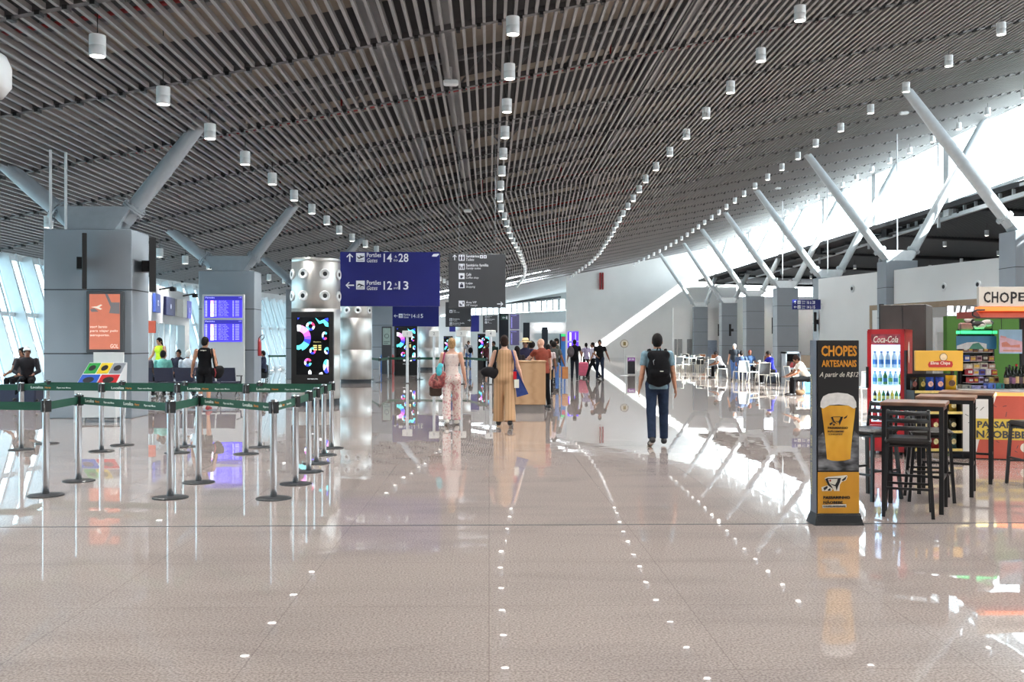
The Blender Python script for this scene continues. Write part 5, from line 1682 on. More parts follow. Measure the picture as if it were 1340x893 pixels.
# bottles behind / on the counter
for i, (px, c, hh) in enumerate(((1317, 'dark', .3), (1321, 'dark', .33), (1325.5, 'dark', .31), (1330, 'dark', .34), (1335, 'dark', .32), (1340, 'dark', .33), (1320, 'cola', .28))):
    bottle('dark wine bottle standing under the hanging poster, %s from the left' % ('first', 'second', 'third', 'fourth', 'fifth', 'sixth', 'seventh')[i], P(px, 450, 13.72 + (.12 if i == 6 else 0)).x, 13.72 + (.12 if i == 6 else 0), top, c, hh, .035, 'red' if i == 3 else 'dark', ((190, 160, 120), (90, 60, 90), (150, 100, 130), (214, 180, 130), (90, 70, 80), (170, 150, 120), (120, 60, 60))[i], 'wine bottles on the kiosk counter')
# glass hanging rack
r = thing('glass_rack', 'black hanging rack with upturned glasses under the canopy', 'rack', (xb(1328), 14.0, 0))
o2 = xb(1328)
z = zb(417)
m = MB(); m.box(xb(1300) - o2, xb(1370) - o2, -.2, .2, z, z + .02); m.tube([(xb(1304) - o2, -.1, z), (xb(1310) - o2, -.1, z + .11), (xb(1316) - o2, -.1, z)], .008)
for px in (1312, 1366): m.box(xb(px) - o2 - .006, xb(px) - o2 + .006, -.02, .02, z, z + .28)
m.build('frame', M['blackmetal'], r)
for i in range(5):
    px = 1320 + i * 5
    m = MB(); m.lathe([(.03, 0), (.004, -.008), (.004, -.07), (.03, -.1), (.034, -.14), (.028, -.18), (.026, -.18), (.031, -.14), (.027, -.104), (0, -.08)], n=12)
    o = m.build('hanging_glass', mat('glassware', (214, 222, 226), .08, noise=0, spec=.8, alpha=.55)); o.location = (xb(px), 13.98, z - .001)
    props(o, 'upturned stemmed glass hanging from the black rack', 'glass', 'glasses hanging in the kiosk')
# things on top of the display: plush cow-like ornament replaced by plain dark and white parcels
m = MB(); m.ell((0, 0, .06), (.09, .07, .06)); m.ell((.1, 0, .09), (.06, .05, .05)); m.ell((-.07, .01, .13), (.05, .05, .04)); m.cyl((-.04, 0, 0), (-.04, 0, .05), .02, n=8); m.cyl((.05, 0, 0), (.05, 0, .05), .02, n=8)
o = m.build('ornament', ramp_mat('black and white patches', 'noise', [(0, (28, 28, 30)), (.5, (220, 216, 212))], .6, (1, 1, 1), 9)); o.location = (xq(1283), dQ + .1, zq(431)); o.scale = (1.5, 1.2, 1.0)
props(o, 'black and white ornament on top of the snack display', 'ornament')
m = MB(); m.bbox(-.09, .09, -.05, .05, 0, .11, .02); o = m.build('parcel', mat('pinkish parcel', (170, 128, 120), .6, noise=.2)); o.location = (xq(1268), dQ + .1, zq(432.5)); props(o, 'small pinkish parcel on top of the snack display', 'box')

# ================================================================ information desk
dD = 22.6
a, b_ = P(650, 450, dD), P(714, 450, dD)
r = thing('information_desk', 'pale oak information desk with a grey plinth beside the striped woman', 'desk', (b_.x, dD, 0))
Ld = b_.x - a.x
zt = P(690, 472.5, dD).z
zp = P(690, 530, dD).z
m = MB(); m.bbox(-Ld, 0, 0, .75, zp, zt - .03, .01); m.build('front', M['wood'], r)
m = MB(); m.box(-Ld + .03, -.03, .03, .72, 0, zp); m.build('plinth', mat('grey plinth laminate', (128, 122, 118), .4), r)
m = MB(); m.bbox(-Ld - .02, .02, -.02, .8, zt - .03, zt, .006); m.build('countertop', M['wood'], r)
# wooden blocks (stools with white legs) behind the desk
for i, (x0, x1, y0, y1, yb_, lab) in enumerate(((714.5, 721.5, 477, 497, 524, 'pale wooden counter stool right beside the information desk'), (722, 734, 479, 494.5, 506, 'pale wooden box seat on thin legs right of the information desk'), (736, 743.5, 480.5, 496, 506, 'orange-brown wooden box seat, rightmost behind the information desk'))):
    q = G((x0 + x1) / 2, yb_); a, b_ = P(x0, y1, q.y), P(x1, y0, q.y)
    r = thing('box_seat', lab, 'seat', (q.x, q.y, 0), 0, 'wooden box seats behind the information desk')
    w_ = (b_.x - a.x) / 2
    m = MB(); m.bbox(-w_, w_, 0, .35, a.z, b_.z, .01); m.build('box', M['wood'] if i != 2 else mat('orange wood', (182, 122, 72), .5, noise=.1), r)
    for s_ in (-1, 1):
        for y in (.03, .32):
            m = MB(); m.cyl((s_ * (w_ - .03), y, 0), (s_ * (w_ - .03), y, a.z), .014, n=8); m.build('leg', M['whitesteel'], r)

# ================================================================ waiting seats on the left
M['navy'] = mat('navy seat upholstery', (28, 34, 58), .6, noise=.08, scale=20)
def bench(lab, x0px, d, n, rz=0, face=1):
    p = P(x0px, 450, d)
    r = thing('waiting_bench', lab, 'bench', (p.x, d, 0), rz, 'navy waiting benches on the left')
    wd = .6
    for i in range(n):
        x = i * wd
        m = MB(); m.bbox(x + .03, x + wd - .03, -.25 * face - .25, -.25 * face + .25, .4, .46, .03); m.build('seat', M['navy'], r)
        m = MB(); 
        y0_ = .22 * face
        c_ = Vector((x + wd / 2, y0_ + .06 * face, .68)); m.obox(c_, (wd / 2 - .03, 0, 0), (0, .03, 0), (0, .05 * face, .2)); m.build('backrest', M['navy'], r)
    m = MB(); m.box(0, n * wd, -.1 * face - .03, -.1 * face + .03, .34, .4)
    for i in range(n + 1):
        if i % 2 == 0 or i == n:
            x = min(max(i * wd, .06), n * wd - .06)
            m.bar((x - .0, -.42 * face, 0), (x, .12 * face, .4), .03, .03); m.bar((x, .2 * face, 0), (x, -.36 * face, .4), .03, .03)
            m.bar((x, -.4 * face, .0), (x, .22 * face, .02), .03, .02)
    m.build('frame', M['chrome'], r)
    m = MB()
    for i in range(n + 1):
        x = i * wd
        m.bar((x, -.4 * face, .62), (x, .2 * face, .64), .04, .03); m.bar((x, -.3 * face, .62), (x, -.25 * face, .4), .03, .03)
    m.build('armrest', M['black'], r)
bench('navy waiting bench seen between the two left columns with people seated', 178, 29.5, 5, 0, -1)
bench('navy waiting bench facing the first one between the left columns', 162, 33.4, 4, 0, 1)

# ================================================================ food court
M['chairgrey'] = mat('blue grey chair shell', (128, 142, 152), .45, noise=.05)
M['chairdark'] = mat('dark grey chair shell', (66, 70, 74), .45, noise=.05)
M['chairwood'] = mat('orange wood chair shell', (172, 112, 78), .5, noise=.1)
M['chairwhite'] = mat('white chair frame', (234, 232, 222), .4, noise=.02)
CH = {}
def food_chair(lab, x, y, rz, shell='chairgrey', group='food court chairs'):
    if shell in CH:
        r = copy_tree(CH[shell])
    else:
        r = thing('dining_chair', lab, 'chair')
        m = MB(); m.bbox(-.21, .21, -.22, .21, .43, .455, .01); m.build('seat', M[shell], r)
        m = MB(); m.obox((0, .235, .66), (.2, 0, 0), (0, .01, 0), (0, .03, .2)); m.build('backrest', M[shell], r)
        for sx_ in (-1, 1):
            m = MB(); m.tube([(sx_ * .22, -.24, 0), (sx_ * .21, -.2, .44)], .014); m.build('leg', M['chairwhite'], r)
            m = MB(); m.tube([(sx_ * .22, .27, 0), (sx_ * .215, .2, .44), (sx_ * .215, .275, .87)], .013); m.build('leg', M['chairwhite'], r)
        m = MB(); m.tube([(-.215, .2, .42), (.215, .2, .42)], .012); m.tube([(-.21, -.2, .42), (.21, -.2, .42)], .012); m.tube([(-.21, -.2, .425), (-.215, .2, .425)], .012); m.tube([(.21, -.2, .425), (.215, .2, .425)], .012)
        m.tube([(-.215, .275, .865), (.215, .275, .865)], .012); m.build('frame', M['chairwhite'], r)
        CH[shell] = r
    r.location = (x, y, 0); r.rotation_euler = (0, 0, rz); r['label'] = lab; r['group'] = group
    return r
def food_table(lab, x, y, rz=0, dark=False, w=.7):
    r = thing('dining_table', lab, 'table', (x, y, 0), rz, 'food court tables')
    m = MB(); m.bbox(-w / 2, w / 2, -.35, .35, .72, .75, .008); m.build('tabletop', M['blackmetal'] if dark else M['chairgrey'], r)
    m = MB(); m.bbox(-w / 2 - .004, w / 2 + .004, -.354, .354, .705, .72, .004); m.build('edge', M['chairwhite'], r)
    for sx_ in (-1, 1):
        for s2 in (-1, 1):
            m = MB(); m.cyl((sx_ * (w / 2 - .05), s2 * .3, 0), (sx_ * (w / 2 - .05), s2 * .3, .705), .018, n=8); m.build('leg', M['chairwhite'], r)
def gx(px, py): 
    q = G(px, py); return q.x, q.y
cc = [('blue grey chair holding a cream bag in front of the rubbish cabinet', 1040, 516, PI / 2 + .1, 'chairgrey'), ('dark chair with its back to the camera left of the man in blue', 998, 505, PI + .05, 'chairdark'),
      ('blue grey chair turned sideways beside the standing man', 986, 501, PI / 2, 'chairgrey'), ('chair under the man in the bright blue shirt', 1010, 503, PI / 2 * .95, 'chairdark'),
      ('dark chair with its back to the camera left of the man in white', 931, 494, PI, 'chairdark'), ('white framed chair under the man in white', 945, 495, PI / 2 * .9, 'chairgrey'),
      ('chair under the person in grey and navy', 969, 500, PI + .3, 'chairgrey'), ('chair behind the table of the seated group', 982, 496, 0, 'chairgrey'),
      ('grey chair seen right of the beer totem beside the fridge', 1134, 530, PI, 'chairgrey'), ('orange wood chair below the smallest grey column', 918, 480.5, PI, 'chairwood'), ('orange wood chair below the blue grey door', 934, 481, PI, 'chairwood'),
      ('orange wood chair behind the man in the bright blue shirt', 1003, 485, PI, 'chairwood'), ('chair under the person half hidden by the beer totem', 1058, 517, PI / 2, 'chairgrey')]
for lab, px, py, rz, sh_ in cc:
    x, y = gx(px, py); food_chair(lab, x, y, rz, sh_)
k = 0
places = ['far left of the food court, %s row, %s from its left end']
for rr, (py, xs_) in enumerate(((487.5, (888, 897, 906, 915)), (483.5, (889, 899, 909, 921)), (480, (886, 896, 906)))):
    for i, px in enumerate(xs_):
        x, y = gx(px, py)
        food_chair('white framed food court chair, %s far left row, %s from its left end' % (('front', 'middle', 'rear')[rr], ('first', 'second', 'third', 'fourth')[i]), x, y, (PI, PI / 2, -PI / 2)[(i + rr) % 3], 'chairgrey' if (i + rr) % 3 else 'chairdark')
for lab, px, py, dk_ in (('dark table in front of the seated group in the food court', 990, 499, True), ('table of the man in white with dark edges', 924, 488, True), ('pale table left of the dark chair in the food court', 908, 485, False), ('pale table at the left end of the food court', 895, 484, False), ('table of the person half hidden by the beer totem', 1050, 511.5, False)):
    x, y = gx(px, py); food_table(lab, x, y + .3, 0, dk_)
# rubbish cabinet
q = G(1035, 501)
a, b_ = P(1025.5, 501, q.y), P(1045.5, 460.5, q.y)
r = thing('rubbish_cabinet', 'dark rubbish cabinet with a grey frame and red lettering in the food court', 'bin', (q.x, q.y, 0))
hw_ = (b_.x - a.x) / 2; zt = b_.z
m = MB(); m.box(-hw_, -hw_ + .06, -.3, .3, 0, zt); m.box(hw_ - .06, hw_, -.3, .3, 0, zt); m.box(-hw_, hw_, -.3, .3, zt - .08, zt); m.box(-hw_, hw_, .25, .3, 0, zt); m.build('frame', M['panelgrey'], r)
m = MB(); m.box(-hw_ + .06, hw_ - .06, -.22, .25, .0, zt - .4); bd = m.build('cupboard', mat('brown cupboard', (84, 66, 60), .5), r)
m = MB(); m.box(-hw_ + .06, hw_ - .06, .0, .25, zt - .4, zt - .08); m.build('recess', M['black'], r)
t = MB(); t.prism([(-.16, -.1), (.02, -.1), (.02, .1), (-.05, .12)], (0, -.221, zt - .55), XA, ZA, .004); t.prism([(.06, -.1), (.2, -.1), (.2, .05), (.12, .09), (.06, .06)], (0, -.221, zt - .55), XA, ZA, .004); t.build('red_mark', mat('dull red print', (140, 52, 58), .5, noise=0), bd)
m = MB(); m.bbox(-.45, .35, -.5, -.35, .0, .28, .03); o = m.build('floor_box', M['darkpanel']); o.location = (q.x - .9, q.y, 0); props(o, 'low dark box on the floor between the seated man in blue and the cabinet', 'box')
# low tan partition
a, b_ = P(1046, 450, 42), P(1075, 450, 40)
m = MB(); m.bar((a.x, a.y, .55), (b_.x, b_.y, .55), .06, 1.1, (0, 0, 1))
props(m.build('low_partition', mat('tan partition', (176, 156, 134), .5)), 'low tan partition right of the rubbish cabinet', 'partition')
# spotlights / air jets on the white wall
for i, (px, py, d) in enumerate(((1116, 378, 0), (1153.5, 379.5, 0), (1236, 375.5, 0), (1280.5, 372.5, 0))):
    rr = ray(px, py)
    A0 = Vector((wa.x, wa.y, 0)); nn = wn
    tpar = (A0 - wn * .0).dot(nn) / rr.dot(nn)
    q = CAM + rr * ((A0.dot(nn) - CAM.dot(nn)) / rr.dot(nn))
    m = MB(); m.lathe([(.17, -.01), (.18, .05), (.13, .08), (.09, .05)], q, 18, 0, -wn)
    o = m.build('wall_air_jet', M['lampwhite']); props(o, 'round white air jet on the food court wall, %s from the left' % ('first', 'second', 'third', 'fourth')[i], 'vent', 'air jets on the white wall')
    m = MB(); m.lathe([(.09, .06), (0, .08)], q, 14, 0, -wn); m.build('jet_core', M['seam'], o)
# ================================================================ people: smooth bodies grown from a distance field
class Field:
    def __init__(s, lo, hi, vox):
        s.v = vox
        s.lo = np.array(lo, dtype=np.float64)
        s.n = np.maximum(4, np.ceil((np.array(hi) - s.lo) / vox).astype(int) + 1)
        s.f = np.full(s.n, .2, dtype=np.float32)
    def block(s, lo, hi, pad):
        a = np.clip(np.floor((np.array(lo) - pad - s.lo) / s.v).astype(int), 0, s.n)
        b = np.clip(np.ceil((np.array(hi) + pad - s.lo) / s.v).astype(int) + 1, 0, s.n)
        if (b <= a).any(): return None
        g = [(s.lo[i] + s.v * np.arange(a[i], b[i])).astype(np.float32) for i in range(3)]
        X = g[0][:, None, None]; Y = g[1][None, :, None]; Z = g[2][None, None, :]
        return (slice(a[0], b[0]), slice(a[1], b[1]), slice(a[2], b[2])), X, Y, Z
    def merge(s, sl, d, k):
        o = s.f[sl]
        if k > 0:
            h = np.maximum(k - np.abs(o - d), 0) / k
            s.f[sl] = np.minimum(o, d) - h * h * k * .25
        else:
            s.f[sl] = np.minimum(o, d)
    def cap(s, a, b, ra, rb, k=.02, clip=None, grow=0, flat=None):
        a, b = np.array(a, float), np.array(b, float)
        ra, rb = ra + grow, rb + grow
        R_ = max(ra, rb)
        q = s.block(np.minimum(a, b) - R_, np.maximum(a, b) + R_, k + 2 * s.v)
        if q is None: return
        sl, X, Y, Z = q
        ba = b - a
        l2 = max(float(ba @ ba), 1e-9)
        t = np.clip(((X - a[0]) * ba[0] + (Y - a[1]) * ba[1] + (Z - a[2]) * ba[2]) / l2, 0, 1)
        dx, dy, dz = X - a[0] - t * ba[0], Y - a[1] - t * ba[1], Z - a[2] - t * ba[2]
        if flat is not None:   # (axis, factor): squeeze along an axis
            ax, fc = flat
            c = dx * ax[0] + dy * ax[1] + dz * ax[2]
            d2 = dx * dx + dy * dy + dz * dz + c * c * (1 / fc ** 2 - 1)
        else:
            d2 = dx * dx + dy * dy + dz * dz
        d = np.sqrt(d2) - (ra + (rb - ra) * t)
        if clip is not None:
            for p_, n_ in clip:
                d = np.maximum(d, (X - p_[0]) * n_[0] + (Y - p_[1]) * n_[1] + (Z - p_[2]) * n_[2])
        s.merge(sl, d.astype(np.float32), k)
    def ell(s, c, r, R3=None, k=.02, clip=None, grow=0):
        c = np.array(c, float); r = np.array(r, float) + grow
        m = r.max()
        q = s.block(c - m, c + m, k + 2 * s.v)
        if q is None: return
        sl, X, Y, Z = q
        d_ = (X - c[0], Y - c[1], Z - c[2])
        if R3 is None: R3 = np.eye(3)
        acc = 0; acc2 = 0
        for i in range(3):
            l_ = d_[0] * R3[0, i] + d_[1] * R3[1, i] + d_[2] * R3[2, i]
            acc = acc + (l_ / r[i]) ** 2; acc2 = acc2 + (l_ / r[i] ** 2) ** 2
        k0, k1 = np.sqrt(acc), np.sqrt(acc2) + 1e-6
        d = k0 * (k0 - 1) / k1
        if clip is not None:
            for p_, n_ in clip:
                d = np.maximum(d, (X - p_[0]) * n_[0] + (Y - p_[1]) * n_[1] + (Z - p_[2]) * n_[2])
        s.merge(sl, d.astype(np.float32), k)
    def cut_ell(s, c, r, R3, k=.01):
        c = np.array(c, float); r = np.array(r, float); m = r.max()
        q = s.block(c - m, c + m, k + 2 * s.v)
        if q is None: return
        sl, X, Y, Z = q
        d_ = (X - c[0], Y - c[1], Z - c[2]); acc = 0
        for i in range(3):
            acc = acc + ((d_[0] * R3[0, i] + d_[1] * R3[1, i] + d_[2] * R3[2, i]) / r[i]) ** 2
        d = (np.sqrt(acc) - 1) * r.min()
        s.f[sl] = np.maximum(s.f[sl], -d.astype(np.float32))
    def clip(s, p, n):
        g = [(s.lo[i] + s.v * np.arange(s.n[i])).astype(np.float32) for i in range(3)]
        d = (g[0][:, None, None] - p[0]) * n[0] + (g[1][None, :, None] - p[1]) * n[1] + (g[2][None, None, :] - p[2]) * n[2]
        s.f = np.maximum(s.f, d.astype(np.float32))
    def mesh(s, name):
        f = s.f
        f[0], f[-1], f[:, 0], f[:, -1], f[:, :, 0], f[:, :, -1] = .2, .2, .2, .2, .2, .2
        nx, ny, nz = f.shape
        ins = f < 0
        cs = [(i, j, k) for i in (0, 1) for j in (0, 1) for k in (0, 1)]
        sub = lambda A, c: A[c[0]:nx - 1 + c[0], c[1]:ny - 1 + c[1], c[2]:nz - 1 + c[2]]
        cnt = sum(sub(ins, c).astype(np.int8) for c in cs)
        act = (cnt > 0) & (cnt < 8)
        idx = np.argwhere(act)
        if len(idx) == 0: return None
        vals = [f[idx[:, 0] + c[0], idx[:, 1] + c[1], idx[:, 2] + c[2]] for c in cs]
        pos = np.zeros((len(idx), 3)); n = np.zeros(len(idx))
        for a in range(8):
            for b in range(a + 1, 8):
                if sum(x != y for x, y in zip(cs[a], cs[b])) != 1: continue
                fa, fb = vals[a], vals[b]
                mk = (fa < 0) != (fb < 0)
                t = fa[mk] / (fa[mk] - fb[mk])
                pos[mk] += np.array(cs[a]) + t[:, None] * (np.array(cs[b]) - np.array(cs[a]))
                n[mk] += 1
        v = (idx + pos / n[:, None]) * s.v + s.lo
        vid = np.full((nx - 1, ny - 1, nz - 1), -1, dtype=np.int64)
        vid[act] = np.arange(len(idx))
        quads = []
        for ax in range(3):
            A = [slice(None)] * 3; B_ = [slice(None)] * 3
            A[ax] = slice(0, -1); B_[ax] = slice(1, None)
            a, b = ins[tuple(A)], ins[tuple(B_)]
            ch = np.argwhere(a != b)
            u, w = (ax + 1) % 3, (ax + 2) % 3
            ok = (ch[:, u] > 0) & (ch[:, w] > 0) & (ch[:, u] < f.shape[u] - 1) & (ch[:, w] < f.shape[w] - 1)
            ch = ch[ok]
            flip = b[ch[:, 0], ch[:, 1], ch[:, 2]]
            q = []
            for du, dw in ((1, 1), (0, 1), (0, 0), (1, 0)):
                c = ch.copy(); c[:, u] -= du; c[:, w] -= dw
                q.append(vid[c[:, 0], c[:, 1], c[:, 2]])
            q = np.stack(q, 1)
            q[flip] = q[flip][:, ::-1]
            quads.append(q)
        q = np.concatenate(quads)
        me = bpy.data.meshes.new(name)
        me.vertices.add(len(v)); me.vertices.foreach_set('co', v.ravel())
        me.loops.add(len(q) * 4); me.loops.foreach_set('vertex_index', q.ravel().astype(np.int32))
        me.polygons.add(len(q)); me.polygons.foreach_set('loop_start', np.arange(0, len(q) * 4, 4, dtype=np.int32))
        me.polygons.foreach_set('use_smooth', np.ones(len(q), dtype=bool))
        me.update(calc_edges=True)
        me.validate()
        return me

def rotm(ax, deg):
    return np.array(Matrix.Rotation(math.radians(deg), 3, ax))
def unit(v):
    v = np.array(v, float); return v / np.linalg.norm(v)

M['skinA'] = mat('tan skin', (186, 134, 106), .5, noise=.06)
M['skinB'] = mat('brown skin', (132, 88, 66), .5, noise=.06)
M['skinC'] = mat('light skin', (206, 160, 136), .5, noise=.06)
M['hairdark'] = mat('dark hair', (20, 15, 14), .7, noise=.25, scale=50, bump=.3, spec=.2)
M['hairbrown'] = mat('brown hair', (44, 28, 23), .7, noise=.25, scale=50, bump=.3, spec=.2)
M['hairblond'] = mat('blond hair', (172, 134, 88), .6, noise=.3, scale=40, bump=.3)
M['hairgrey'] = mat('white hair', (206, 206, 204), .6, noise=.2, scale=50)
M['hairred'] = mat('red hair', (128, 52, 40), .6, noise=.2, scale=50)
M['eye'] = mat('eye', (40, 28, 24), .2, noise=0)
M['lips'] = mat('lips', (150, 82, 72), .5, noise=0)
M['denim'] = mat('dark blue denim', (36, 48, 70), .85, noise=.18, scale=14, spec=.2)
M['lightdenim'] = mat('mid blue denim', (70, 104, 158), .8, noise=.14, scale=14)
M['darkcloth'] = mat('near black cloth', (17, 17, 20), .85, noise=.12, scale=18, spec=.15)
M['navycloth'] = mat('navy cloth', (34, 42, 70), .8, noise=.12, scale=18)
M['shoedark'] = mat('dark shoe', (34, 32, 34), .5, noise=.1)
M['sole'] = mat('pale sole', (222, 218, 210), .6, noise=.04)

def person(label, loc, rz=0, H=1.7, vox=.012, skin='skinA', hair='hairdark', hairstyle='short', female=False, lean=0, seat=None,
           legs=((6, 4, 2), (-6, 6, 2)), arms=((-4, 10, 8, 0), (4, 10, 8, 0)), head=(0, 0), twist=0,
           top=None, sleeve=.55, hem=-.1, neckl=.0, bottom=None, leg_len=1.0, wide=0, flare=0, shoe='shoedark', bare_shoe=False, tank=False, extra=None, name='person', face=False, bald=False, cat='person', beard=None, cap=None, foot_pitch=(0, 0), girth=1.0, group=None):
    """legs: per side (hip flexion, knee flexion, abduction); arms: (shoulder flexion, abduction, elbow flexion, inward); side 0 = left (-x); faces +y"""
    k = H / 1.70
    pc = np.array([0, 0, .93])
    if seat is not None: pc = np.array([0, 0, seat / k + .085])
    U = rotm('X', -lean) @ np.array([0, 0, 1.0])
    Rt = rotm('X', -lean)
    Rz_ = rotm('Z', twist)
    sw = .175 if female else .192
    ww = .9 if female else 1.0
    at = lambda x, y, z: pc + Rt @ (Rz_ @ np.array([x, y, z]) if z > .25 else np.array([x, y, z]))
    J = {}
    J['waist'], J['chest'], J['neck'] = at(0, 0, .14), at(0, -.0, .34), at(0, -.015, .52)
    Rh = Rt @ Rz_ @ rotm('Z', head[0]) @ rotm('X', -head[1] + lean * .6)
    hc = J['neck'] + Rh @ np.array([0, .022, .135])
    for i, sx_ in enumerate((-1, 1)):
        J['sh', i] = at(sx_ * sw, -.01, .448)
        f, ab, el, inw = arms[i]
        ud = Rt @ Rz_ @ rotm('Y', -sx_ * ab) @ rotm('X', f) @ np.array([0, 0, -1.0])
        J['el', i] = J['sh', i] + ud * .285
        fd = Rt @ Rz_ @ rotm('Y', -sx_ * ab) @ rotm('X', f) @ rotm('Z', sx_ * inw) @ rotm('X', el) @ np.array([0, 0, -1.0])
        J['wr', i] = J['el', i] + fd * .25
        J['fd', i] = fd
        hf, kn, la = legs[i]
        J['hip', i] = pc + np.array([sx_ * .09, 0, -.02])
        td = rotm('Y', -sx_ * la) @ rotm('X', hf) @ np.array([0, 0, -1.0])
        cd = rotm('Y', -sx_ * la * .5) @ rotm('X', hf - kn) @ np.array([0, 0, -1.0])
        J['kn', i] = J['hip', i] + td * .43
        J['an', i] = J['kn', i] + cd * .415
        J['cd', i] = cd
        fp = foot_pitch[i]
        fdv = rotm('X', -fp) @ np.array([sx_ * .12, 1, 0]); fdv = unit(fdv)
        dn = unit(np.cross(fdv, np.array([1, 0, 0]))); dn = dn if dn[2] < 0 else -dn
        J['heel', i] = J['an', i] - fdv * .035 + dn * .042
        J['ball', i] = J['an', i] + fdv * .11 + dn * .052
        J['toe', i] = J['an', i] + fdv * .17 + dn * .056
        J['foot', i] = (fdv, dn)
    zmin = min(min(J['heel', i][2] - .038, J['ball', i][2] - .03, J['toe', i][2] - .026) for i in (0, 1))
    if seat is None:
        sh_ = np.array([0, 0, -zmin])
        for q in J:
            if isinstance(J[q], np.ndarray) and q[0] not in ('fd', 'cd'): J[q] = J[q] + sh_
        pc = pc + sh_; hc = hc + sh_
    else:
        sh_ = np.zeros(3)
        for i in (0, 1):
            lo_ = min(J['heel', i][2] - .038, J['toe', i][2] - .026)
            if lo_ < 0:
                for q in ('an', 'heel', 'ball', 'toe'): J[q, i] = J[q, i] + np.array([0, 0, -lo_])
    pts = [v for q, v in J.items() if isinstance(v, np.ndarray) and q[0] not in ('fd', 'cd')] + [hc]
    pts = np.array(pts)
    pad = .2 + flare + wide
    lo, hi = pts.min(0) - pad, pts.max(0) + pad
    lo[2] = max(lo[2], -.03)
    vx = vox / k

    def torso(F_, g=0, w=1.0, part='all', clip=None, kk=.05):
        gw = girth
        F_.ell(pc, (.158 * ww * gw + (.012 if female else 0), .108 * gw, .125), Rt, kk, clip, g)
        F_.ell(J['waist'] - U * .01, (.142 * (.84 if female else 1) * gw, .102 * gw, .15), Rt, kk, clip, g)
        F_.ell(J['chest'], (.158 * ww * (1 + (gw - 1) * .6), .108, .175), Rt @ Rz_, kk, clip, g)
        a_, b_ = J['sh', 0] * .72 + J['sh', 1] * .28 - U * .015, J['sh', 1] * .72 + J['sh', 0] * .28 - U * .015
        F_.cap(a_, b_, .058, .058, kk, clip, g)
        F_.cap(J['sh', 0] * .5 + J['sh', 1] * .5, J['neck'] + U * .02, .085, .05, kk, clip, g)
        if female:
            for sx_ in (-1, 1): F_.ell(J['chest'] + Rt @ Rz_ @ np.array([sx_ * .07, .075, .02]), (.055, .045, .055), Rt, .03, clip, g)
        for sx_ in (-1, 1):
            F_.ell(pc + Rt @ np.array([sx_ * .07, -.05, -.05]), (.085, .075, .09), None, .04, clip, g)

    # ---- body
    B_ = Field(lo, hi, vx)
    torso(B_)
    B_.cap(J['neck'] - U * .02, hc - Rh @ np.array([0, .012, .06]), .05 if female else .056, .05, .02)
    hr = 1.0
    B_.ell(hc + Rh @ np.array([0, -.012, .02]), (.073, .093, .098), Rh, .02)
    B_.ell(hc + Rh @ np.array([0, .02, -.05]), (.056, .062, .066), Rh, .03)
    B_.ell(hc + Rh @ np.array([0, .056, -.088]), (.026, .022, .02), Rh, .02)
    B_.cap(hc + Rh @ np.array([0, .083, .012]), hc + Rh @ np.array([0, .1, -.028]), .009, .014, .012)
    B_.cap(hc + Rh @ np.array([-.04, .072, .03]), hc + Rh @ np.array([.04, .072, .03]), .011, .011, .012)
    for sx_ in (-1, 1):
        B_.ell(hc + Rh @ np.array([sx_ * .077, -.008, -.012]), (.009, .021, .032), Rh, .006)
        B_.cut_ell(hc + Rh @ np.array([sx_ * .03, .091, .01]), (.016, .012, .01), Rh)
    for i, sx_ in enumerate((-1, 1)):
        s_, e_, w_ = J['sh', i], J['el', i], J['wr', i]
        B_.cap(s_, s_ + (e_ - s_) * .5, .05, .045, .03); B_.cap(s_ + (e_ - s_) * .45, e_, .045, .036, .02)
        B_.cap(e_, e_ + (w_ - e_) * .35, .037, .038, .02); B_.cap(e_ + (w_ - e_) * .35, w_, .038, .025, .02)
        fd = J['fd', i]
        fw = Rt @ Rz_ @ np.array([0, 1.0, 0]); fw = fw - fd * (fw @ fd)
        if np.linalg.norm(fw) < .3: fw = Rt @ np.array([-sx_ * 1.0, 0, 0]); fw = fw - fd * (fw @ fd)
        fw = unit(fw)
        nn_ = unit(np.cross(fd, fw))
        if nn_ @ np.array([-sx_, 0, .2]) < 0: nn_ = -nn_
        Rp = np.stack([fw, nn_, fd], 1)
        B_.ell(w_ + fd * .052, (.038, .017, .055), Rp, .012)
        for off, ln in ((.026, .07), (.009, .08), (-.009, .074), (-.025, .058)):
            a = w_ + fd * .088 + fw * off * 1.05
            m_ = a + unit(fd + nn_ * .25) * ln * .5
            t_ = m_ + unit(fd + nn_ * .75) * ln * .5
            B_.cap(a, m_, .0088, .0082, .004); B_.cap(m_, t_, .0082, .007, .003)
        a = w_ + fd * .03 + fw * .032
        m_ = a + unit(fd * .75 + fw * .6 + nn_ * .15) * .04
        B_.cap(a, m_, .0115, .0098, .008); B_.cap(m_, m_ + unit(fd + nn_ * .25) * .032, .0098, .008, .004)
        h_, kn, an = J['hip', i], J['kn', i], J['an', i]
        B_.cap(h_, kn, .084 * girth, .053, .03)
        B_.cap(kn, an, .052, .036, .02)
        B_.cap(kn + (an - kn) * .15 - np.array([0, .018, 0]) * (1 if seat is None else .5), kn + (an - kn) * .5, .04, .03, .03)
        B_.cap(an, J['heel', i], .036, .034, .02); B_.cap(J['heel', i], J['ball', i], .034, .032, .02); B_.cap(J['ball', i], J['toe', i], .032, .025, .02)
    me = B_.mesh(name)
    me.materials.append(M[skin])
    root = bpy.data.objects.new(name, me); COL.objects.link(root)
    root.location = loc; root.rotation_euler = (0, 0, rz); root.scale = (k, k, k)
    props(root, label, cat, group)

    def child(F_, nm, m_):
        mm = F_.mesh(nm)
        if mm is None: return None
        mm.materials.append(m_)
        return link_mesh(nm, mm, root)
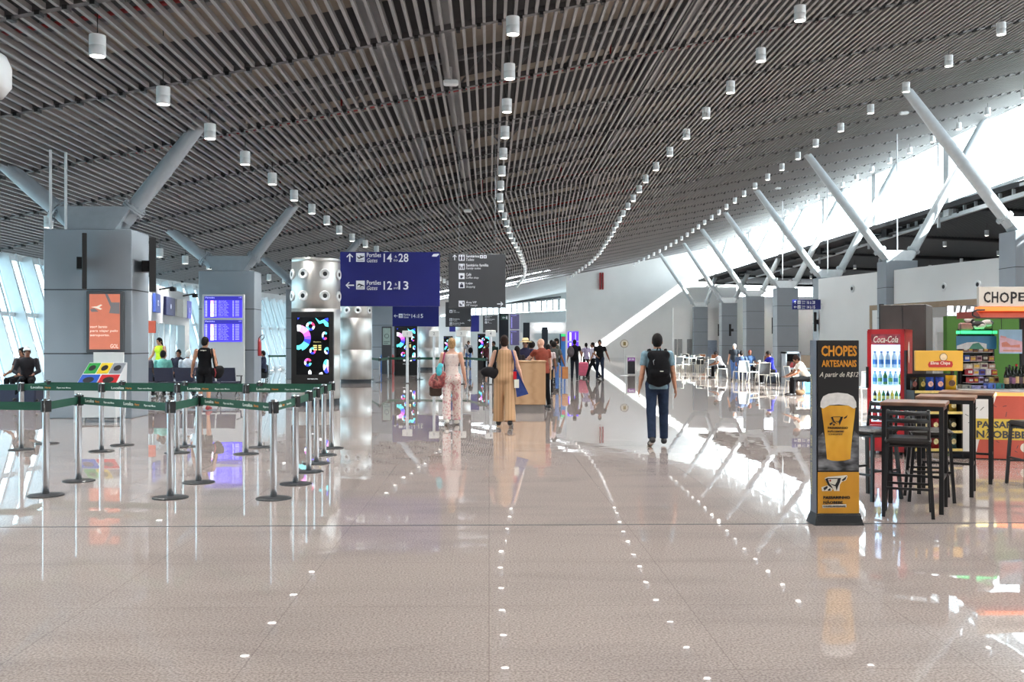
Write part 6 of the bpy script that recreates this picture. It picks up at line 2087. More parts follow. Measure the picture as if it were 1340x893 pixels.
    # ---- top
    if top is not None:
        T = Field(lo, hi, vx)
        torso(T, .013)
        if not tank:
            for i in (0, 1):
                s_, e_, w_ = J['sh', i], J['el', i], J['wr', i]
                ua = unit(e_ - s_)
                if sleeve <= 1:
                    T.cap(s_, e_, .062, .056, .03, [(s_ + ua * .285 * sleeve, ua)])
                else:
                    T.cap(s_, e_, .062, .052, .03); fa = unit(w_ - e_)
                    T.cap(e_, w_, .052, .04, .02, [(e_ + fa * .25 * (sleeve - 1), fa)])
        T.clip(pc + U * hem, -U)
        if tank:
            ncl = J['neck'] - U * (.015 + neckl)
            T.clip(ncl, U)
            for i, sx_ in enumerate((-1, 1)):
                T.cut_ell(J['sh', i] + np.array([sx_ * .035, 0, 0]), (.085, .2, .12), Rt)
        else:
            T.clip(J['neck'] + U * (.018 - neckl), U)
        child(T, 'shirt', top)
    # ---- bottom
    if bottom is not None:
        T = Field(lo, hi, vx)
        tc = [(pc + U * (.07 if top is not None else .07), U)]
        T.ell(pc, (.158 * ww * girth + (.012 if female else 0), .108 * girth, .125), Rt, .04, tc, .012)
        for sx_ in (-1, 1): T.ell(pc + Rt @ np.array([sx_ * .07, -.05, -.05]), (.085, .075, .09), None, .04, tc, .012)
        for i in (0, 1):
            h_, kn, an = J['hip', i], J['kn', i], J['an', i]
            if leg_len > .55:
                T.cap(h_, kn, .095 * girth + wide * .2, .066 + wide * .6, .03)
                cd = J['cd', i]
                T.cap(kn, an, .066 + wide * .6, .052 + wide, .02, [(kn + cd * .415 * (leg_len * 2 - 1) - np.array([0, 0, 0]), cd)])
            else:
                td = unit(kn - h_)
                T.cap(h_, kn, .1 * girth, .08, .03, [(h_ + td * .43 * leg_len * 2, td)])
        if flare:
            T.cap(pc - np.array([0, 0, .05]), np.array([0, 0, .12]), .17, .17 + flare, .03, [(np.array([0, 0, .06]), np.array([0, 0, -1.0]))], 0, ((0, 1, 0), .75))
        child(T, 'trousers' if not flare else 'skirt', bottom)
    # ---- shoes
    if shoe:
        T = Field(lo, hi, vx)
        for i in (0, 1):
            fdv, dn = J['foot', i]
            cl_ = [(J['an', i] - dn * .005, -dn), (J['heel', i] + dn * .036, dn)]
            T.cap(J['an', i], J['heel', i], .044, .042, .02, cl_); T.cap(J['heel', i], J['ball', i], .042, .041, .02, cl_); T.cap(J['ball', i], J['toe', i] + fdv * .012, .041, .034, .02, cl_)
        child(T, 'shoes', M[shoe])
        if vox < .009:
            T = Field(lo, hi, vx)
            for i in (0, 1):
                fdv, dn = J['foot', i]
                cl_ = [(J['heel', i] + dn * .012, -dn), (J['heel', i] + dn * .04, dn)]
                T.cap(J['heel', i], J['toe', i] + fdv * .012, .046, .04, .02, cl_)
            child(T, 'soles', M['sole'])
    # ---- hair
    if hair and not bald:
        T = Field(hc - .32, hc + .32, vx)
        long_ = hairstyle in ('long', 'bun', 'pony', 'curly')
        nape = hc + Rh @ np.array([0, -.03, -.075 if hairstyle != 'bun' else -.07])
        T.ell(hc + Rh @ np.array([0, -.016, .022]), (.083, .103, .109), Rh, .02)
        if not long_ or hairstyle == 'bun': T.ell(hc + Rh @ np.array([0, -.05, -.03]), (.066, .062, .07), Rh, .03)
        if hairstyle == 'curly': T.ell(hc + Rh @ np.array([0, -.03, .02]), (.105, .11, .115), Rh, .02)
        if hairstyle == 'long':
            T.cap(hc + Rh @ np.array([0, -.05, .0]), J['neck'] + Rh @ np.array([0, -.085, -.1]), .085, .06, .04, None, 0, (Rh @ np.array([0, 1.0, 0]), .6))
        if hairstyle == 'pony':
            T.ell(hc + Rh @ np.array([0, -.05, -.02]), (.06, .06, .06), Rh, .03)
            T.cap(hc + Rh @ np.array([0, -.11, .03]), J['neck'] + Rh @ np.array([0, -.1, -.06]), .035, .02, .02)
        if hairstyle == 'bun':
            T.ell(hc + Rh @ np.array([0, -.085, .055]), (.055, .045, .05), Rh, .02)
        T.cut_ell(hc + Rh @ np.array([0, .1, -.045]), (.068, .085, .1), Rh)
        if hairstyle in ('short', 'bun'): 
            T.clip(hc + Rh @ np.array([0, -.05, -.085]), Rh @ np.array([0, .35, -.94]))
            for sx_ in (-1, 1): T.cut_ell(hc + Rh @ np.array([sx_ * .08, .02, -.05]), (.03, .045, .045), Rh)
        child(T, 'hair', M[hair])
    if beard:
        T = Field(hc - .2, hc + .2, vx)
        T.ell(hc + Rh @ np.array([0, .022, -.062]), (.062, .066, .066), Rh, .01)
        T.clip(hc + Rh @ np.array([0, 0, -.04]), Rh @ np.array([0, -.2, 1.0])); T.clip(hc + Rh @ np.array([0, .0, 0]), Rh @ np.array([0, -1.0, 0]))
        child(T, 'beard', M[beard])
    if cap == 'straw':
        m = MB(); m.lathe([(0, .11), (.06, .115), (.09, .09), (.1, .02), (.19, -.005), (.2, .0), (.195, -.012), (.1, 0), (0, .0)], Vector(hc + Rh @ np.array([0, -.01, .055])), 24, 0, tuple(Rh @ np.array([0, 0, 1.0])))
        m.build('straw_hat', mat('straw', (224, 202, 150), .7, noise=.15, scale=30), root)
        m = MB(); m.lathe([(.104, .02), (.1, .045)], Vector(hc + Rh @ np.array([0, -.01, .055])), 24, 0, tuple(Rh @ np.array([0, 0, 1.0]))); m.build('hat_band', mat('straw band', (150, 120, 80), .7), root)
    elif cap:
        T = Field(hc - .3, hc + .3, vx)
        T.ell(hc + Rh @ np.array([0, -.014, .03]), (.088, .106, .104), Rh, .01, [(hc + Rh @ np.array([0, 0, .03]), Rh @ np.array([0, .1, -1.0]))])
        T.ell(hc + Rh @ np.array([0, .095, .055]), (.062, .075, .011), Rh, .01)
        child(T, 'cap', cap)
    if face:
        m = MB()
        for sx_ in (-1, 1): m.ell(hc + Rh @ np.array([sx_ * .03, .08, .01]), .0105, 10, 8)
        m.build('eyes', M['eye'], root)
        m = MB(); q = hc + Rh @ np.array([0, .079, -.056])
        x_ = Rh @ np.array([1.0, 0, 0]) * .022
        m.tube([q - x_, q + Rh @ np.array([0, .007, 0]), q + x_], [.003, .006, .003], 8); m.build('mouth', M['lips'], root)
    if extra: extra(root, J, hc, pc, child, Field, lo, hi, vx, Rt, k)
    return root, J, pc, hc, k

def wp(root_loc, rz, k, p):
    c, s_ = math.cos(rz), math.sin(rz)
    return Vector((root_loc[0] + k * (p[0] * c - p[1] * s_), root_loc[1] + k * (p[0] * s_ + p[1] * c), root_loc[2] + k * p[2]))
def sdf_thing(name, label, cat, loc, rz, build, m_, lo, hi, vox=.01):
    T = Field(np.array(lo, float), np.array(hi, float), vox)
    build(T)
    me = T.mesh(name); me.materials.append(m_)
    o = link_mesh(name, me); o.location = loc; o.rotation_euler = (0, 0, rz)
    return props(o, label, cat)
# ================================================================ the people in the hall
def cloth(name, rgb, n=.12): return mat('cloth ' + name, rgb, .85, noise=n, scale=16, spec=.2)
floral = ramp_mat('pink floral cloth', 'noise', [(0, (176, 100, 108)), (.4, (200, 146, 146)), (.46, (222, 206, 198)), (.6, (218, 200, 192)), (.66, (190, 128, 126)), (.74, (212, 182, 176))], .85, (1, 1, .8), 17, 'LINEAR')
palefloral = ramp_mat('pale floral top cloth', 'noise', [(0, (196, 160, 156)), (.45, (222, 206, 198)), (.6, (214, 198, 192)), (.72, (188, 160, 158))], .85, (1, 1, 1), 18, 'LINEAR')
stripe = ramp_mat('tan striped cloth', 'wave', [(0, (190, 152, 114)), (.72, (196, 158, 120)), (.8, (112, 74, 54)), (.86, (62, 44, 40)), (.92, (186, 146, 106))], .85, (1, .35, .03), 5.5, 'LINEAR')

def local_thing(name, label, cat, fig, fn, m_, lo, hi, vox=.01, child_of=None):
    root, J, pc, hc, k = fig
    T = Field(np.array(lo, float), np.array(hi, float), vox)
    fn(T)
    me = T.mesh(name); me.materials.append(m_)
    if child_of is not None:
        return link_mesh(name, me, child_of)
    o = link_mesh(name, me)
    o.location = root.location; o.rotation_euler = root.rotation_euler; o.scale = root.scale
    return props(o, label, cat)
def tube_child(name, pts, r_, m_, parent):
    m = MB(); m.tube(pts, r_, 8); return m.build(name, m_, parent)

# --- man with the backpack
p = G(860, 584)
A = person('man seen from behind walking away with a black backpack, blue grey T-shirt and jeans', p, -.03, 1.68, .0075, 'skinA', 'hairdark', 'short', legs=((-7, 12, 1.5), (5, 3, 2)), foot_pitch=(22, 0),
           arms=((-6, 9, 14, 0), (-2, 10, 12, 0)), head=(-6, 2), top=cloth('blue grey', (116, 142, 154)), sleeve=.62, hem=-.09, bottom=M['denim'], wide=.012)
J = A[1]
zc = J['chest'][2]; yb = J['chest'][1]
def bp(T):
    T.ell((0, yb - .2, zc - .12), (.175, .12, .27), None, .03)
    T.cap((-.1, yb - .17, zc + .1), (.1, yb - .17, zc + .1), .075, .075, .04)
    T.cap((-.12, yb - .18, zc - .28), (.12, yb - .18, zc - .28), .07, .07, .05)
    T.cap((-.09, yb - .27, zc - .18), (.09, yb - .27, zc - .18), .055, .055, .03)
bpk = local_thing('backpack', 'black backpack worn by the man in the blue grey T-shirt', 'backpack', A, bp, M['darkcloth'], (-.3, yb - .45, zc - .45), (.3, yb, zc + .3), .008)
for i, sx_ in enumerate((-1, 1)):
    s_ = J['sh', i]
    tube_child('strap', [(sx_ * .1, yb - .13, zc + .12), (sx_ * .125, yb - .07, s_[2] + .075), (sx_ * .13, yb + .05, s_[2] + .07), (sx_ * .135, yb + .135, zc + .06), (sx_ * .15, yb + .08, zc - .12), (sx_ * .15, yb - .1, zc - .24)], .022, M['darkcloth'], bpk)
m = MB(); m.tube([(-.03, yb - .16, zc + .16), (-.02, yb - .2, zc + .21), (.02, yb - .2, zc + .21), (.03, yb - .16, zc + .16)], .01); m.build('carry_loop', M['darkcloth'], bpk)
m = MB(); m.box(.0, .05, yb - .332, yb - .31, zc - .15, zc - .138); m.build('patch', M['creamprint'], bpk)
m = MB(); m.tube([(-.09, yb - .305, zc - .05), (-.1, yb - .29, zc + .02), (-.07, yb - .28, zc + .04)], .005); m.build('zip_pull', M['chrome'], bpk)

# --- woman in pink
p = G(591, 557)
Bf = person('blonde woman in a pale pink floral outfit walking away with bags on her left side', p, .05, 1.64, .0075, 'skinC', 'hairblond', 'bun', True, legs=((-6, 9, 1), (7, 3, 1)), foot_pitch=(16, 0),
            arms=((8, 14, 24, 0), (0, 11, 12, 0)), head=(4, 0), top=palefloral, tank=True, neckl=.05, hem=.035, bottom=floral, wide=.03, shoe='sole')
J = Bf[1]
zp = J['waist'][2]
def bagp(T):
    T.ell((-.27, -.02, zp - .22), (.17, .14, .16), None, .05); T.ell((-.36, 0, zp - .27), (.1, .12, .1), None, .05); T.ell((-.2, -.05, zp - .12), (.1, .1, .1), None, .05)
bg = local_thing('shoulder_bag', 'slouchy red and pink patterned bag at the hip of the blonde woman', 'bag', Bf, bagp, ramp_mat('red pink bag cloth', 'noise', [(.3, (92, 44, 46)), (.45, (146, 72, 72)), (.55, (180, 116, 106)), (.65, (96, 72, 66))], .8, (1, 1, 1), 12, 'LINEAR'), (-.6, -.35, zp - .55), (.1, .3, zp + .2), .009)
s_ = J['sh', 0]
tube_child('strap', [(-.2, -.08, zp - .1), (-.19, -.1, zp + .1), (s_[0] + .04, -.07, s_[2] + .04), (s_[0] + .03, .06, s_[2] + .03), (-.22, .1, zp + .05), (-.25, .08, zp - .12)], .016, cloth('plum', (150, 60, 92)), bg)
def tq(T):
    T.ell((-.25, -.12, zp - .02), (.06, .06, .11), None, .03); T.ell((-.22, -.13, zp + .09), (.05, .045, .05), None, .03)
local_thing('scarf', 'turquoise cloth tucked on top of the red and pink bag', 'scarf', Bf, tq, cloth('turquoise', (86, 190, 200)), (-.45, -.3, zp - .3), (0, .1, zp + .3), .009)
m = MB(); m.bbox(-.12, .12, -.07, .07, 0, .2, .03); o = m.build('handbag', cloth('dark brown bag', (66, 52, 46))); o.location = wp(Bf[0].location, .05, Bf[4], (-.32, .02, zp - .53)); o.rotation_euler = (0, 0, .05)
props(o, 'small dark brown bag hanging below the red and pink bag', 'bag')
m = MB(); m.tube([(-.07, 0, .19), (-.05, 0, .3), (.05, 0, .3), (.07, 0, .19)], .008); m.build('handle', cloth('dark brown bag', (66, 52, 46)), o)

# --- woman in the striped jumpsuit
p = G(660, 559)
Cf = person('dark-haired woman in a tan jumpsuit with dark vertical stripes walking away', p, -.04, 1.69, .0075, 'skinC', 'hairbrown', 'bun', True, legs=((6, 3, 2), (-6, 8, 2)), foot_pitch=(0, 14),
            arms=((6, 20, 34, 0), (-2, 17, 18, 0)), head=(0, 0), top=stripe, tank=True, neckl=.0, hem=-.04, bottom=stripe, wide=.055, shoe='shoedark', girth=1.1)
J = Cf[1]
zp = J['waist'][2]
def bagb(T):
    T.ell((-.3, .0, zp - .06), (.15, .09, .1), None, .04); T.ell((-.2, -.06, zp - .08), (.1, .08, .11), None, .04)
bg = local_thing('shoulder_bag', 'black shoulder bag under the left arm of the woman in stripes', 'bag', Cf, bagb, cloth('black bag', (30, 28, 30)), (-.6, -.3, zp - .3), (.1, .3, zp + .2), .009)
s_ = J['sh', 0]
tube_child('strap', [(-.18, -.1, zp), (-.17, -.12, zp + .15), (s_[0] + .05, -.08, s_[2] + .045), (s_[0] + .04, .07, s_[2] + .03), (-.22, .11, zp + .1), (-.26, .07, zp)], .016, cloth('black bag', (30, 28, 30)), bg)
s_ = J['sh', 1]
m = MB()
n = m.add([(.17, -.1, zp - .02), (.24, -.12, zp - .02), (.46, -.06, zp - .48), (.24, -.08, zp - .54), (.17, .08, zp - .02), (.24, .1, zp - .02), (.46, .1, zp - .48), (.24, .1, zp - .54)])
for f in ((0, 1, 2, 3), (7, 6, 5, 4), (0, 4, 5, 1), (1, 5, 6, 2), (2, 6, 7, 3), (3, 7, 4, 0)): m.face([n + i for i in f])
o = m.build('tote_bag', cloth('royal blue tote', (52, 70, 128))); o.location = Cf[0].location; o.rotation_euler = Cf[0].rotation_euler; o.scale = Cf[0].scale
props(o, 'royal blue tote bag hanging at the right side of the woman in stripes', 'bag')
tube_child('strap', [(.2, -.1, zp - .04), (.2, -.11, zp + .15), (s_[0] - .03, -.07, s_[2] + .045), (s_[0] - .03, .07, s_[2] + .04), (.22, .12, zp + .1), (.21, .09, zp - .04)], .014, cloth('royal blue tote', (52, 70, 128)), o)
m = MB(); m.box(.17, .235, -.135, -.125, zp - .2, zp - .05, 0); m.box(.19, .28, -.135, -.12, zp - .36, zp - .2, 1); m.build('tote_print', [M['cokered'], M['creamprint']], o)

# --- man in the black tank top
p = G(268, 537)
Df = person('man in a black tank top and dark shorts seen from behind at the queue', p, .02, 1.72, .009, 'skinA', 'hairdark', 'short', legs=((3, 4, 2), (-5, 10, 2)), arms=((6, 16, 18, 0), (-4, 12, 20, 0)), head=(-18, 4),
            top=M['darkcloth'], tank=True, neckl=-.02, hem=-.16, bottom=cloth('black shorts', (24, 24, 28)), leg_len=.4, shoe='redpipe')
J = Df[1]
m = MB(); letter(m, 'ARJJO', (0, J['chest'][1] - .135, J['chest'][2] + .1), XA, ZA, .14, .03, 0, 0, .02, .02, 'C'); m.build('back_print', M['creamprint'], Df[0])
zp = J['waist'][2]
def bagd(T):
    T.ell((.3, -.02, zp - .2), (.13, .11, .15), None, .05); T.ell((.36, 0, zp - .14), (.09, .1, .1), None, .05)
bg = local_thing('travel_bag', 'black travel bag hanging at the right hip of the man in the tank top', 'bag', Df, bagd, cloth('black nylon', (26, 26, 28)), (0, -.35, zp - .55), (.6, .3, zp + .2), .011)
s_ = J['sh', 1]
tube_child('strap', [(.25, -.08, zp - .1), (.22, -.1, zp + .1), (s_[0] - .02, -.06, s_[2] + .05), (s_[0], .06, s_[2] + .04), (.26, .1, zp)], .02, cloth('black nylon', (26, 26, 28)), bg)
tube_child('cord', [(.26, -.13, zp - .1), (.29, -.14, zp - .2), (.27, -.135, zp - .3)], .012, M['redpipe'], bg)

# --- people waiting on the left
p = P(36, 450, 25.2)
person('man in a white cap and dark jacket sitting cross legged at the left window', (p.x, p.y, 0), PI + .35, 1.74, .011, 'skinB', 'hairdark', 'short', seat=.62, legs=((82, 96, 30), (84, 100, 34)), arms=((30, 16, 62, 30), (28, 18, 66, 30)), head=(8, -4), lean=10,
       top=cloth('black jacket', (32, 30, 34)), sleeve=1.9, hem=-.12, bottom=M['darkcloth'], cap=M['placard'], face=True)
m = MB(); a = P(36, 450, 25.2); m.bbox(a.x - .75, a.x + .4, a.y - .45, a.y + .3, .0, .56, .05)
o = m.build('upholstered_block', M['navy']); props(o, 'navy block seat under the man in the white cap', 'seat')
p = P(29, 450, 27.2)
person('person with dark hair sitting behind the man in the white cap', (p.x, p.y, 0), PI * .9, 1.76, .014, 'skinB', 'hairdark', 'curly', seat=.58, legs=((84, 84, 6), (84, 84, 6)), arms=((20, 8, 50, 10), (20, 8, 50, 10)), top=cloth('brown shirt far', (70, 56, 54)), bottom=M['darkcloth'], face=True)
p = P(209, 450, 34.6)
person('dark long-haired woman in a neon yellow top standing between the left columns', (p.x, p.y, 0), PI - .3, 1.77, .011, 'skinA', 'hairdark', 'long', True, legs=((2, 3, 2), (-2, 3, 2)), arms=((6, 12, 40, 20), (10, 16, 46, 10)), head=(-10, 8), top=cloth('neon yellow', (196, 226, 52)), tank=True, bottom=M['darkcloth'], face=True)
def seated(lab, px, d, rz, skin, hair, style, c, seat=.46, H=1.72, sleeve=.6, fem=False, lean=2, arms=((20, 8, 55, 15), (20, 8, 55, 15)), legs=((86, 84, 5), (86, 84, 6)), vox=.013, bottom=None, head=(0, 4), **kw):
    p = P(px, 450, d)
    return person(lab, (p.x, p.y, 0), rz, H, vox, skin, hair, style, fem, lean, seat, legs, arms, head, 0, c, sleeve, -.1, 0, bottom or M['darkcloth'], **kw)
seated('long-haired person in a grey shirt seated left of the mint shirt', 188.5, 29.66, 0, 'skinB', 'hairdark', 'long', cloth('slate grey shirt', (96, 92, 104)), .5, 1.74)
seated('person in a mint green shirt seated below the woman in neon yellow', 213, 29.66, 0, 'skinB', 'hairdark', 'short', cloth('mint shirt', (120, 190, 178)), .5, 1.74)
seated('grey-haired person in a white shirt seated left of the tank top man', 246, 29.66, .2, 'skinB', 'hairgrey', 'short', cloth('white shirt left', (206, 212, 222)), .5, 1.76)
seated('man in a black and white shirt seated facing the camera between the left columns', 234, 33.0, PI, 'skinB', 'hairdark', 'short', cloth('black jacket open', (40, 42, 56)), .5, 1.76, 1.8, face=True)
seated('person in navy clothes sitting by the fire extinguisher', 345, 40, PI / 2, 'skinB', 'hairdark', 'short', M['navycloth'], .46, 1.66, 1.8)
m = MB(); q = G(342, 498); m.bbox(-.25, .25, -.2, .2, .1, .7, .05); o = m.build('travel_case', M['black']); o.location = q + Vector((.1, -.4, 0)); props(o, 'black travel case standing below the fire extinguisher', 'suitcase')
m = MB(); 
for sx_ in (-.2, .2): m.cyl((sx_, -.15, .05), (sx_ + .03, -.15, .05), .05, n=10); m.cyl((sx_, .15, .05), (sx_ + .03, .15, .05), .05, n=10)
m.build('wheel', M['base'], o)
m = MB(); m.tube([(-.1, .18, .68), (-.1, .18, 1.0), (.1, .18, 1.0), (.1, .18, .68)], .012); m.build('pull_handle', M['chrome'], o)

# --- middle distance
def standing(lab, px, py, rz, H, skin, hair, style, top_, bottom_, arms=((4, 9, 14, 5), (-2, 9, 14, 5)), legs=((5, 4, 2), (-5, 7, 2)), vox=.013, d=None, sleeve=.55, **kw):
    p = G(px, py) if d is None else Vector((P(px, 450, d).x, d, 0))
    return person(lab, (p.x, p.y, 0), rz, H, vox, skin, hair, style, legs=legs, arms=arms, top=top_, bottom=bottom_, sleeve=sleeve, **kw)
standing('person in a pale grey top between the third and fourth placard posts', 613, 483, PI, 1.74, 'skinB', 'hairdark', 'short', cloth('pale grey top', (150, 150, 156)), M['lightdenim'], face=True)
p = P(616.5, 459, 62); m = MB(); m.ell((0, 0, 0), (.15, .08, .19)); o = m.build('messenger_bag', M['darkcloth']); o.location = (p.x - .03, p.y - .28, 1.17); props(o, 'black bag carried by the distant person in the pale grey top', 'bag')
m = MB(); m.tube([(-.15, 0, .18), (-.25, .15, .34), (-.3, .25, .36)], .03); m.build('strap', M['darkcloth'], o)
standing('person with dark hair in a dark top partly behind the fourth placard post', 646, 490, PI * .8, 1.68, 'skinB', 'hairdark', 'short', cloth('dark green top', (36, 52, 46)), M['darkcloth'], d=47)
standing('person in a maroon top left of the fourth placard post', 637, 490, PI * 1.1, 1.6, 'skinB', 'hairdark', 'long', cloth('maroon top', (96, 52, 58)), M['darkcloth'], d=52)
standing('bald man in a reddish brown shirt leaning on the information desk', 710, 500, .5, 1.69, 'skinC', 'hairgrey', 'short', cloth('reddish brown', (134, 66, 52)), M['darkcloth'], d=24.3, bald=True, arms=((62, 14, 40, 40), (10, 12, 30, 10)), vox=.01, girth=1.12, lean=6, head=(20, 6))
standing('person in a straw hat and navy shirt behind the information desk', 687.5, 500, PI * .95, 1.68, 'skinB', 'hairdark', 'short', cloth('ink navy', (44, 42, 66)), M['darkcloth'], d=28.5, cap='straw', vox=.011, arms=((20, 10, 60, 20), (16, 10, 60, 20)))
standing('dark-haired person in a grey jacket right of the straw hat', 695.5, 500, .4, 1.63, 'skinB', 'hairdark', 'curly', cloth('dark grey jacket', (62, 62, 62)), M['darkcloth'], d=29.5, vox=.012, sleeve=1.9)
standing('shorter dark-haired person left of the straw hat behind the desk', 676.5, 500, .2, 1.5, 'skinB', 'hairdark', 'long', cloth('black blouse', (40, 34, 36)), M['darkcloth'], d=27, vox=.012)
standing('dark-haired person in white behind the bald man', 717, 500, 0, 1.55, 'skinB', 'hairdark', 'short', cloth('white and red shirt', (196, 178, 178)), M['darkcloth'], d=30.5, vox=.012)
standing('curly-haired person in a dark grey T-shirt and jeans right of the information desk', 725, 510, -.15, 1.64, 'skinB', 'hairdark', 'curly', cloth('charcoal tee', (78, 80, 78)), M['lightdenim'], d=33, vox=.012, arms=((0, 8, 10, 0), (6, 18, 14, 0)))
standing('bearded man looking left beyond the curly-haired person', 728, 500, PI / 2 + .2, 1.76, 'skinA', 'hairdark', 'short', cloth('olive tee', (88, 88, 80)), M['darkcloth'], d=38, vox=.013, beard='hairdark', face=True)
standing('far dark-haired person left of the bearded man', 721.5, 500, .3, 1.72, 'skinB', 'hairdark', 'short', cloth('dull grey top', (84, 80, 80)), M['darkcloth'], d=44, vox=.014)
W = standing('person in black with a grey backpack walking away beyond the box seats', 752, 498, -.12, 1.74, 'skinB', 'hairdark', 'short', M['darkcloth'], cloth('black trousers far', (32, 36, 46)), vox=.012, arms=((0, 12, 20, 0), (0, 18, 40, 20)))
J = W[1]; zc = J['chest'][2]; yb = J['chest'][1]
def bpw(T): T.ell((-.16, yb - .2, zc - .08), (.15, .12, .23), None, .03); T.ell((-.16, yb - .27, zc - .16), (.1, .08, .12), None, .03)
bk = local_thing('backpack', 'grey backpack on one shoulder of the person in black walking away', 'backpack', W, bpw, cloth('grey backpack', (84, 78, 82)), (-.45, yb - .5, zc - .45), (.2, yb + .1, zc + .3), .013)
tube_child('strap', [(-.14, yb - .14, zc + .1), (-.13, yb - .05, J['sh', 0][2] + .07), (-.13, yb + .1, zc + .08), (-.15, yb - .06, zc - .2)], .02, cloth('grey backpack', (84, 78, 82)), bk)
standing('dark-haired woman in a lilac top walking away in front of the white end wall', 767, 491, .2, 1.6, 'skinB', 'hairdark', 'pony', cloth('lilac top', (168, 156, 184)), M['darkcloth'], female=True)
q = G(763.5, 494.5)
m = MB(); m.bbox(-.22, .22, -.13, .13, .08, .72, .05); o = m.build('suitcase', mat('pink suitcase shell', (214, 104, 130), .35, noise=.08)); o.location = q; props(o, 'pink wheeled suitcase beside the woman in the lilac top', 'suitcase')
m = MB(); m.tube([(-.1, .1, .7), (-.1, .16, 1.0), (.1, .16, 1.0), (.1, .1, .7)], .014); m.build('pull_handle', M['chrome'], o)
m = MB()
for sx_ in (-.18, .18):
    for sy2 in (-.09, .09): m.cyl((sx_ - .02, sy2, .05), (sx_ + .02, sy2, .05), .05, n=10)
m.build('wheel', M['base'], o)
m = MB()
for z in (.2, .35, .5, .62): m.box(-.225, .225, -.136, .136, z, z + .015)
m.build('ridge', mat('pink suitcase ridge', (196, 88, 116), .4), o)
standing('person in a white shirt and black trousers striding beside the man in the black polo', 775.5, 496, PI * .55, 1.66, 'skinB', 'hairdark', 'short', cloth('white pink shirt', (214, 206, 222)), M['darkcloth'], legs=((24, 4, 2), (-22, 12, 2)), foot_pitch=(0, 20), arms=((14, 10, 20, 0), (-10, 10, 10, 0)), vox=.012)
Z = standing('man in a black polo and navy trousers walking towards the camera', 785, 497.5, PI - .12, 1.73, 'skinB', 'hairdark', 'short', M['darkcloth'], cloth('navy trousers far', (30, 38, 56)), legs=((10, 4, 3), (-8, 8, 3)), arms=((-6, 22, 12, 0), (10, 8, 60, 40)), vox=.011, face=True, girth=1.08, head=(-14, 0))
# --- food court
standing('white-haired man in a dark T-shirt and blue jeans standing in the food court', 961, 498.5, PI - .5, 1.55, 'skinC', 'hairgrey', 'short', cloth('dark slate tee', (50, 56, 64)), M['lightdenim'], vox=.011, face=True, girth=1.15, arms=((6, 10, 20, 10), (4, 10, 20, 10)))
def seat_at(lab, px, py, rz, skin, hair, style, c, **kw):
    q = G(px, py)
    return seated(lab, px, q.y, rz, skin, hair, style, c, .455, kw.pop('H', 1.66), kw.pop('sleeve', .6), **kw)
seat_at('man in a white shirt sitting bent over a table in the food court', 945, 495, PI / 2 + .1, 'skinB', 'hairdark', 'short', cloth('bright white shirt', (226, 226, 232)), lean=26, head=(0, 24), arms=((50, 8, 50, 10), (50, 8, 50, 10)), vox=.012)
seat_at('person in a grey and navy top sitting right of the standing man', 969.5, 500, -.5, 'skinB', 'hairdark', 'short', cloth('blue slate top', (74, 92, 124)), lean=10, vox=.012, bottom=M['navycloth'])
seat_at('red-haired person in blue behind the food court table', 981, 496.5, PI, 'skinB', 'hairred', 'short', cloth('steel blue top', (70, 98, 140)), vox=.013)
seat_at('man in a bright blue shirt sitting sideways at the dark table', 1010, 503, PI / 2 + .2, 'skinB', 'hairdark', 'short', cloth('cobalt shirt', (36, 40, 150)), lean=12, head=(0, 14), arms=((48, 8, 70, 10), (48, 8, 70, 10)), vox=.012, H=1.7)
seat_at('person in a white top half hidden by the beer totem', 1056, 518, PI / 2, 'skinB', 'hairbrown', 'short', cloth('cream white top', (236, 232, 222)), lean=30, head=(0, 20), arms=((60, 8, 40, 10), (60, 8, 40, 10)), vox=.011, H=1.7)
# small things held or lying about
q = G(1043, 516)
m = MB(); m.ell((0, 0, .09), (.14, .1, .1)); m.ell((-.02, 0, .2), (.07, .06, .07)); m.ell((.12, .02, .1), (.06, .06, .05))
o = m.build('cream_bag', cloth('cream bag', (234, 228, 204))); o.location = (q.x, q.y, .455); props(o, 'cream coloured bag lying on the blue grey chair', 'bag')
q = G(1056, 514.5)
m = MB(); m.bbox(-.14, .14, -.1, .1, .0, .52, .04); o = m.build('shopping_bag', cloth('sky blue bag', (92, 160, 206))); o.location = (q.x - .12, q.y - .42, .0); props(o, 'sky blue bag hanging beside the person half hidden by the totem', 'bag')
m = MB(); m.tube([(-.08, 0, .5), (-.06, 0, .68), (.06, 0, .68), (.08, 0, .5)], .01); m.build('handle', cloth('sky blue bag', (92, 160, 206)), o)
q = G(1046, 518)
m = MB(); m.ell((0, 0, .09), (.16, .12, .09)); m.ell((.1, 0, .12), (.08, .07, .08)); o = m.build('brown_bag', cloth('brown bag', (104, 82, 62))); o.location = q; props(o, 'brown bag on the floor under the blue grey chair', 'bag')
q = G(894, 487)
for i, (px, py, z) in enumerate(((923, 488, .75), (927, 488, .75), (909, 485, .75), (897, 484, .75), (990, 499, .75))):
    x, y = gx(px, py); m = MB(); m.lathe([(.0, 0), (.05, 0), (.06, .12), (.055, .12), (.045, .01), (0, .01)], n=14)
    o = m.build('paper_cup', M['placard']); o.location = (x + (px - 909) * .002, y + .2, z); props(o, 'small white cup on a food court table, %s from the left' % ('third', 'fourth', 'second', 'first', 'fifth')[i], 'cup', 'cups on the food court tables')
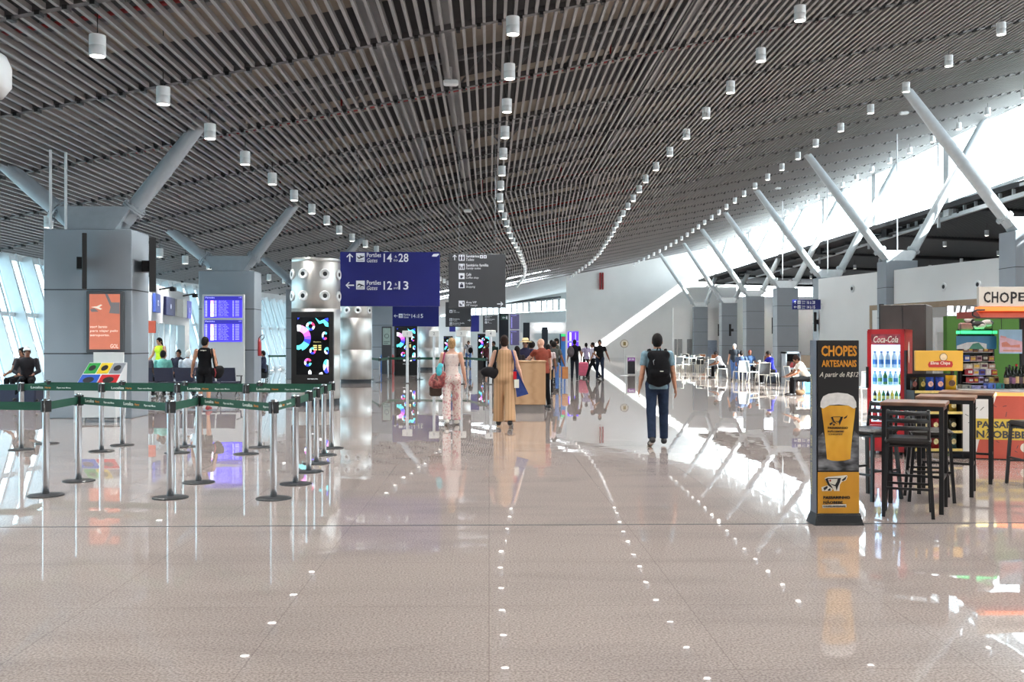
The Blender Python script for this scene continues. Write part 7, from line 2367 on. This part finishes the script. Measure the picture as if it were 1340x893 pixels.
# ================================================================ light
w = bpy.data.worlds.new('sky')
SC.world = w
w.use_nodes = True
bg = w.node_tree.nodes['Background']
bg.inputs['Color'].default_value = (.86, .94, 1, 1)
bg.inputs['Strength'].default_value = WORLD
sun = bpy.data.lights.new('sun', 'SUN')
sun.energy = SUN
sun.angle = math.radians(.6)
sun.color = (1, .98, .94)
so = bpy.data.objects.new('sun', sun)
COL.objects.link(so)
so.rotation_euler = Vector((-1, .42, -.72)).to_track_quat('-Z', 'Y').to_euler()
so.location = (60, -20, 60)
# daylight coming in through the two glazed sides
def daylight(name, c, sx, sy, normal, e, col=(.9, .96, 1)):
    l = bpy.data.lights.new(name, 'AREA')
    l.shape = 'RECTANGLE'; l.size = sx; l.size_y = sy; l.energy = e; l.color = col
    o = bpy.data.objects.new(name, l); COL.objects.link(o)
    o.location = c
    n = Vector(normal).normalized()
    o.rotation_euler = Matrix((Vector((0, 1, 0)), n.cross(Vector((0, 1, 0))) * -1, -n)).transposed().to_euler()
    return o
# the downlights themselves, those in the side hall, added unseen ones over the viewer
for u, where, ys_ in rows:
    y = ys_ - 2.95 * 10
    i = 0
    while y < 108:
        if y > -22 and (i % 2 == 0 or 8 < y < 40 or y > 58):
            x = u + bend(y)
            l = bpy.data.lights.new('downlight', 'SPOT'); l.energy = SPOT; l.spot_size = math.radians(128); l.spot_blend = .8; l.shadow_soft_size = .1; l.color = (1, .98, .95)
            o = bpy.data.objects.new('downlight', l); COL.objects.link(o); o.location = (x, y, roof(x) - .53)
        y += 2.95; i += 1
for x in (26.5, 32.5):
    for y in range(30, 104, 12):
        l = bpy.data.lights.new('downlight', 'SPOT'); l.energy = SPOT * .9; l.spot_size = math.radians(150); l.spot_blend = .6; l.shadow_soft_size = .1; l.color = (1, .98, .95)
        o = bpy.data.objects.new('downlight', l); COL.objects.link(o); o.location = (x + bend(y), y, 7.47)
vs = SC.view_settings
vs.view_transform = 'Standard'
vs.look = 'None'
vs.gamma = 1
vs.use_curve_mapping = False
vs.exposure = EXPO
SC.cycles.max_bounces = 10
SC.cycles.diffuse_bounces = 6
SC.cycles.glossy_bounces = 5
SC.cycles.transparent_max_bounces = 12
SC.cycles.sample_clamp_indirect = 6
SC.cycles.caustics_reflective = False
SC.cycles.caustics_refractive = False
